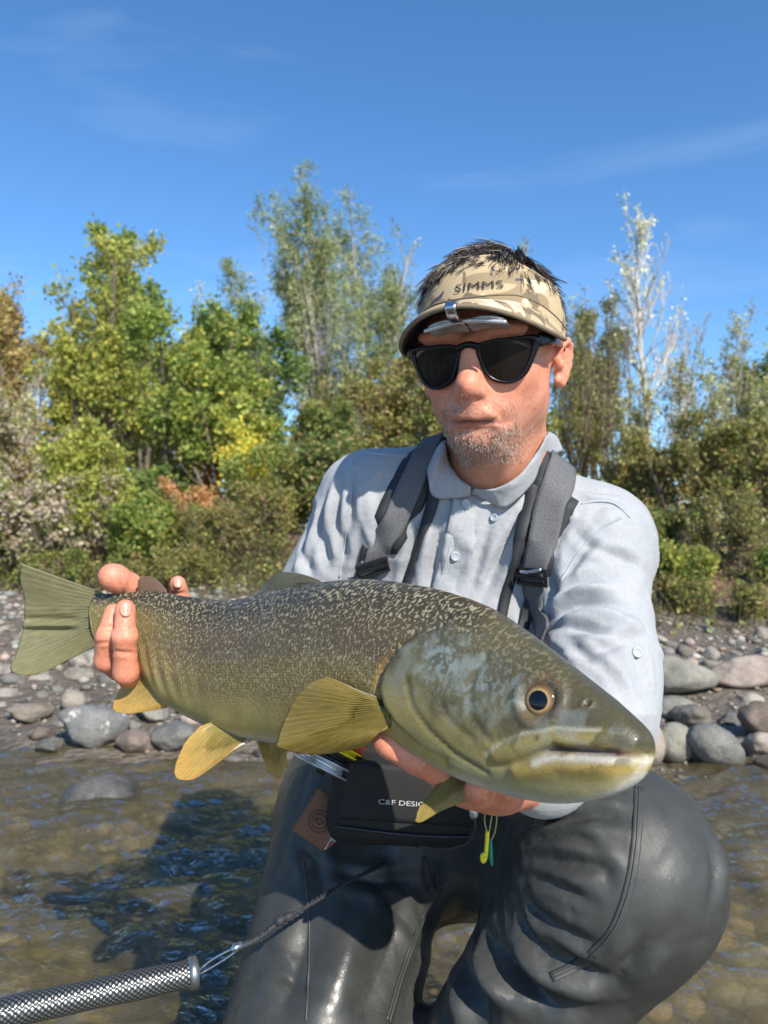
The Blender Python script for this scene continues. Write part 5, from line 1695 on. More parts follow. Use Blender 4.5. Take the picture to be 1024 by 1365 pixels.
stubn = t.math('MULTIPLY', mk.outputs['Y'], t.ramp(n3, [(0.40, 0.10), (0.62, 0.85)]))
col = t.mix(t.math('MULTIPLY', stubn, 0.30), col, (0.20, 0.14, 0.105))
n4 = t.voro(c, 900, 'F1'); n5 = t.noise(c, 130, 4, 0.6, 0.6)
col = t.mix(t.attr('skinmask', 'Alpha'), col, (0.10, 0.030, 0.024))
bp = t.bump(t.math('ADD', t.math('ADD', n2, t.math('MULTIPLY', n4, 0.5)), t.math('ADD', t.math('MULTIPLY', n3, 0.4), n5)), 0.24, 0.0011)
m_skin = t.done(t.bsdf(col, t.math('MULTIPLY_ADD', n2, 0.30, 0.33), bp, 0.45, Subsurface_Weight=0.09, Subsurface_Radius=(0.010, 0.0035, 0.0018), Subsurface_Scale=0.6))
man = empty('person', (0.06, 0.92, -0.10))
tag(man, 'man in pale shirt, waders, camouflage visor and sunglasses kneeling with a trout', 'person')
child('body', me, m_skin, man)
skin_bvh = BVHTree.FromPolygons([tuple(v) for v in V], [tuple(f) for f in F])

# nails
m_nail = simple_mat('nail', (0.60, 0.29, 0.20), 0.3, var=0.06, bump=0.02)


def nail(px, py, d, ax, r=0.006):
    o_ = P(px, py, d - 0.05)
    dr = norm(P(px, py, d) - np.array((0, 0, CAM_Z)))
    hit = skin_bvh.ray_cast(Vector(o_), Vector(dr))
    if hit[0] is None: return
    c_, n_ = np.array(hit[0]), np.array(hit[1])
    up = norm(ax - n_ * (ax @ n_)); rt = np.cross(up, n_)
    u = np.linspace(-1, 1, 11); w = np.linspace(-1, 1, 11)
    U, W = np.meshgrid(u, w, indexing='ij')
    q = np.sqrt(np.clip(1 - W ** 2 * 0.5, 0, 1)); U2 = U * np.sqrt(np.clip(1 - W ** 2 / 2, 0, 1)); W2 = W * np.sqrt(np.clip(1 - U ** 2 / 2, 0, 1))
    G = c_ + (rt * (U2 * r * 0.85)[..., None]) + (up * (W2 * r * 1.15)[..., None]) + n_ * (0.0009 - (U2 ** 2) * r * 0.38 - np.maximum(W2, 0) ** 3 * 0.0012)[..., None]
    child('fingernail', slab('fingernail', G, 0.0012), m_nail, man)


nail(168, 812, 0.745, np.array((0.05, 0, 1.0)), 0.0065)
nail(237, 776, 0.80, np.array((-0.1, 0, 1.0)), 0.0055)

# ---- hair
rng = np.random.default_rng(12)


def strands(roots, dirs, length, seg, grav, wid, jit, name, mat, parent, cols, lift=None):
    """thin tapered three-sided hairs; roots/dirs in world space."""
    N = len(roots)
    pts = np.empty((N, seg + 1, 3)); pts[:, 0] = roots
    d = norm(dirs)
    for k in range(seg):
        d = norm(d + rng.normal(size=(N, 3)) * jit + np.array((0, 0, -grav)))
        nx = pts[:, k] + d * (length / seg)[:, None]
        pts[:, k + 1] = nx
        if lift is not None: pts[:, k + 1] = lift(pts[:, k + 1], k)
    rad = wid * np.linspace(1, 0.25, seg + 1)[None] * rng.uniform(0.7, 1.2, (N, 1))
    v_, f_ = tubes(pts, rad, 3)
    m_ = make_mesh(name, v_, f_)
    add_col(m_, 'haircol', np.repeat(cols, (seg + 1) * 3, axis=0))
    return child(name, m_, mat, parent)


t = NT('hair')
hc_ = t.attr('haircol', 'Color')
m_hair = t.done(t.bsdf(hc_, 0.38, None, 0.5))


def skull_pt(th, z, off=0.0):
    """th: 0 = front, + to his left; z head-local."""
    q = np.sqrt(np.maximum(1 - ((z - CR_C[2]) / CR_R[2]) ** 2, 0.0))
    return np.stack([np.sin(th) * (CR_R[0] * q + off), CR_C[1] - np.cos(th) * (CR_R[1] * q + off), z + 0 * th], -1)


def keep_out(pw, k):
    """hold hair outside the skull and lying on it."""
    l = to_head(pw)
    q = (l - CR_C) / (CR_R + 0.006 + 0.0012 * k)
    r_ = np.linalg.norm(q, axis=1)
    l = np.where((r_ < 1)[:, None], CR_C + q / r_[:, None] * (CR_R + 0.006 + 0.0012 * k), l)
    return HLV(l)


N = 9500
dirs_ = norm(rng.normal(size=(N * 3, 3)))
sel = dirs_[:, 2] > -0.1
dirs_ = dirs_[sel][:N]
zz = CR_C[2] + dirs_[:, 2] * CR_R[2]
lr_ = CR_C + dirs_ * CR_R
front = -dirs_[:, 1]
okh = (zz > 0.060 + 0.032 * np.maximum(front, 0)) | ((dirs_[:, 1] > 0.1) & (zz > -0.02))
lr_ = lr_[okh]; dn = dirs_[okh]
comb = np.stack([-0.8 + 1.6 * sstep(0.010, 0.065, lr_[:, 0]), -0.55 + 1.5 * np.maximum(dn[:, 1], 0), -0.25 + 0 * lr_[:, 0]], 1)
comb = comb - dn * (comb * dn).sum(1, keepdims=True)
clump = fbm(lr_ * 110, 2, 8)
hd_ = norm(norm(comb) + dn * (0.10 + 0.10 * clump)[:, None] + rng.normal(size=dn.shape) * 0.10)
hd_ = norm(hd_ + np.stack([clump * 0.22, clump * 0.2, 0 * clump], 1))
ln = rng.uniform(0.020, 0.036, len(lr_)) * (1 + 0.35 * clump)
ln = np.where(zz[okh] < 0.06, 0.012, ln) * np.where(np.abs(dn[:, 0]) > 0.75, 0.6, 1)
ln = np.where((dn[:, 1] < -0.30) & (lr_[:, 0] > -0.030) & (lr_[:, 0] < 0.040), ln * 0.45, ln)
grey = (rng.random(len(lr_)) < 0.16)[:, None]
hcol = np.where(grey, np.array((0.30, 0.27, 0.23)), np.array((0.018, 0.013, 0.010)) * rng.uniform(0.7, 1.9, (len(lr_), 1)))
NG = 420
gi = rng.choice(len(lr_), NG, replace=False)
near_g = np.empty(len(lr_), int)
for q in range(0, len(lr_), 800):
    near_g[q:q + 800] = ((lr_[q:q + 800, None] - lr_[gi][None]) ** 2).sum(-1).argmin(1)
SEG = 4


def grow_hair(roots, dirs, length, grav, jit):
    N_ = len(roots)
    pts_ = np.empty((N_, SEG + 1, 3)); pts_[:, 0] = roots
    d_ = norm(dirs)
    for k in range(SEG):
        d_ = norm(d_ + rng.normal(size=(N_, 3)) * jit + np.array((0, 0, -grav)))
        pts_[:, k + 1] = keep_out(pts_[:, k] + d_ * (length / SEG)[:, None], k)
    return pts_


gp = grow_hair(HLV(lr_[gi]), hd_[gi] @ H_R.T, ln[gi] * 1.12, 0.12, 0.08)
tt_ = np.linspace(0, 1, SEG + 1)[None, :, None]
off_ = (HLV(lr_) - gp[near_g, 0])[:, None]
hp_ = gp[near_g] + off_ * (1 - 0.72 * tt_) + rng.normal(size=(len(lr_), 1, 3)) * 0.0016 * tt_
hp_ = hp_[:, :1] + (hp_ - hp_[:, :1]) * rng.uniform(0.6, 1.1, (len(lr_), 1, 1))
rad_h = 0.00046 * np.linspace(1, 0.3, SEG + 1)[None] * rng.uniform(0.7, 1.25, (len(lr_), 1))
v_, f_ = tubes(hp_, rad_h, 3)
m_ = make_mesh('hair', v_, f_)
add_col(m_, 'haircol', np.repeat(hcol, (SEG + 1) * 3, axis=0))
child('hair', m_, m_hair, man)
# tufts that fall over the visor band
N = 620
cx = np.concatenate([rng.normal(-0.042, 0.012, N // 2), rng.normal(-0.028, 0.008, N // 4), rng.normal(0.034, 0.006, N - N // 2 - N // 4)])
th_ = np.arcsin(np.clip(cx / 0.062, -0.95, 0.95))
zt = 0.101 - 0.15 * np.abs(cx) + rng.normal(size=N) * 0.003
rt_ = skull_pt(th_, zt, 0.009)
dd_ = np.stack([np.where(cx < -0.02, -0.75, 0.05) + 0 * cx, -0.75 + 0 * cx, -0.40 + 0 * cx], 1) + rng.normal(size=(N, 3)) * 0.16


def over_band(pw, k):
    l = to_head(pw)
    q = (l - CR_C) / (CR_R + 0.0095)
    r_ = np.linalg.norm(q, axis=1)
    l = np.where((r_ < 1)[:, None], CR_C + q / r_[:, None] * (CR_R + 0.0095), l)
    return HLV(l)


hcol = np.where((rng.random(N) < 0.2)[:, None], np.array((0.28, 0.25, 0.21)), np.array((0.02, 0.015, 0.011)) * rng.uniform(0.7, 1.9, (N, 1)))
strands(HLV(rt_), dd_ @ H_R.T, np.where(cx < -0.02, rng.uniform(0.014, 0.028, N), rng.uniform(0.006, 0.015, N)), 5, 0.16, 0.00048, 0.08, 'hair_fringe', m_hair, man, hcol, over_band)
# sideburn
# ---- beard: short bristles rooted in the chin and lip skin
bv = np.where((stub > 0.25) & face & (lz > -0.112))[0]
Nn = vnormals(V, F)
pb = 0.025 + 0.9 * np.clip(np.exp(-((lx[bv] / 0.032) ** 6)) * (lz[bv] < -0.0765) + 0.35 * (np.abs(lz[bv] + 0.0555) < 0.0045) * (lx[bv] < 0.032) + 0.5 * (np.abs(lx[bv] - 0.033) < 0.006) * (lz[bv] < -0.055) * (lz[bv] > -0.085) + 0.3 * np.exp(-((lx[bv] / 0.006) ** 2)) * (lz[bv] < -0.078), 0, 1)
pick = rng.choice(bv, 3500, p=pb / pb.sum())
rootb = V[pick] + rng.normal(size=(len(pick), 3)) * 0.0012
dirb = Nn[pick] * 0.7 + (np.array((0, -0.25, -0.9)) @ H_R.T)[None] + rng.normal(size=(len(pick), 3)) * 0.25
lb = rng.uniform(0.0012, 0.0028, len(pick)) * np.where(lz[pick] < -0.074, 1.2, 0.8)
gb = rng.random(len(pick)) < np.where((lz[pick] < -0.070), 0.66, 0.30)
colb = np.where(gb[:, None], np.array((0.58, 0.53, 0.46)), np.array((0.12, 0.075, 0.045)) * rng.uniform(0.6, 1.6, (len(pick), 1)))
strands(rootb, dirb, lb, 2, 0.1, 0.00024, 0.12, 'beard', m_hair, man, colb)

# ---- shirt
S = Field((-0.34, 0.56, 0.34), (0.36, 1.14, 0.83), 0.0031)
S.cone(SR, SL, 0.054, 0.056, 0.05)
S.cone(P(655, 625, 0.925), SR + (0.015, 0, 0.004), 0.046, 0.050, 0.045)
S.cone(P(660, 628, 0.925), SL + (-0.02, 0, 0.006), 0.046, 0.050, 0.045)
S.ell(P(645, 800, 0.955), (0.158, 0.098, 0.19), 0.05)
S.ell(P(600, 960, 0.935), (0.150, 0.112, 0.16), 0.05)
S.cone(SR, ER, 0.056, 0.058, 0.035)
S.cone(ER, WR + (0.012, 0.004, 0.0), 0.056, 0.040, 0.03)
S.cone(SL, EL, 0.0585, 0.052, 0.035)
S.cone(EL, P(735, 1014, 0.660), 0.050, 0.041, 0.03)
# bagging at the elbow and rolled cuff
S.ell(P(810, 890, 0.795), (0.050, 0.050, 0.055), 0.03)
S.cone(P(752, 1004, 0.680), P(722, 1022, 0.646), 0.045, 0.0425, 0.008)
# neck opening
S.cone(HL(0, 0.020, -0.07), NB + (0, -0.004, 0.018), 0.060, 0.060, 0.008, sub=True)
S.cone(HL(0, -0.05, -0.09), P(648, 632, 0.83), 0.035, 0.018, 0.010, sub=True)
V, F = S.mesh(2)
Nn = vnormals(V, F)
disp = 0.0016 * fbm(V * 26, 4, 61)
rn = 1 - np.abs(fbm(V * np.array((17, 17, 9)) + 0.6 * fbm(V * 9, 2, 5)[:, None], 2, 64)) * 2.2
disp = disp + 0.0030 * np.clip(rn, 0, 1) ** 3 - 0.001
arm = np.zeros(len(V))


def fold(pts, amp, w, both=0.6):
    """a raised or sunken cloth fold along photo points on the garment."""
    global disp
    q = []
    for p in catmull(np.array([p[:2] for p in pts], float), 9):
        o_ = np.array((0, 0, CAM_Z)); dr = norm(P(p[0], p[1], 1.0) - o_)
        h = fold_bvh.ray_cast(Vector(o_ + dr * 0.3), Vector(dr))
        if h[0] is not None: q.append(np.array(h[0]))
    if len(q) < 2: return
    d_, t_ = seg_dist(V, np.array(q))
    taper = np.sin(np.pi * np.clip(t_, 0.04, 0.96)) ** 0.7
    core = np.exp(-d_ / (0.8 * w)) if amp < 0 else np.exp(-(d_ / w) ** 2)
    disp = disp + taper * amp * (core - both * np.exp(-((d_ - 2.0 * w) / w) ** 2))


fold_bvh = BVHTree.FromPolygons([tuple(v) for v in V], [tuple(f) for f in F])
# left sleeve (nearer the gravel bank)
fold([(728, 832, 0.79), (760, 806, 0.775), (800, 800, 0.77), (835, 806, 0.775)], -0.0075, 0.0060)
fold([(735, 850, 0.78), (770, 824, 0.765), (815, 822, 0.76), (850, 836, 0.77)], 0.0070, 0.0075)
fold([(735, 868, 0.765), (775, 876, 0.745), (815, 905, 0.735), (845, 950, 0.735)], -0.0075, 0.0060)
fold([(740, 895, 0.755), (780, 915, 0.735), (820, 950, 0.725), (840, 985, 0.722)], 0.0070, 0.0075)
fold([(760, 925, 0.74), (800, 945, 0.72), (830, 985, 0.712)], -0.0065, 0.0055)
fold([(790, 940, 0.725), (820, 965, 0.715), (842, 1000, 0.71)], 0.005, 0.0055)
fold([(838, 845, 0.765), (852, 880, 0.76), (858, 925, 0.75)], -0.004, 0.007)
fold([(745, 780, 0.80), (770, 745, 0.80), (800, 705, 0.81)], -0.0055, 0.0065)
fold([(748, 745, 0.82), (772, 715, 0.825), (800, 685, 0.83)], -0.0035, 0.0045)
fold([(770, 770, 0.79), (820, 752, 0.785), (860, 748, 0.80)], -0.0030, 0.008)
fold([(780, 688, 0.83), (810, 672, 0.835), (835, 680, 0.85)], -0.0030, 0.005)
# right sleeve and chest
fold([(470, 628, 0.885), (467, 680, 0.885), (458, 735, 0.89), (450, 790, 0.895)], -0.0060, 0.0045)
fold([(452, 650, 0.90), (450, 700, 0.90), (462, 745, 0.895)], -0.0060, 0.0050)
fold([(432, 665, 0.92), (428, 715, 0.92), (440, 755, 0.91)], -0.0050, 0.0055)
fold([(412, 700, 0.94), (405, 740, 0.94), (420, 775, 0.93)], -0.0045, 0.006)
fold([(485, 645, 0.88), (492, 700, 0.88), (487, 760, 0.88)], 0.0035, 0.008)
fold([(560, 700, 0.86), (548, 740, 0.86), (535, 790, 0.86)], -0.0060, 0.0050)
fold([(575, 690, 0.855), (566, 735, 0.855), (558, 790, 0.86)], 0.0050, 0.0055)
fold([(592, 680, 0.85), (582, 730, 0.85), (572, 790, 0.86)], -0.0055, 0.0045)
fold([(690, 690, 0.85), (668, 740, 0.855), (640, 800, 0.865)], -0.0050, 0.0050)
fold([(700, 700, 0.85), (682, 745, 0.855), (655, 800, 0.865)], 0.0045, 0.0060)
fold([(712, 650, 0.85), (690, 700, 0.855), (668, 760, 0.86)], -0.0040, 0.0045)
fold([(735, 760, 0.86), (738, 790, 0.86), (730, 830, 0.87)], -0.0070, 0.0070)
fold([(760, 700), (790, 730), (835, 745), (868, 770)], -0.0030, 0.0050)
fold([(752, 790), (790, 770), (840, 772)], -0.0040, 0.0050)
fold([(742, 812), (775, 790), (812, 786)], 0.0055, 0.0055)
fold([(735, 836), (780, 838), (830, 850)], -0.0055, 0.0042)
fold([(745, 870), (790, 890), (835, 930)], 0.0055, 0.0055)
fold([(800, 960), (830, 985), (848, 1015)], -0.005, 0.004)
fold([(760, 880), (800, 868), (850, 850)], -0.0035, 0.0050)
fold([(770, 860), (808, 846), (860, 826)], 0.0035, 0.0060)
fold([(750, 905), (790, 930), (825, 975), (840, 1010)], -0.0060, 0.0045)
fold([(730, 850), (755, 868), (775, 900)], 0.0045, 0.0060)
fold([(425, 690), (410, 730), (395, 765)], 0.0040, 0.0060)
fold([(445, 640), (436, 690), (418, 745)], 0.0045, 0.0055)
fold([(505, 660), (510, 700), (500, 750)], -0.0030, 0.0045)
fold([(600, 700), (596, 740), (588, 790)], 0.0035, 0.0050)
fold([(655, 690), (640, 740), (625, 800)], -0.0045, 0.0045)
fold([(750, 650), (752, 690), (745, 730)], -0.0035, 0.0045)
fold([(765, 655), (790, 662), (825, 668)], 0.0030, 0.0050)
V = V + Nn * disp[:, None]
shirt_me = make_mesh('shirt', V, F)
shirt_bvh = BVHTree.FromPolygons([tuple(v) for v in V], [tuple(f) for f in F])

t = NT('shirt_cloth')
c = t.coord('Object')
weave = t.math('ADD', t.wave(c, 900, 0.5, 1, 1, 'X'), t.wave(c, 900, 0.5, 1, 1, 'Z'))
n1 = t.noise(c, 9, 4, 0.6); n2 = t.noise(c, 60, 5, 0.6, 0.8); n3 = t.noise(c, 260, 3, 0.6)
col = t.ramp(n1, [(0.3, (0.315, 0.325, 0.340)), (0.7, (0.365, 0.375, 0.390))])
col = t.mix(0.15, col, t.ramp(n3, [(0.3, 0.3), (0.7, 0.7)]), 'OVERLAY')
def ridged(t, c, sc, rot, dist, p=7.0):
    n = t.noise(t.mapping(c, sc, rot), 1.0, 2, 0.5, dist)
    r = t.math('SUBTRACT', 1.0, t.math('ABSOLUTE', t.math('MULTIPLY_ADD', n, 4.0, -2.0)), clamp=True)
    return t.math('POWER', r, p)


rd = t.math('ADD', ridged(t, c, (16, 16, 7), (0.3, 0.5, 0.2), 0.9), t.math('MULTIPLY', ridged(t, c, (9, 9, 22), (0.8, 0.2, 1.1), 1.2), 0.8))
rd = t.math('ADD', rd, t.math('MULTIPLY', ridged(t, c, (34, 34, 20), (0.1, 1.0, 0.6), 1.2, 5.0), 0.45))
b0 = t.bump(rd, 0.10, 0.0030)
b1 = t.bump(n2, 0.16, 0.006, b0)
b2 = t.bump(t.math('ADD', weave, n3), 0.20, 0.0008, b1)
m_shirt = t.done(t.bsdf(col, 0.82, b2, 0.2, Sheen_Weight=0.15))
shirt = child('shirt', shirt_me, m_shirt, man)


def child2(name, me, mat, parent):
    """sub-part: the mesh is in world coordinates; its parent sits at the man's base."""
    o = obj(name, me, mat, parent)
    o.matrix_parent_inverse = Matrix.Identity(4)
    return o


def drape(pts, bvh, n=40, lift=0.002):
    """follow the garment under a line of photo points."""
    q = catmull(np.array(pts, float), n)
    out, nn = [], []
    for p in q:
        o_ = np.array((0, 0, CAM_Z))
        dr = norm(P(p[0], p[1], 1.0) - o_)
        h = bvh.ray_cast(Vector(o_ + dr * 0.3), Vector(dr))
        if h[0] is None: continue
        out.append(np.array(h[0])); nn.append(np.array(h[1]))
    out = np.array(out); nn = np.array(nn)
    k = np.ones(5) / 5
    pad = np.vstack([nn[:1]] * 2 + [nn] + [nn[-1:]] * 2)
    nn = norm(np.stack([np.convolve(pad[:, i], k, 'valid') for i in range(3)], 1))
    pad = np.vstack([out[:1]] * 2 + [out] + [out[-1:]] * 2)
    sm = np.stack([np.convolve(pad[:, i], k, 'valid') for i in range(3)], 1)
    sm[0], sm[-1] = out[0], out[-1]
    return sm + nn * lift, nn


def strap(name, pts, width, thick, bvh, mat, parent, n=48, lift=0.003, nw=7, wid_prof=None, fn=child2, curl=0.0, ext=None):
    C_, N_ = drape(pts, bvh, n, lift)
    if ext is not None:
        C_ = np.vstack([C_, np.array(ext)]); N_ = np.vstack([N_, np.repeat(N_[-1:], len(ext), 0)])
    T_ = norm(np.gradient(C_, axis=0))
    Sd = norm(np.cross(N_, T_))
    w = np.linspace(-0.5, 0.5, nw)
    wp_ = np.full(len(C_), width) if wid_prof is None else np.interp(np.linspace(0, 1, len(C_)), np.linspace(0, 1, len(wid_prof)), wid_prof)
    G = C_[:, None] + Sd[:, None] * (w[None, :, None] * wp_[:, None, None]) - N_[:, None] * (curl * (w[None, :, None] * 2) ** 2)
    return fn(name, slab(name, G, thick), mat, parent), C_, N_, Sd


# front placket, yoke seams, pockets seams and buttons
strap('placket', [(624, 668), (618, 700), (611, 735), (600, 775), (590, 815), (580, 860)], 0.034, 0.0022, shirt_bvh, m_shirt, shirt, 60, 0.0010)
m_thread = simple_mat('stitching', (0.36, 0.39, 0.44), 0.8)


def seam(name, pts, bvh, rad, mat, parent, n=50, lift=0.0004):
    C_, N_ = drape(pts, bvh, n, lift)
    return child2(name, tube_mesh(name, C_, rad, 5), mat, parent)


seam('shoulder_seam', [(472, 600), (500, 605), (530, 608), (560, 612)], shirt_bvh, 0.0010, m_thread, shirt)
seam('shoulder_seam', [(775, 672), (800, 668), (820, 672), (840, 690)], shirt_bvh, 0.0010, m_thread, shirt)
seam('armhole_seam', [(472, 615), (468, 660), (462, 710), (452, 770)], shirt_bvh, 0.0011, m_thread, shirt)
seam('armhole_seam', [(828, 690), (800, 706), (770, 738), (748, 775)], shirt_bvh, 0.0011, m_thread, shirt)
seam('placket_seam', [(608, 690), (598, 735), (584, 785), (570, 840)], shirt_bvh, 0.0009, m_thread, shirt)
m_button = simple_mat('button', (0.34, 0.38, 0.42), 0.35, var=0.1, bump=0.02)
m_dark = simple_mat('dark_thread', (0.10, 0.11, 0.13), 0.8)


def button(px, py, bvh, r=0.0056, lift=0.0022):
    C_, N_ = drape([(px, py - 0.6), (px, py), (px, py + 0.6)], bvh, 3, 0)
    c_, n_ = C_[1], N_[1]
    a_ = norm(np.cross(n_, (0, 0, 1.0))); b_ = np.cross(n_, a_)
    prof = [(0.0, 0.0014), (0.45, 0.0013), (0.62, 0.0016), (0.85, 0.0024), (1.0, 0.0016), (1.0, 0.0)]
    q = np.arange(28) * 2 * np.pi / 28
    VV = np.vstack([c_ + n_ * (lift + h) + (r * k) * (a_ * np.cos(q)[:, None] + b_ * np.sin(q)[:, None]) for k, h in [(max(k, 1e-3), h) for k, h in prof]])
    bo = child2('button', make_mesh('button', VV, grid_faces(len(prof), 28, True)), m_button, shirt)
    for sx in (-1, 1):
        for sy in (-1, 1):
            hc2 = c_ + n_ * (lift + 0.0013) + (a_ * sx + b_ * sy) * r * 0.22
            VV = np.vstack([hc2 + n_ * 0.0004, hc2 + r * 0.12 * (a_ * np.cos(q[::4])[:, None] + b_ * np.sin(q[::4])[:, None])])
            FF = np.array([[0, 1 + k, 1 + (k + 1) % 7] for k in range(7)])
    return bo


for px, py in ((620, 672), (606, 741), (586, 812)): button(px, py, shirt_bvh)
button(848, 870, shirt_bvh, 0.0052)
button(659, 690, shirt_bvh, 0.0044, 0.0010)

# collar: a folded band standing round the neck with two points
def cast(bvh, px, py, lift):
    best = None
    for b in ((skin_bvh, shirt_bvh) if bvh is skin_bvh else (bvh,)):
        o_ = np.array((0, 0, CAM_Z)); dr = norm(P(px, py, 1.0) - o_)
        h = b.ray_cast(Vector(o_ + dr * 0.3), Vector(dr))
        if h[0] is not None and (best is None or h[3] < best[3]): best = h
    return np.array(best[0]) + np.array(best[1]) * lift


def cast_old(bvh, px, py, lift):
    o_ = np.array((0, 0, CAM_Z)); dr = norm(P(px, py, 1.0) - o_)
    h = bvh.ray_cast(Vector(o_ + dr * 0.3), Vector(dr))
    return np.array(h[0]) + np.array(h[1]) * lift


def collar(side):
    if side < 0:
        inner = [cast(skin_bvh, 630, 652, 0.005), cast(skin_bvh, 614, 634, 0.005), cast(skin_bvh, 604, 615, 0.006), P(594, 600, 0.865), P(598, 588, 0.915), P(630, 590, 0.965), P(668, 592, 0.980)]
        outer = [cast(shirt_bvh, 627, 661, 0.007), cast(shirt_bvh, 606, 666, 0.007), cast(shirt_bvh, 578, 662, 0.007), cast(shirt_bvh, 572, 632, 0.009), P(578, 605, 0.955), P(606, 612, 1.000), P(668, 618, 1.010)]
    else:
        inner = [cast(skin_bvh, 632, 655, 0.005), cast(skin_bvh, 660, 650, 0.005), cast(skin_bvh, 688, 631, 0.006), cast(skin_bvh, 706, 606, 0.007), cast(skin_bvh, 718, 584, 0.008), P(724, 578, 0.940), P(668, 588, 0.985)]
        outer = [cast(shirt_bvh, 636, 661, 0.007), cast(shirt_bvh, 656, 674, 0.007), cast(shirt_bvh, 680, 678, 0.008), cast(shirt_bvh, 706, 648, 0.009), cast(shirt_bvh, 730, 622, 0.010), P(748, 600, 0.985), P(668, 618, 1.012)]
    I_ = catmull(np.array(inner), 60); O_ = catmull(np.array(outer), 60)
    r_ = np.linspace(0, 1, 14)[:, None, None]
    G = I_[None] * (1 - r_) + O_[None] * r_
    bul = np.sin(np.pi * r_ ** 0.8) * 0.0085
    G = G + np.array((0, -0.75, 0.65)) * bul
    G = G + 0.0012 * fbm(G * 60, 3, 5)[..., None]
    return child2('collar', slab('collar', G, 0.0022), m_shirt, shirt)


collar(-1); collar(1)
# inner collar stand
th_ = np.linspace(0, 2 * np.pi, 60, endpoint=False)

# ---- waders
W = Field((-0.26, 0.44, -0.22), (0.40, 1.24, 0.56), 0.0042)
W.ell(P(590, 985, 0.935), (0.165, 0.124, 0.10), 0.03)
W.ell(P(565, 1075, 0.935), (0.170, 0.130, 0.12), 0.04)
HPR, HPL = P(480, 1110, 0.90), P(640, 1090, 0.89)
KR, KL = P(400, 1500, 0.70), P(824, 1168, 0.668)
W.cone(HPR, KR, 0.096, 0.092, 0.04)
W.cone(KR, KR + (0.06, 0.42, -0.13), 0.078, 0.062, 0.04)
W.cone(HPL, KL, 0.096, 0.076, 0.045)
W.ell(P(826, 1158, 0.660), (0.077, 0.074, 0.085), 0.03)
AL = P(555, 1560, 0.735)
W.cone(KL, AL, 0.078, 0.064, 0.03)
W.cone(AL + (0, 0.03, -0.05), AL + (-0.03, -0.10, -0.10), 0.052, 0.046, 0.03)
V, F = W.mesh(2)
Nn = vnormals(V, F)
disp = 0.0022 * fbm(V * 16, 4, 71)
rn = 1 - np.abs(fbm(V * np.array((10, 10, 7)) + 0.7 * fbm(V * 6, 2, 15)[:, None], 2, 74)) * 2.4
disp = disp - 0.0010 * np.clip(rn, 0, 1) ** 6
fold_bvh = BVHTree.FromPolygons([tuple(v) for v in V], [tuple(f) for f in F])
fold([(690, 1105, 0.72), (730, 1088, 0.70), (775, 1092, 0.685)], -0.006, 0.005, 0.4)
fold([(706, 1150, 0.715), (745, 1150, 0.69), (800, 1156, 0.665), (812, 1178, 0.655)], -0.0075, 0.0055, 0.35)
fold([(705, 1205, 0.71), (735, 1230, 0.69), (770, 1250, 0.675), (798, 1258, 0.665)], -0.008, 0.0055, 0.35)
fold([(700, 1180, 0.715), (712, 1215, 0.70), (735, 1235, 0.69)], -0.006, 0.005, 0.3)
fold([(690, 1250, 0.72), (720, 1290, 0.70), (770, 1318, 0.69), (810, 1330, 0.69)], 0.010, 0.010)
fold([(660, 1250, 0.74), (690, 1300, 0.71), (730, 1340, 0.70)], -0.010, 0.009)
fold([(620, 1280, 0.76), (640, 1330, 0.74), (650, 1380, 0.73)], -0.009, 0.010)
fold([(600, 1290, 0.78), (612, 1340, 0.76), (618, 1400, 0.75)], 0.008, 0.010)
fold([(935, 1080, 0.63), (962, 1140, 0.64), (965, 1180, 0.65)], 0.004, 0.010)
fold([(470, 1200, 0.76), (460, 1270, 0.72), (430, 1365, 0.68)], 0.006, 0.016)
fold([(420, 1190, 0.79), (400, 1270, 0.75), (370, 1365, 0.70)], -0.005, 0.012)
fold([(540, 1190, 0.77), (520, 1270, 0.73), (480, 1365, 0.68)], -0.005, 0.014)
fold([(600, 1170, 0.77), (575, 1250, 0.74), (545, 1365, 0.70)], 0.006, 0.010)
fold([(400, 1130, 0.82), (420, 1150, 0.80), (430, 1200, 0.78)], -0.007, 0.008)
fold([(690, 1080), (740, 1062), (800, 1060)], -0.006, 0.006, 0.4)
fold([(700, 1125), (735, 1112), (775, 1118), (800, 1135)], -0.0055, 0.0042, 0.5)
fold([(690, 1165), (725, 1172), (760, 1188), (790, 1205)], -0.0055, 0.0042, 0.5)
fold([(690, 1195), (705, 1245), (735, 1280), (775, 1300)], -0.006, 0.0045, 0.5)
fold([(665, 1210), (672, 1260), (700, 1310), (740, 1345)], -0.0055, 0.0045, 0.5)
fold([(640, 1230), (640, 1290), (660, 1350)], -0.0055, 0.0045, 0.5)
fold([(610, 1290), (606, 1330), (612, 1365)], -0.005, 0.0045, 0.5)
fold([(740, 1100), (790, 1085), (835, 1090)], -0.006, 0.006, 0.5)
fold([(800, 1300), (850, 1280), (900, 1235)], -0.004, 0.007, 0.5)
fold([(860, 1240), (840, 1290), (800, 1335)], -0.005, 0.007, 0.4)
fold([(640, 1260), (655, 1300), (690, 1350)], 0.008, 0.008, 0.4)
fold([(735, 1260), (770, 1290), (820, 1310)], -0.006, 0.006, 0.4)
fold([(440, 1160), (500, 1175), (560, 1170)], -0.005, 0.006, 0.4)
fold([(350, 1260), (380, 1300), (440, 1330)], -0.0045, 0.006, 0.4)
fold([(500, 1180), (545, 1230), (570, 1300)], -0.0045, 0.006, 0.4)
fold([(950, 1130), (955, 1170), (945, 1210)], -0.0045, 0.006, 0.4)
V = V + Nn * disp[:, None]
wad_me = make_mesh('waders', V, F)
wad_bvh = BVHTree.FromPolygons([tuple(v) for v in V], [tuple(f) for f in F])
t = NT('wader_fabric')
c = t.coord('Object')
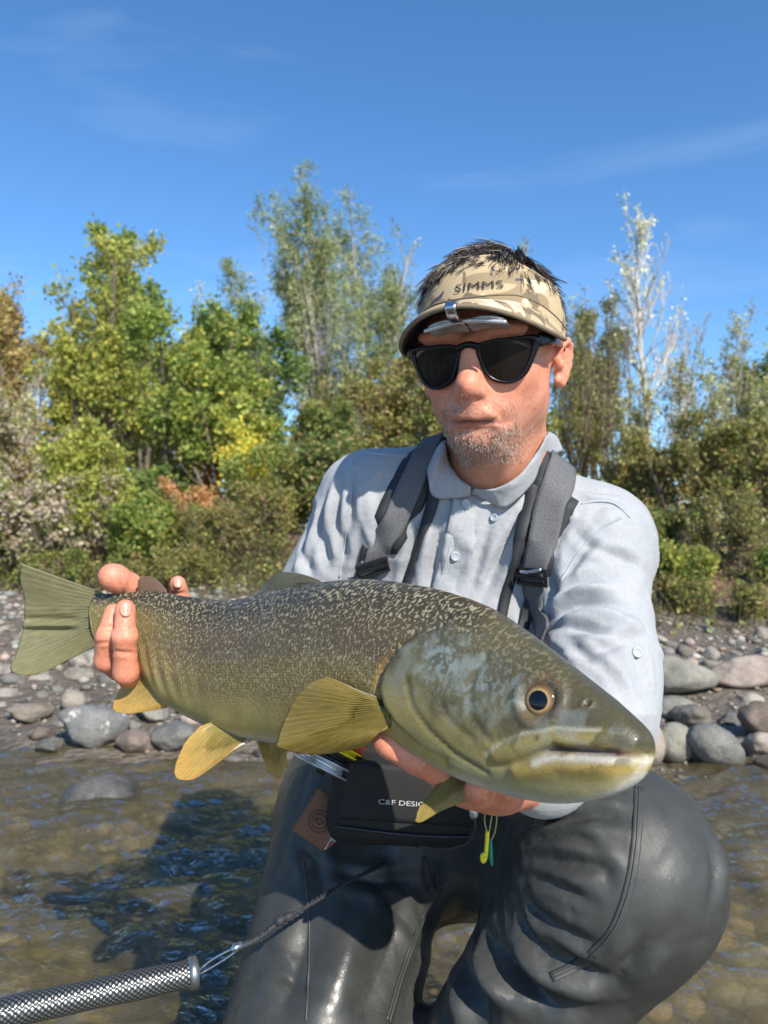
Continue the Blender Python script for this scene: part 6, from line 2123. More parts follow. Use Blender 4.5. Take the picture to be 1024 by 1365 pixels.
n1 = t.noise(c, 7, 5, 0.6); n2 = t.noise(c, 38, 5, 0.65, 1.0); n3 = t.noise(c, 500, 3, 0.6)
col = t.ramp(n1, [(0.3, (0.026, 0.028, 0.026)), (0.7, (0.043, 0.045, 0.042))])
dust = t.ramp(n2, [(0.50, 0), (0.75, 0.35)])
col = t.mix(dust, col, (0.070, 0.072, 0.066))
mud = t.ramp(t.noise(c, 55, 6, 0.7, 0.8), [(0.60, 0), (0.72, 0.5)])
col = t.mix(mud, col, (0.085, 0.078, 0.062))
b1 = t.bump(n2, 0.09, 0.006)
b2 = t.bump(n3, 0.18, 0.0006, b1)
wetm = t.ramp(t.noise(t.mapping(c, (14, 14, 2.2)), 1.0, 4, 0.6, 0.6), [(0.47, 0), (0.60, 1)])
m_wader = t.done(t.bsdf(col, t.math('MULTIPLY_ADD', wetm, -0.27, 0.54), b2, 0.40))
waders = child('waders', wad_me, m_wader, man)
m_seam = simple_mat('wader_seam', (0.045, 0.050, 0.052), 0.5)
strap('seam_tape', [(852, 1050), (850, 1100), (845, 1150), (834, 1200), (815, 1245), (780, 1280), (735, 1303)], 0.0075, 0.0010, wad_bvh, m_wader, waders, 60, 0.0006, nw=5)
seam('seam', [(852, 1050), (850, 1100), (845, 1150), (834, 1200), (815, 1245), (780, 1280), (735, 1303)], wad_bvh, 0.0008, m_seam, waders, 70, 0.0016)
strap('seam_tape', [(588, 1178), (560, 1235), (536, 1300), (518, 1362)], 0.0075, 0.0010, wad_bvh, m_wader, waders, 60, 0.0006, nw=5)
seam('seam', [(588, 1178), (560, 1235), (536, 1300), (518, 1362)], wad_bvh, 0.0008, m_seam, waders, 50, 0.0016)
seam('seam', [(405, 1150), (412, 1220), (412, 1290), (408, 1362)], wad_bvh, 0.0011, m_seam, waders, 50)

# suspenders
t = NT('webbing_grey')
c = t.coord('Object')
n3 = t.noise(c, 700, 3, 0.6); n1 = t.noise(c, 30, 3)
col = t.ramp(n3, [(0.3, (0.075, 0.075, 0.080)), (0.7, (0.15, 0.15, 0.155))])
m_web = t.done(t.bsdf(col, 0.75, t.bump(t.math('ADD', n3, n1), 0.4, 0.0012), 0.3))
m_web_dark = simple_mat('webbing_black', (0.022, 0.024, 0.028), 0.7, var=0.3, bump=0.4, bscale=700)
m_plastic = simple_mat('black_plastic', (0.016, 0.016, 0.018), 0.30, var=0.2, bump=0.03)
m_steel = simple_mat('steel', (0.62, 0.62, 0.62), 0.22, 1.0, var=0.1, bump=0.05)
SPL = [(580, 588), (566, 612), (552, 640), (535, 675), (518, 710), (504, 735), (497, 752)]
SPR_ = [(748, 602), (744, 640), (735, 675), (726, 710), (719, 740), (714, 764)]
strap('suspender', SPL, 0.040, 0.0030, shirt_bvh, m_web_dark, waders, 50, 0.0030, wid_prof=[0.042, 0.046, 0.046, 0.042, 0.034], curl=0.003)
strap('suspender_webbing', SPL, 0.026, 0.0026, shirt_bvh, m_web, waders, 50, 0.0062, wid_prof=[0.026, 0.027, 0.027, 0.026, 0.026])
strap('suspender', SPR_, 0.046, 0.0030, shirt_bvh, m_web_dark, waders, 50, 0.0030, wid_prof=[0.056, 0.054, 0.046, 0.040, 0.034], curl=0.003)
strap('suspender_webbing', SPR_, 0.030, 0.0026, shirt_bvh, m_web, waders, 50, 0.0062, wid_prof=[0.036, 0.035, 0.032, 0.030, 0.028])
strap('suspender_webbing', [(495, 748), (488, 768), (478, 795), (470, 830)], 0.026, 0.0026, shirt_bvh, m_web, waders, 24, 0.0045)
strap('suspender_webbing', [(714, 762), (716, 790), (722, 820), (732, 850)], 0.028, 0.0026, shirt_bvh, m_web, waders, 24, 0.0060)
strap('suspender_webbing', [(708, 800), (700, 825), (690, 850)], 0.012, 0.0024, shirt_bvh, m_web_dark, waders, 20, 0.0040)
# thin chest-pack straps
strap('lanyard_strap', [(580, 655), (572, 690), (558, 730), (545, 775), (535, 815)], 0.013, 0.0020, shirt_bvh, m_web_dark, waders, 40, 0.0024, nw=3)
strap('lanyard_strap', [(722, 622), (708, 660), (698, 700), (688, 740), (676, 785), (668, 825)], 0.012, 0.0020, shirt_bvh, m_web_dark, waders, 44, 0.0026, nw=3, wid_prof=[0.014, 0.014, 0.012, 0.011])
# slide buckles
def buckle(px, py, ang, w, h, mat=None, name='buckle'):
    C_, N_ = drape([(px, py - 1), (px, py), (px, py + 1)], shirt_bvh, 3, 0.0095)
    n_ = N_[1]; a_ = norm(np.cross(n_, (0, 0, 1.0))); b_ = np.cross(a_, n_)
    a2 = a_ * math.cos(ang) + b_ * math.sin(ang); b2 = -a_ * math.sin(ang) + b_ * math.cos(ang)
    parts = []
    bm = bmesh.new()
    def bar(u0, u1, v0, v1, d0=-0.002, d1=0.002):
        vs = [bm.verts.new(tuple(C_[1] + a2 * u + b2 * v_ + n_ * d)) for d in (d0, d1) for (u, v_) in ((u0, v0), (u1, v0), (u1, v1), (u0, v1))]
        for f in ((3, 2, 1, 0), (4, 5, 6, 7), (0, 1, 5, 4), (1, 2, 6, 5), (2, 3, 7, 6), (3, 0, 4, 7)): bm.faces.new([vs[i] for i in f])
    bar(-w, w, h - 0.004, h); bar(-w, w, -h, -h + 0.004); bar(-w, w, -0.002, 0.002, 0.0, 0.003)
    bar(-w, -w + 0.004, -h + 0.0041, h - 0.0041); bar(w - 0.004, w, -h + 0.0041, h - 0.0041)
    bmesh.ops.recalc_face_normals(bm, faces=bm.faces)
    bmesh.ops.bevel(bm, geom=bm.edges[:], offset=0.0008, segments=2, affect='EDGES')
    m_ = bpy.data.meshes.new(name); bm.to_mesh(m_); bm.free()
    return child2(name, m_, mat or m_plastic, waders)


buckle(495, 752, -0.35, 0.019, 0.010)
buckle(715, 766, 0.06, 0.020, 0.010)
C_, N_ = drape([(701, 758), (715, 757), (729, 758)], shirt_bvh, 12, 0.0135)
child2('buckle_bar', tube_mesh('buckle_bar', C_, 0.0020, 8), m_steel, waders)

# =====================================================================
# VISOR, SUNGLASSES
# =====================================================================
visor = empty('sun_visor', tuple(HL(0, -0.08, 0.06)))
tag(visor, 'tan camouflage sun visor with black lettering on the man\'s head', 'visor')


def hchild(name, Lpts_mesh, mat, parent):
    return child(name, Lpts_mesh, mat, parent)


TH = np.linspace(-np.pi, np.pi, 140)
def band_z0(th): return 0.0440 - 0.026 * sstep(0.5, 1.6, np.abs(th)) - 0.012 * sstep(1.6, 3.1, np.abs(th))
def band_z1(th): return 0.0990 - 0.030 * sstep(0.25, 1.5, np.abs(th)) - 0.026 * sstep(1.5, 2.9, np.abs(th))
rr = np.linspace(0, 1, 16)[:, None]
ZB = band_z0(TH)[None] * (1 - rr) + band_z1(TH)[None] * rr
GB = skull_pt(np.broadcast_to(TH[None], ZB.shape), ZB, 0.0062)
GB[..., :2] += 0.0004 * fbm(np.stack([GB[..., 0] * 40, GB[..., 1] * 40, GB[..., 2] * 40], -1), 3, 3)[..., None]
t = NT('camouflage_cloth')
c = t.coord('Object')
mpc = t.mapping(c, (1, 1, 1.5), (0.3, 0.2, 0.5))
na = t.noise(mpc, 17, 2, 0.45, 1.2); nb_ = t.noise(t.mapping(c, (1, 1, 1.2), (1.1, 0.5, 0.2)), 20, 2, 0.45, 1.5); nc = t.noise(t.mapping(c, (1, 1, 1), (2.1, 1.5, 0.7)), 27, 2, 0.4, 1.0)
col = t.mix(t.ramp(na, [(0.46, 0), (0.49, 1)]), (0.27, 0.205, 0.125), (0.43, 0.335, 0.205))
col = t.mix(t.ramp(nb_, [(0.58, 0), (0.60, 1)]), col, (0.17, 0.135, 0.09))
col = t.mix(t.ramp(nc, [(0.62, 0), (0.64, 1)]), col, (0.56, 0.47, 0.32))
col = t.mix(t.ramp(t.noise(t.mapping(c, (1, 1, 1), (0.4, 2.5, 1.7)), 40, 2, 0.4, 1.6), [(0.655, 0), (0.675, 1)]), col, (0.085, 0.080, 0.095))
fine_ = t.noise(c, 900, 2)
m_camo = t.done(t.bsdf(t.mix(0.2, col, t.ramp(fine_, [(0.3, 0.3), (0.7, 0.7)]), 'OVERLAY'), 0.85, t.bump(fine_, 0.25, 0.0006), 0.15))
Gw = HLV(GB.reshape(-1, 3)).reshape(GB.shape)
band = child('band', slab('band', Gw, 0.0026), m_camo, visor)
for zf, nm in ((band_z1, 'band_binding'),):
    pts = skull_pt(TH, zf(TH), 0.0072)
    child(nm, tube_mesh(nm, HLV(pts), 0.0021, 8), m_camo, visor)
pts = skull_pt(TH, band_z0(TH) + 0.010, 0.0078)
m_camo_dark = simple_mat('seam_thread_tan', (0.20, 0.155, 0.10), 0.9)
child('band_seam', tube_mesh('band_seam', HLV(pts[(np.abs(TH) < 1.75)]), 0.0007, 5), m_camo_dark, visor)
# brim
tb = np.linspace(-1.32, 1.32, 61)
inner = skull_pt(tb, band_z0(tb) + 0.002, 0.0066)
ln_ = 0.072 * np.clip(np.cos(tb * 1.12), 0.02, 1) ** 0.55
outer = inner.copy()
outer[:, 1] -= ln_
outer[:, 0] *= 1.10
outer[:, 2] = 0.0435 - 4.2 * outer[:, 0] ** 2 - 0.010 * (ln_ / 0.072)
rr = np.linspace(0, 1, 18)[:, None, None]
GB = inner[None] * (1 - rr) + outer[None] * rr
GB[..., 2] += 0.004 * np.sin(np.pi * rr[..., 0]) * np.cos(tb)[None]
brim_w = HLV(GB.reshape(-1, 3)).reshape(GB.shape)
child('brim', slab('brim', brim_w, 0.0034), m_camo, visor)
child('brim_edge', tube_mesh('brim_edge', brim_w[-1], 0.0023, 8), m_camo_dark, visor)
m_under = simple_mat('brim_lining', (0.030, 0.030, 0.034), 0.9)
GU_ = GB.copy()[:17]; GU_[..., 2] -= 0.0032
child('brim_lining', slab('brim_lining', HLV(GU_.reshape(-1, 3)).reshape(GU_.shape), 0.0012), m_under, visor)


def text_on(name, body, size, fn, mat, parent, maker, bold=0.0, spacing=1.0, ex=1.0):
    cu = bpy.data.curves.new(name, 'FONT'); cu.body = body; cu.size = size; cu.align_x = 'CENTER'; cu.align_y = 'CENTER'
    cu.extrude = 0.0; cu.offset = bold; cu.space_character = spacing; cu.resolution_u = 4
    to = bpy.data.objects.new(name, cu); COL.objects.link(to)
    bpy.context.view_layer.update()
    dg = bpy.context.evaluated_depsgraph_get()
    m_ = bpy.data.meshes.new_from_object(to.evaluated_get(dg))
    bpy.data.objects.remove(to)
    bm = bmesh.new(); bm.from_mesh(m_)
    bmesh.ops.subdivide_edges(bm, edges=[e for e in bm.edges if e.calc_length() > size * 0.12], cuts=1)
    bmesh.ops.triangulate(bm, faces=bm.faces[:])
    for v_ in bm.verts: v_.co = Vector(tuple(fn(v_.co.x * ex, v_.co.y)))
    bm.to_mesh(m_); bm.free(); m_.name = name
    return maker(name, m_, mat, parent)


m_ink = simple_mat('black_embroidery', (0.012, 0.012, 0.012), 0.7)
def on_band(u, v_):
    th = (u + 0.008) / 0.070
    return HL(*skull_pt(np.array(th), np.array(0.0645 + v_), 0.0094))


text_on('lettering', 'SIMMS', 0.0118, on_band, m_ink, visor, child, 0.0, 1.06, 1.35)
# clip-on flip-up magnifier under the brim
mag = empty('clip_on_magnifier', tuple(HL(0.001, -0.15, 0.03)))
tag(mag, 'silver flip-up magnifier clipped under the visor brim', 'magnifier')
t = NT('magnifier_plastic')
c = t.coord('Object')
m_mag = t.done(t.bsdf(t.ramp(t.noise(c, 90, 3), [(0.3, (0.50, 0.51, 0.52)), (0.7, (0.75, 0.76, 0.77))]), 0.16, None, 0.6, 0.55))


def lens_plate(cx, w, name):
    u = np.linspace(-1, 1, 25); w_ = np.linspace(-1, 1, 13)
    U, Wd = np.meshgrid(u, w_, indexing='ij')
    ed = (1 - np.abs(U) ** 6) ** 0.25
    X = cx + U * w; Yv = -0.123 + Wd * 0.016 * ed + 3.0 * (X - 0.006) ** 2
    Z = 0.0190 + 0.0035 * np.cos(U * 1.5) - 0.16 * (Yv + 0.123) - 0.5 * (X - 0.006) ** 2
    return child(name, slab(name, HLV(np.stack([X, Yv, Z], -1).reshape(-1, 3)).reshape(25, 13, 3), 0.0026), m_mag, mag)


lens_plate(-0.0135, 0.0190, 'lens'); lens_plate(0.0255, 0.0190, 'lens')
for yo in (-0.146, -0.142):
    pass
fr = np.array([(x_, -0.1405 + 3.0 * (x_ - 0.006) ** 2, 0.0200 + 0.0022 * math.cos((x_ - 0.006) * 60) - 0.5 * (x_ - 0.006) ** 2) for x_ in np.linspace(-0.033, 0.045, 30)])
child('frame_bar', tube_mesh('frame_bar', HLV(fr), 0.0020, 8), m_mag, mag)
cl = np.array([(0.001, -0.141, 0.0215), (0.001, -0.158, 0.0235), (0.001, -0.1672, 0.030), (0.001, -0.163, 0.0360), (0.001, -0.152, 0.0385)])
cl = catmull(cl, 20)
GC = cl[:, None] + np.array((1.0, 0, 0)) * np.linspace(-0.0050, 0.0050, 5)[None, :, None]
child('clip', slab('clip', HLV(GC.reshape(-1, 3)).reshape(GC.shape), 0.0016), m_steel, mag)

# sunglasses
sung = empty('sunglasses', tuple(HL(0, -0.10, 0.01)))
tag(sung, 'black plastic sunglasses with dark lenses on the man\'s face', 'sunglasses')
m_frame = simple_mat('black_acetate', (0.005, 0.005, 0.006), 0.22, spec=0.35, var=0.1, bump=0.01)
t = NT('dark_lens')
n = t.noise(t.coord('Object'), 30, 2)
m_lens = t.done(t.bsdf(t.ramp(n, [(0.3, (0.008, 0.005, 0.004)), (0.7, (0.011, 0.007, 0.006))]), 0.03, None, 0.25))
LO = np.array((0.95, 0.92)) * np.array([(0.0085, 0.013), (0.012, 0.0215), (0.024, 0.0245), (0.042, 0.0255), (0.060, 0.0275), (0.0695, 0.0265), (0.0700, 0.018), (0.0645, 0.004), (0.0560, -0.013), (0.044, -0.0215), (0.030, -0.0215), (0.018, -0.014), (0.0115, 0.000)])
LI = np.array((0.95, 0.92)) * np.array([(0.0125, 0.0125), (0.0155, 0.0185), (0.026, 0.0205), (0.042, 0.0212), (0.056, 0.0222), (0.0620, 0.0205), (0.0625, 0.015), (0.0590, 0.003), (0.0520, -0.0105), (0.0425, -0.0180), (0.0310, -0.0180), (0.0205, -0.0115), (0.0150, 0.001)])
GZ0 = -0.0140
def gy(x, z): return -0.1000 + 5.2 * x ** 2 - 0.10 * z
for s in (-1, 1):
    a_ = catmull(LO, 80, True); b_ = catmull(LI, 80, True)
    mid_ = a_ * 0.5 + b_ * 0.5
    ring = []
    for cv, dy in ((a_, 0.0022), (a_, -0.0008), (mid_ * 1.0, -0.0026), (b_, -0.0012), (b_, 0.0022)):
        x_ = cv[:, 0] * s; z_ = cv[:, 1]
        ring.append(HLV(np.stack([x_, gy(x_, z_) + dy, z_ + GZ0], -1)))
    VV = np.vstack(ring); FF = grid_faces(5, 80, True)
    FF2 = np.stack([4 * 80 + np.arange(80), 4 * 80 + (np.arange(80) + 1) % 80, (np.arange(80) + 1) % 80, np.arange(80)], 1)
    FF = np.vstack([FF, FF2])
    if s > 0: FF = FF[:, ::-1]
    child('frame', make_mesh('frame', VV, FF), m_frame, sung)
    cen = b_.mean(0)
    rings = [cen + (b_ * 1.0 - cen) * k for k in np.linspace(1, 0.04, 10)]
    VV = np.vstack([HLV(np.stack([q[:, 0] * s, gy(q[:, 0] * s, q[:, 1]) - 0.0012 * (1 - ((q - cen) ** 2).sum(1) / 0.0007), q[:, 1] + GZ0], -1)) for q in rings])
    FF = grid_faces(10, 80, True)
    if s < 0: FF = FF[:, ::-1]
    child('lens', make_mesh('lens', VV, FF), m_lens, sung)
    tp = catmull(np.array([(s * 0.0660, gy(0.066, 0.022) + 0.001, 0.0205 + GZ0), (s * 0.0740, -0.060, 0.0230 + GZ0), (s * 0.0775, -0.020, 0.0235 + GZ0), (s * 0.0785, 0.006, 0.0230 + GZ0), (s * 0.0795, 0.028, 0.000 + GZ0), (s * 0.0770, 0.036, -0.014 + GZ0)]), 40)
    hgt = np.interp(np.linspace(0, 1, 40), [0, 0.3, 0.6, 1], [0.0068, 0.0055, 0.0040, 0.0030])
    GT = tp[:, None] + np.array((0, 0, 1.0)) * (np.linspace(-1, 1, 5)[None, :, None] * hgt[:, None, None])
    child('temple', slab('temple', HLV(GT.reshape(-1, 3)).reshape(GT.shape), 0.0032), m_frame, sung)
bz = np.array([(x_, gy(x_, 0.018) - 0.0005, 0.0165 + 0.003 * math.cos(x_ * 150) + GZ0) for x_ in np.linspace(-0.0115, 0.0115, 12)])
child('bridge', tube_mesh('bridge', HLV(bz), 0.0036, 10), m_frame, sung)

# =====================================================================
# GEAR
# =====================================================================
def frame_at(px, py, d, roll=0.0, pitch=0.0, yaw=0.0):
    """local axes (right, up, towards camera) at a point in front of the camera."""
    M = rot_xyz('X', R(90)) @ rot_xyz('Z', roll)
    M = rot_xyz('Z', yaw) @ rot_xyz('X', pitch) @ M
    return P(px, py, d), M


def place(Lp, fr):
    o_, M = fr
    return o_ + np.asarray(Lp, float) @ M.T


def rbox(name, fr, half, bev, mat, parent, maker=None, seg=4, warp=0.0, seed=1):
    bm = bmesh.new()
    bmesh.ops.create_cube(bm, size=2.0)
    for v_ in bm.verts: v_.co = Vector((v_.co.x * half[0], v_.co.y * half[1], v_.co.z * half[2]))
    bmesh.ops.bevel(bm, geom=bm.edges[:], offset=bev, segments=seg, affect='EDGES', profile=0.6)
    bmesh.ops.subdivide_edges(bm, edges=[e for e in bm.edges if e.calc_length() > 0.02], cuts=4, use_grid_fill=True)
    L_ = np.array([v_.co[:] for v_ in bm.verts])
    if warp: L_ = L_ + warp * np.stack([fbm(L_ * 35 + 3, 3, seed), fbm(L_ * 35 + 9, 3, seed + 1), fbm(L_ * 35, 3, seed + 2)], 1)
    Wd = place(L_, fr)
    for v_, w_ in zip(bm.verts, Wd): v_.co = Vector(tuple(w_))
    bmesh.ops.recalc_face_normals(bm, faces=bm.faces[:])
    m_ = bpy.data.meshes.new(name); bm.to_mesh(m_); bm.free()
    for p_ in m_.polygons: p_.use_smooth = True
    return (maker or child)(name, m_, mat, parent)


def lathe(name, fr, prof, mat, parent, seg=56, axis='z', maker=None):
    """profile (radius, height) turned round the frame's towards-camera axis."""
    q = np.arange(seg) * 2 * np.pi / seg
    Lp = np.vstack([np.stack([r_ * np.cos(q), r_ * np.sin(q), np.full(seg, h_)], 1) for r_, h_ in prof])
    F_ = grid_faces(len(prof), seg, True)
    return (maker or child)(name, make_mesh(name, place(Lp, fr), F_), mat, parent)


m_pack = simple_mat('black_pack_cloth', (0.005, 0.005, 0.0055), 0.75, var=0.3, bump=0.4, bscale=800)
pk = frame_at(556, 1066, 0.775, R(-5), R(-4), R(4))
pack = empty('chest_pack', tuple(P(556, 1100, 0.79)))
tag(pack, 'black fishing chest pack with small white lettering hanging under the fish', 'bag')
rbox('pouch', pk, (0.088, 0.042, 0.028), 0.020, m_pack, pack, warp=0.003)
rbox('flap', (place((0, 0.012, 0.024), pk), pk[1]), (0.080, 0.028, 0.0080), 0.0072, m_pack, pack, warp=0.002, seed=5)
zp = np.array([(x_, -0.024 - 0.002 * math.cos(x_ * 30), 0.0300) for x_ in np.linspace(-0.082, 0.082, 24)])
child('zipper', tube_mesh('zipper', place(zp, pk), 0.0016, 6), m_plastic, pack)
m_print = simple_mat('white_print', (0.42, 0.42, 0.42), 0.6, var=0.05, bump=0.0)
text_on('lettering', 'C&F DESIGN', 0.0066, lambda u, v_: place((u - 0.0155, v_ + 0.004, 0.0338), pk), m_print, pack, child, 0.0, 1.0, 1.45)

# tippet spools on a post beside the pack
sp = empty('tippet_spools', tuple(P(432, 1028, 0.765)))
tag(sp, 'stack of tippet spools with silver, black, yellow and red rims by the pack', 'spools')
m_sil = simple_mat('silver_spool', (0.70, 0.72, 0.74), 0.18, 0.7, var=0.08, bump=0.02)
m_yel = simple_mat('yellow_spool', (0.75, 0.62, 0.02), 0.35, var=0.06, bump=0.02)
m_redp = simple_mat('red_spool', (0.62, 0.03, 0.03), 0.35, var=0.06, bump=0.02)
fo, fM = frame_at(428, 1026, 0.76, 0, 0, 0)
axv = norm(np.array((0.42, 0.30, 0.86)))         # stack axis: up and towards the chest
a1 = norm(np.cross(axv, (0, 1.0, 0))); a2_ = np.cross(axv, a1)
Ms = np.stack([a1, a2_, axv], 1)
off = 0.0
for nm, mt, w_ in (('spool_silver', m_sil, 0.011), ('spool_black', m_plastic, 0.009), ('spool_yellow', m_yel, 0.008), ('spool_red', m_redp, 0.008), ('spool_black', m_plastic, 0.008)):
    r0 = 0.031
    prof = [(0.006, off), (r0, off), (r0 + 0.0012, off + 0.0008), (r0 + 0.0012, off + 0.0018), (r0 - 0.001, off + 0.0024), (r0 - 0.004, off + 0.003), (r0 - 0.004, off + w_ - 0.0030), (r0 - 0.001, off + w_ - 0.0024), (r0 + 0.0012, off + w_ - 0.0018), (r0 + 0.0012, off + w_ - 0.0008), (r0, off + w_ - 0.0002), (0.006, off + w_ - 0.0002)]
    nm2 = 'spool'
    lathe(nm2, (fo + np.array((0, 0, 0.0)), Ms), prof, mt, sp)
    off += w_ + 0.0004
lathe('post', (fo, Ms), [(0.0001, -0.004), (0.0052, -0.004), (0.0052, off + 0.004), (0.0001, off + 0.004)], m_plastic, sp, 20)

# leather tag
lt = empty('leather_tag', tuple(P(427, 1092, 0.775)))
tag(lt, 'brown leather tag with pressed round emblem beside the chest pack', 'tag')
t = NT('leather')
c = t.coord('Object')
n = t.noise(c, 160, 5, 0.65); n1 = t.noise(c, 30, 3)
m_leather = t.done(t.bsdf(t.ramp(n1, [(0.3, (0.115, 0.050, 0.027)), (0.7, (0.175, 0.082, 0.045))]), 0.6, t.bump(n, 0.4, 0.001), 0.3))
lf = frame_at(427, 1092, 0.772, R(-33), R(-8), R(0))
rbox('leather_patch', lf, (0.0185, 0.0240, 0.0017), 0.0014, m_leather, lt, seg=2)
m_leather_dark = simple_mat('pressed_leather', (0.065, 0.026, 0.014), 0.7)
q = np.linspace(0, 2 * np.pi, 40, endpoint=False)
for rr_ in (0.0105, 0.0072):
    ring = np.stack([rr_ * np.cos(q), rr_ * np.sin(q) - 0.002, np.full(40, 0.00175)], 1)
    child('emblem_ring', tube_mesh('emblem_ring', place(ring, lf), 0.0005, 5, closed=True), m_leather_dark, lt)
fishy = np.array([(-0.005, -0.004, 0.0018), (-0.001, 0.0005, 0.0018), (0.004, -0.001, 0.0018), (0.0005, -0.0045, 0.0018), (-0.005, 0.0, 0.0018)])
child('emblem_mark', tube_mesh('emblem_mark', place(fishy, lf), 0.0006, 5, 24), m_leather_dark, lt)
lp = np.array([(0.006, 0.021, 0.002), (0.012, 0.030, 0.004), (0.021, 0.034, 0.000), (0.024, 0.028, -0.008)])
child('loop', tube_mesh('loop', place(lp, lf), 0.0016, 8, 20), m_leather, lt)
# small white care label poking from under the tag
cl_ = empty('paper_label', tuple(P(446, 1118, 0.79)))
tag(cl_, 'small crumpled white and red label poking out under the leather tag', 'label')
u = np.linspace(0, 1, 14)[:, None, None]
A_ = P(462, 1094, 0.790); Bp = P(436, 1130, 0.772)
G = A_ * (1 - u) + Bp * u + np.array((0.010, 0, 0.006)) * np.linspace(-0.5, 0.5, 5)[None, :, None] + 0.003 * np.sin(u * 9) * np.array((0.2, -1, 0.1))
m_lab = NT('label_paper'); c = m_lab.coord('Object')
m_lab = m_lab.done(m_lab.bsdf(m_lab.mix(m_lab.ramp(m_lab.noise(c, 150, 2), [(0.50, 0), (0.54, 1)]), (0.70, 0.68, 0.66), (0.45, 0.05, 0.05)), 0.6))
child('strip', slab('strip', G, 0.0006), m_lab, cl_)

# nippers on a cord, and the yellow and green hook tools
nip = empty('line_nipper', tuple(P(632, 1085, 0.60)))
tag(nip, 'small steel nipper hanging on a cord under the fingers', 'nipper')
nf = (P(632, 1074, 0.60), np.array(((1, 0, 0), (0, 0, -1), (0, 1, 0))).T.astype(float))
nf = (P(632, 1078, 0.60), np.eye(3))
lathe('barrel', nf, [(0.0001, -0.007), (0.0030, -0.007), (0.0038, -0.005), (0.0038, 0.000), (0.0026, 0.002), (0.0042, 0.003), (0.0042, 0.006), (0.0001, 0.0065)], m_steel, nip, 24)
child('cord', tube_mesh('cord', PP((632, 1088, 0.60), (634, 1104, 0.605), (626, 1122, 0.615), (608, 1130, 0.63), (588, 1132, 0.65), (560, 1128, 0.69)), 0.0010, 6, 30), m_web_dark, nip)
child('hanger', tube_mesh('hanger', PP((632, 1068, 0.60), (634, 1058, 0.612), (640, 1046, 0.64), (650, 1020, 0.70), (660, 985, 0.76)), 0.0008, 6, 24), m_web_dark, nip)
hk = empty('hook_tool', tuple(P(650, 1130, 0.60)))
tag(hk, 'yellow and green hook tool on thin line loops under the fish', 'tool')
m_green = simple_mat('green_plastic', (0.0, 0.20, 0.12), 0.4, var=0.1)
m_line = simple_mat('olive_line', (0.30, 0.30, 0.09), 0.4, var=0.1)
child('yellow_hook', tube_mesh('yellow_hook', PP((650, 1108, 0.60), (649, 1126, 0.60), (647, 1144, 0.60), (644, 1148, 0.599), (643, 1141, 0.598), (647, 1138, 0.597)), 0.0017, 8, 30), m_yel, hk)
child('green_hook', tube_mesh('green_hook', PP((654, 1120, 0.603), (654, 1138, 0.603), (656, 1154, 0.602)), [0.0012, 0.0020, 0.0020, 0.0008], 8, 20), m_green, hk)
for dx_o in (0, 9):
    child('line_loop', tube_mesh('line_loop', PP((650 + dx_o * 0.2, 1112, 0.601), (646 + dx_o, 1092, 0.60), (650 + dx_o, 1070, 0.602), (656 + dx_o, 1046, 0.63), (660, 1000, 0.72)), 0.0006, 5, 30), m_line, hk)
child('line_loop', tube_mesh('line_loop', PP((654, 1122, 0.603), (660, 1108, 0.602), (662, 1086, 0.602), (656, 1062, 0.61), (652, 1030, 0.66)), 0.0006, 5, 30), m_line, hk)
# loose black elastic loops on the thigh
el = empty('elastic_cord', tuple(P(575, 1170, 0.79)))
tag(el, 'black elastic cord loops dangling over the thigh', 'cord')
for k_, pts in enumerate(([(566, 1140), (563, 1160), (566, 1180), (572, 1186), (580, 1172), (584, 1150)], [(572, 1142), (578, 1166), (586, 1184), (590, 1172), (588, 1148)])):
    C_, N_ = drape(pts, wad_bvh, 26, 0.004 + 0.003 * k_)
    child('loop', tube_mesh('loop', C_, 0.0011, 6), m_web_dark, el)

# ---- woven landing-net handle and its tether
nh = empty('net_handle', tuple(P(120, 1325, 0.62)))
tag(nh, 'woven silver and black tube handle with metal end cap over the water', 'handle')
A0, A1 = P(259, 1297, 0.645), P(-150, 1383, 0.560)
axn = norm(A1 - A0); Ln = np.linalg.norm(A1 - A0)
e1 = norm(np.cross(axn, (0, 0, 1.0))); e2 = np.cross(axn, e1)
Mh = np.stack([e1, e2, axn], 1)
r_h = 0.0108
NS, NL = 72, 320
q = np.arange(NS) * 2 * np.pi / NS
zl = np.linspace(0, Ln, NL)
rad = r_h + 0.00045 * np.sin(q * 17)[None] * np.sin(zl * 2 * np.pi / 0.0047)[:, None] + 0.0004 * vnoise(np.stack([zl * 60, 0 * zl, 0 * zl], -1), 4)[:, None]
Lp = np.stack([rad * np.cos(q)[None], rad * np.sin(q)[None], np.broadcast_to(zl[:, None], rad.shape)], -1).reshape(-1, 3)
m_ = make_mesh('woven_tube', place(Lp, (A0, Mh)), grid_faces(NL, NS, True))
wv = np.stack([np.broadcast_to(q[None] * 17 / (2 * np.pi), rad.shape), np.broadcast_to(zl[:, None] / 0.0047, rad.shape), 0 * rad], -1).reshape(-1, 3)
wvm = (np.sin(wv[:, 0] * 2 * np.pi) * np.sin(wv[:, 1] * 2 * np.pi))
add_float(m_, 'weave', wvm * 0.5 + 0.5)
t = NT('woven_braid')
w_ = t.attr('weave')
c = t.coord('Object')
colw = t.ramp(w_, [(0.30, (0.012, 0.013, 0.013)), (0.55, (0.05, 0.053, 0.053)), (0.80, (0.24, 0.25, 0.245))])
m_braid = t.done(t.bsdf(colw, 0.28, t.bump(t.noise(c, 900, 2), 0.2, 0.0006), 0.6, t.ramp(w_, [(0.4, 0.1), (0.7, 0.7)])))
child('woven_tube', m_, m_braid, nh)
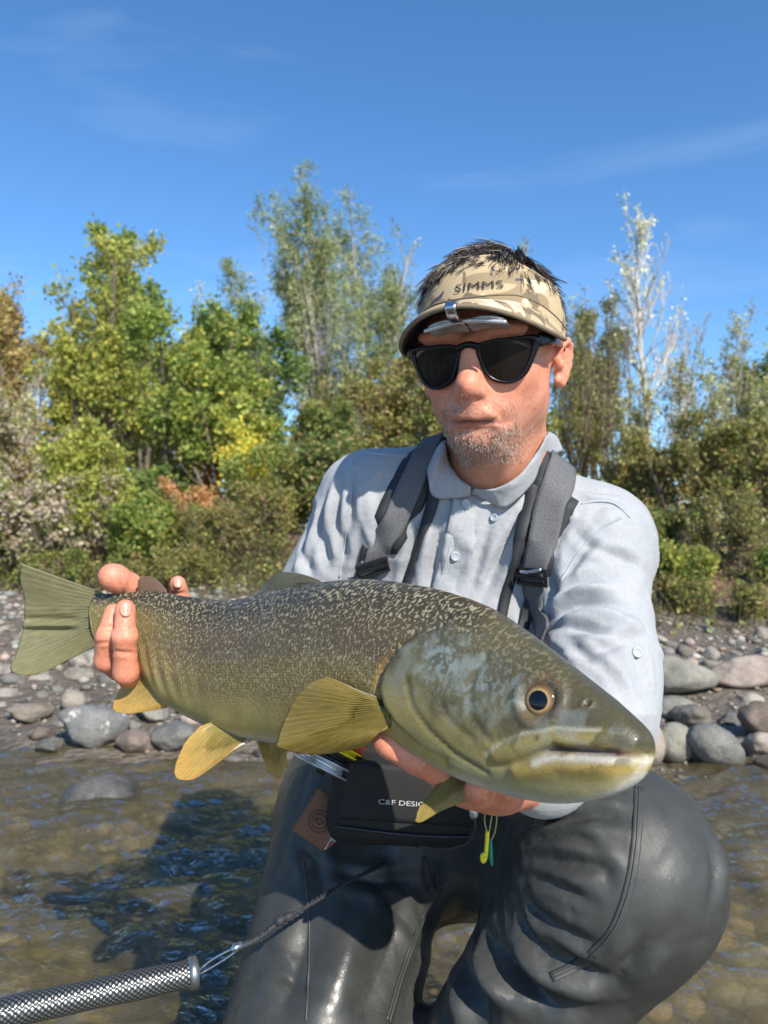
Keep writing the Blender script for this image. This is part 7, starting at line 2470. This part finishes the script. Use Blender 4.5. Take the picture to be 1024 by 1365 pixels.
lathe('end_cap', (A0, Mh), [(0.0001, -0.0030), (0.0108, -0.0030), (0.0126, -0.0020), (0.0130, 0.0020), (0.0122, 0.0046), (0.0108, 0.0052)], simple_mat('dull_metal', (0.30, 0.31, 0.31), 0.35, 0.9, var=0.2), nh, 48)
tl = empty('tether_cord', tuple(P(360, 1240, 0.68)))
tag(tl, 'black braided tether with steel swivel tying the woven handle to the waders', 'cord')
child('wire_loop', tube_mesh('wire_loop', PP((262, 1296, 0.643), (285, 1278, 0.645), (312, 1264, 0.648), (316, 1267, 0.648), (290, 1285, 0.645), (262, 1301, 0.643)), 0.0009, 6, 40), m_steel, tl)
child('swivel', tube_mesh('swivel', PP((309, 1267, 0.647), (316, 1262, 0.649), (324, 1258, 0.652)), [0.0022, 0.0036, 0.0030, 0.0020], 10, 12), m_steel, tl)
tp_ = catmull(PP((318, 1262, 0.650), (345, 1250, 0.656), (372, 1228, 0.668), (385, 1222, 0.675), (430, 1195, 0.705), (470, 1172, 0.735), (515, 1150, 0.770)), 120)
s_ = np.linspace(0, 1, 120)
wob_ = np.stack([np.cos(s_ * 150), np.sin(s_ * 130), np.sin(s_ * 150)], 1) * 0.0011
for k_ in (1, -1):
    child('strand', tube_mesh('strand', tp_ + k_ * wob_, np.where(s_ < 0.32, 0.0020, 0.0014), 6), m_web_dark, tl)
for px_, py_, d_ in ((373, 1227, 0.668), (384, 1222, 0.675)):
    kn = P(px_, py_, d_)
    child('knot', tube_mesh('knot', kn + np.array([(-0.005, 0, -0.003), (0, -0.003, 0.001), (0.005, 0, 0.003)]), [0.002, 0.0042, 0.002], 8, 12), m_web_dark, tl)

# ---- yellow leaf lying on the wet stone
lfp = empty('fallen_leaf', tuple(P(158, 1000, 2.40)))
tag(lfp, 'curled yellow autumn leaf lying on the wet dark red stone', 'leaf')
u = np.linspace(0, 1, 16)[:, None]; w2 = np.linspace(-1, 1, 9)[None]
wid = 0.019 * np.sin(np.pi * np.clip(u, 0.02, 0.98)) ** 0.8 * w2
A_, Bp = P(143, 1004, 2.36), P(170, 993, 2.40)
axl = norm(Bp - A_); sdv = norm(np.cross(axl, (0, -0.5, 1.0))); upv = np.cross(sdv, axl)
G = A_ + (Bp - A_) * u[..., None] + sdv * wid[..., None] + upv * (0.006 * np.abs(w2) + 0.008 * np.sin(u * 5))[..., None]
child('blade', slab('blade', G, 0.0008), simple_mat('yellow_leaf', (0.55, 0.36, 0.04), 0.5, var=0.25, scale=60), lfp)
child('leaf_stalk', tube_mesh('leaf_stalk', np.vstack([A_ - axl * 0.02 - np.array((0, 0, 0.004)), A_, A_ + axl * 0.01]), 0.0010, 5, 8), simple_mat('yellow_stalk', (0.40, 0.25, 0.05), 0.6), lfp)
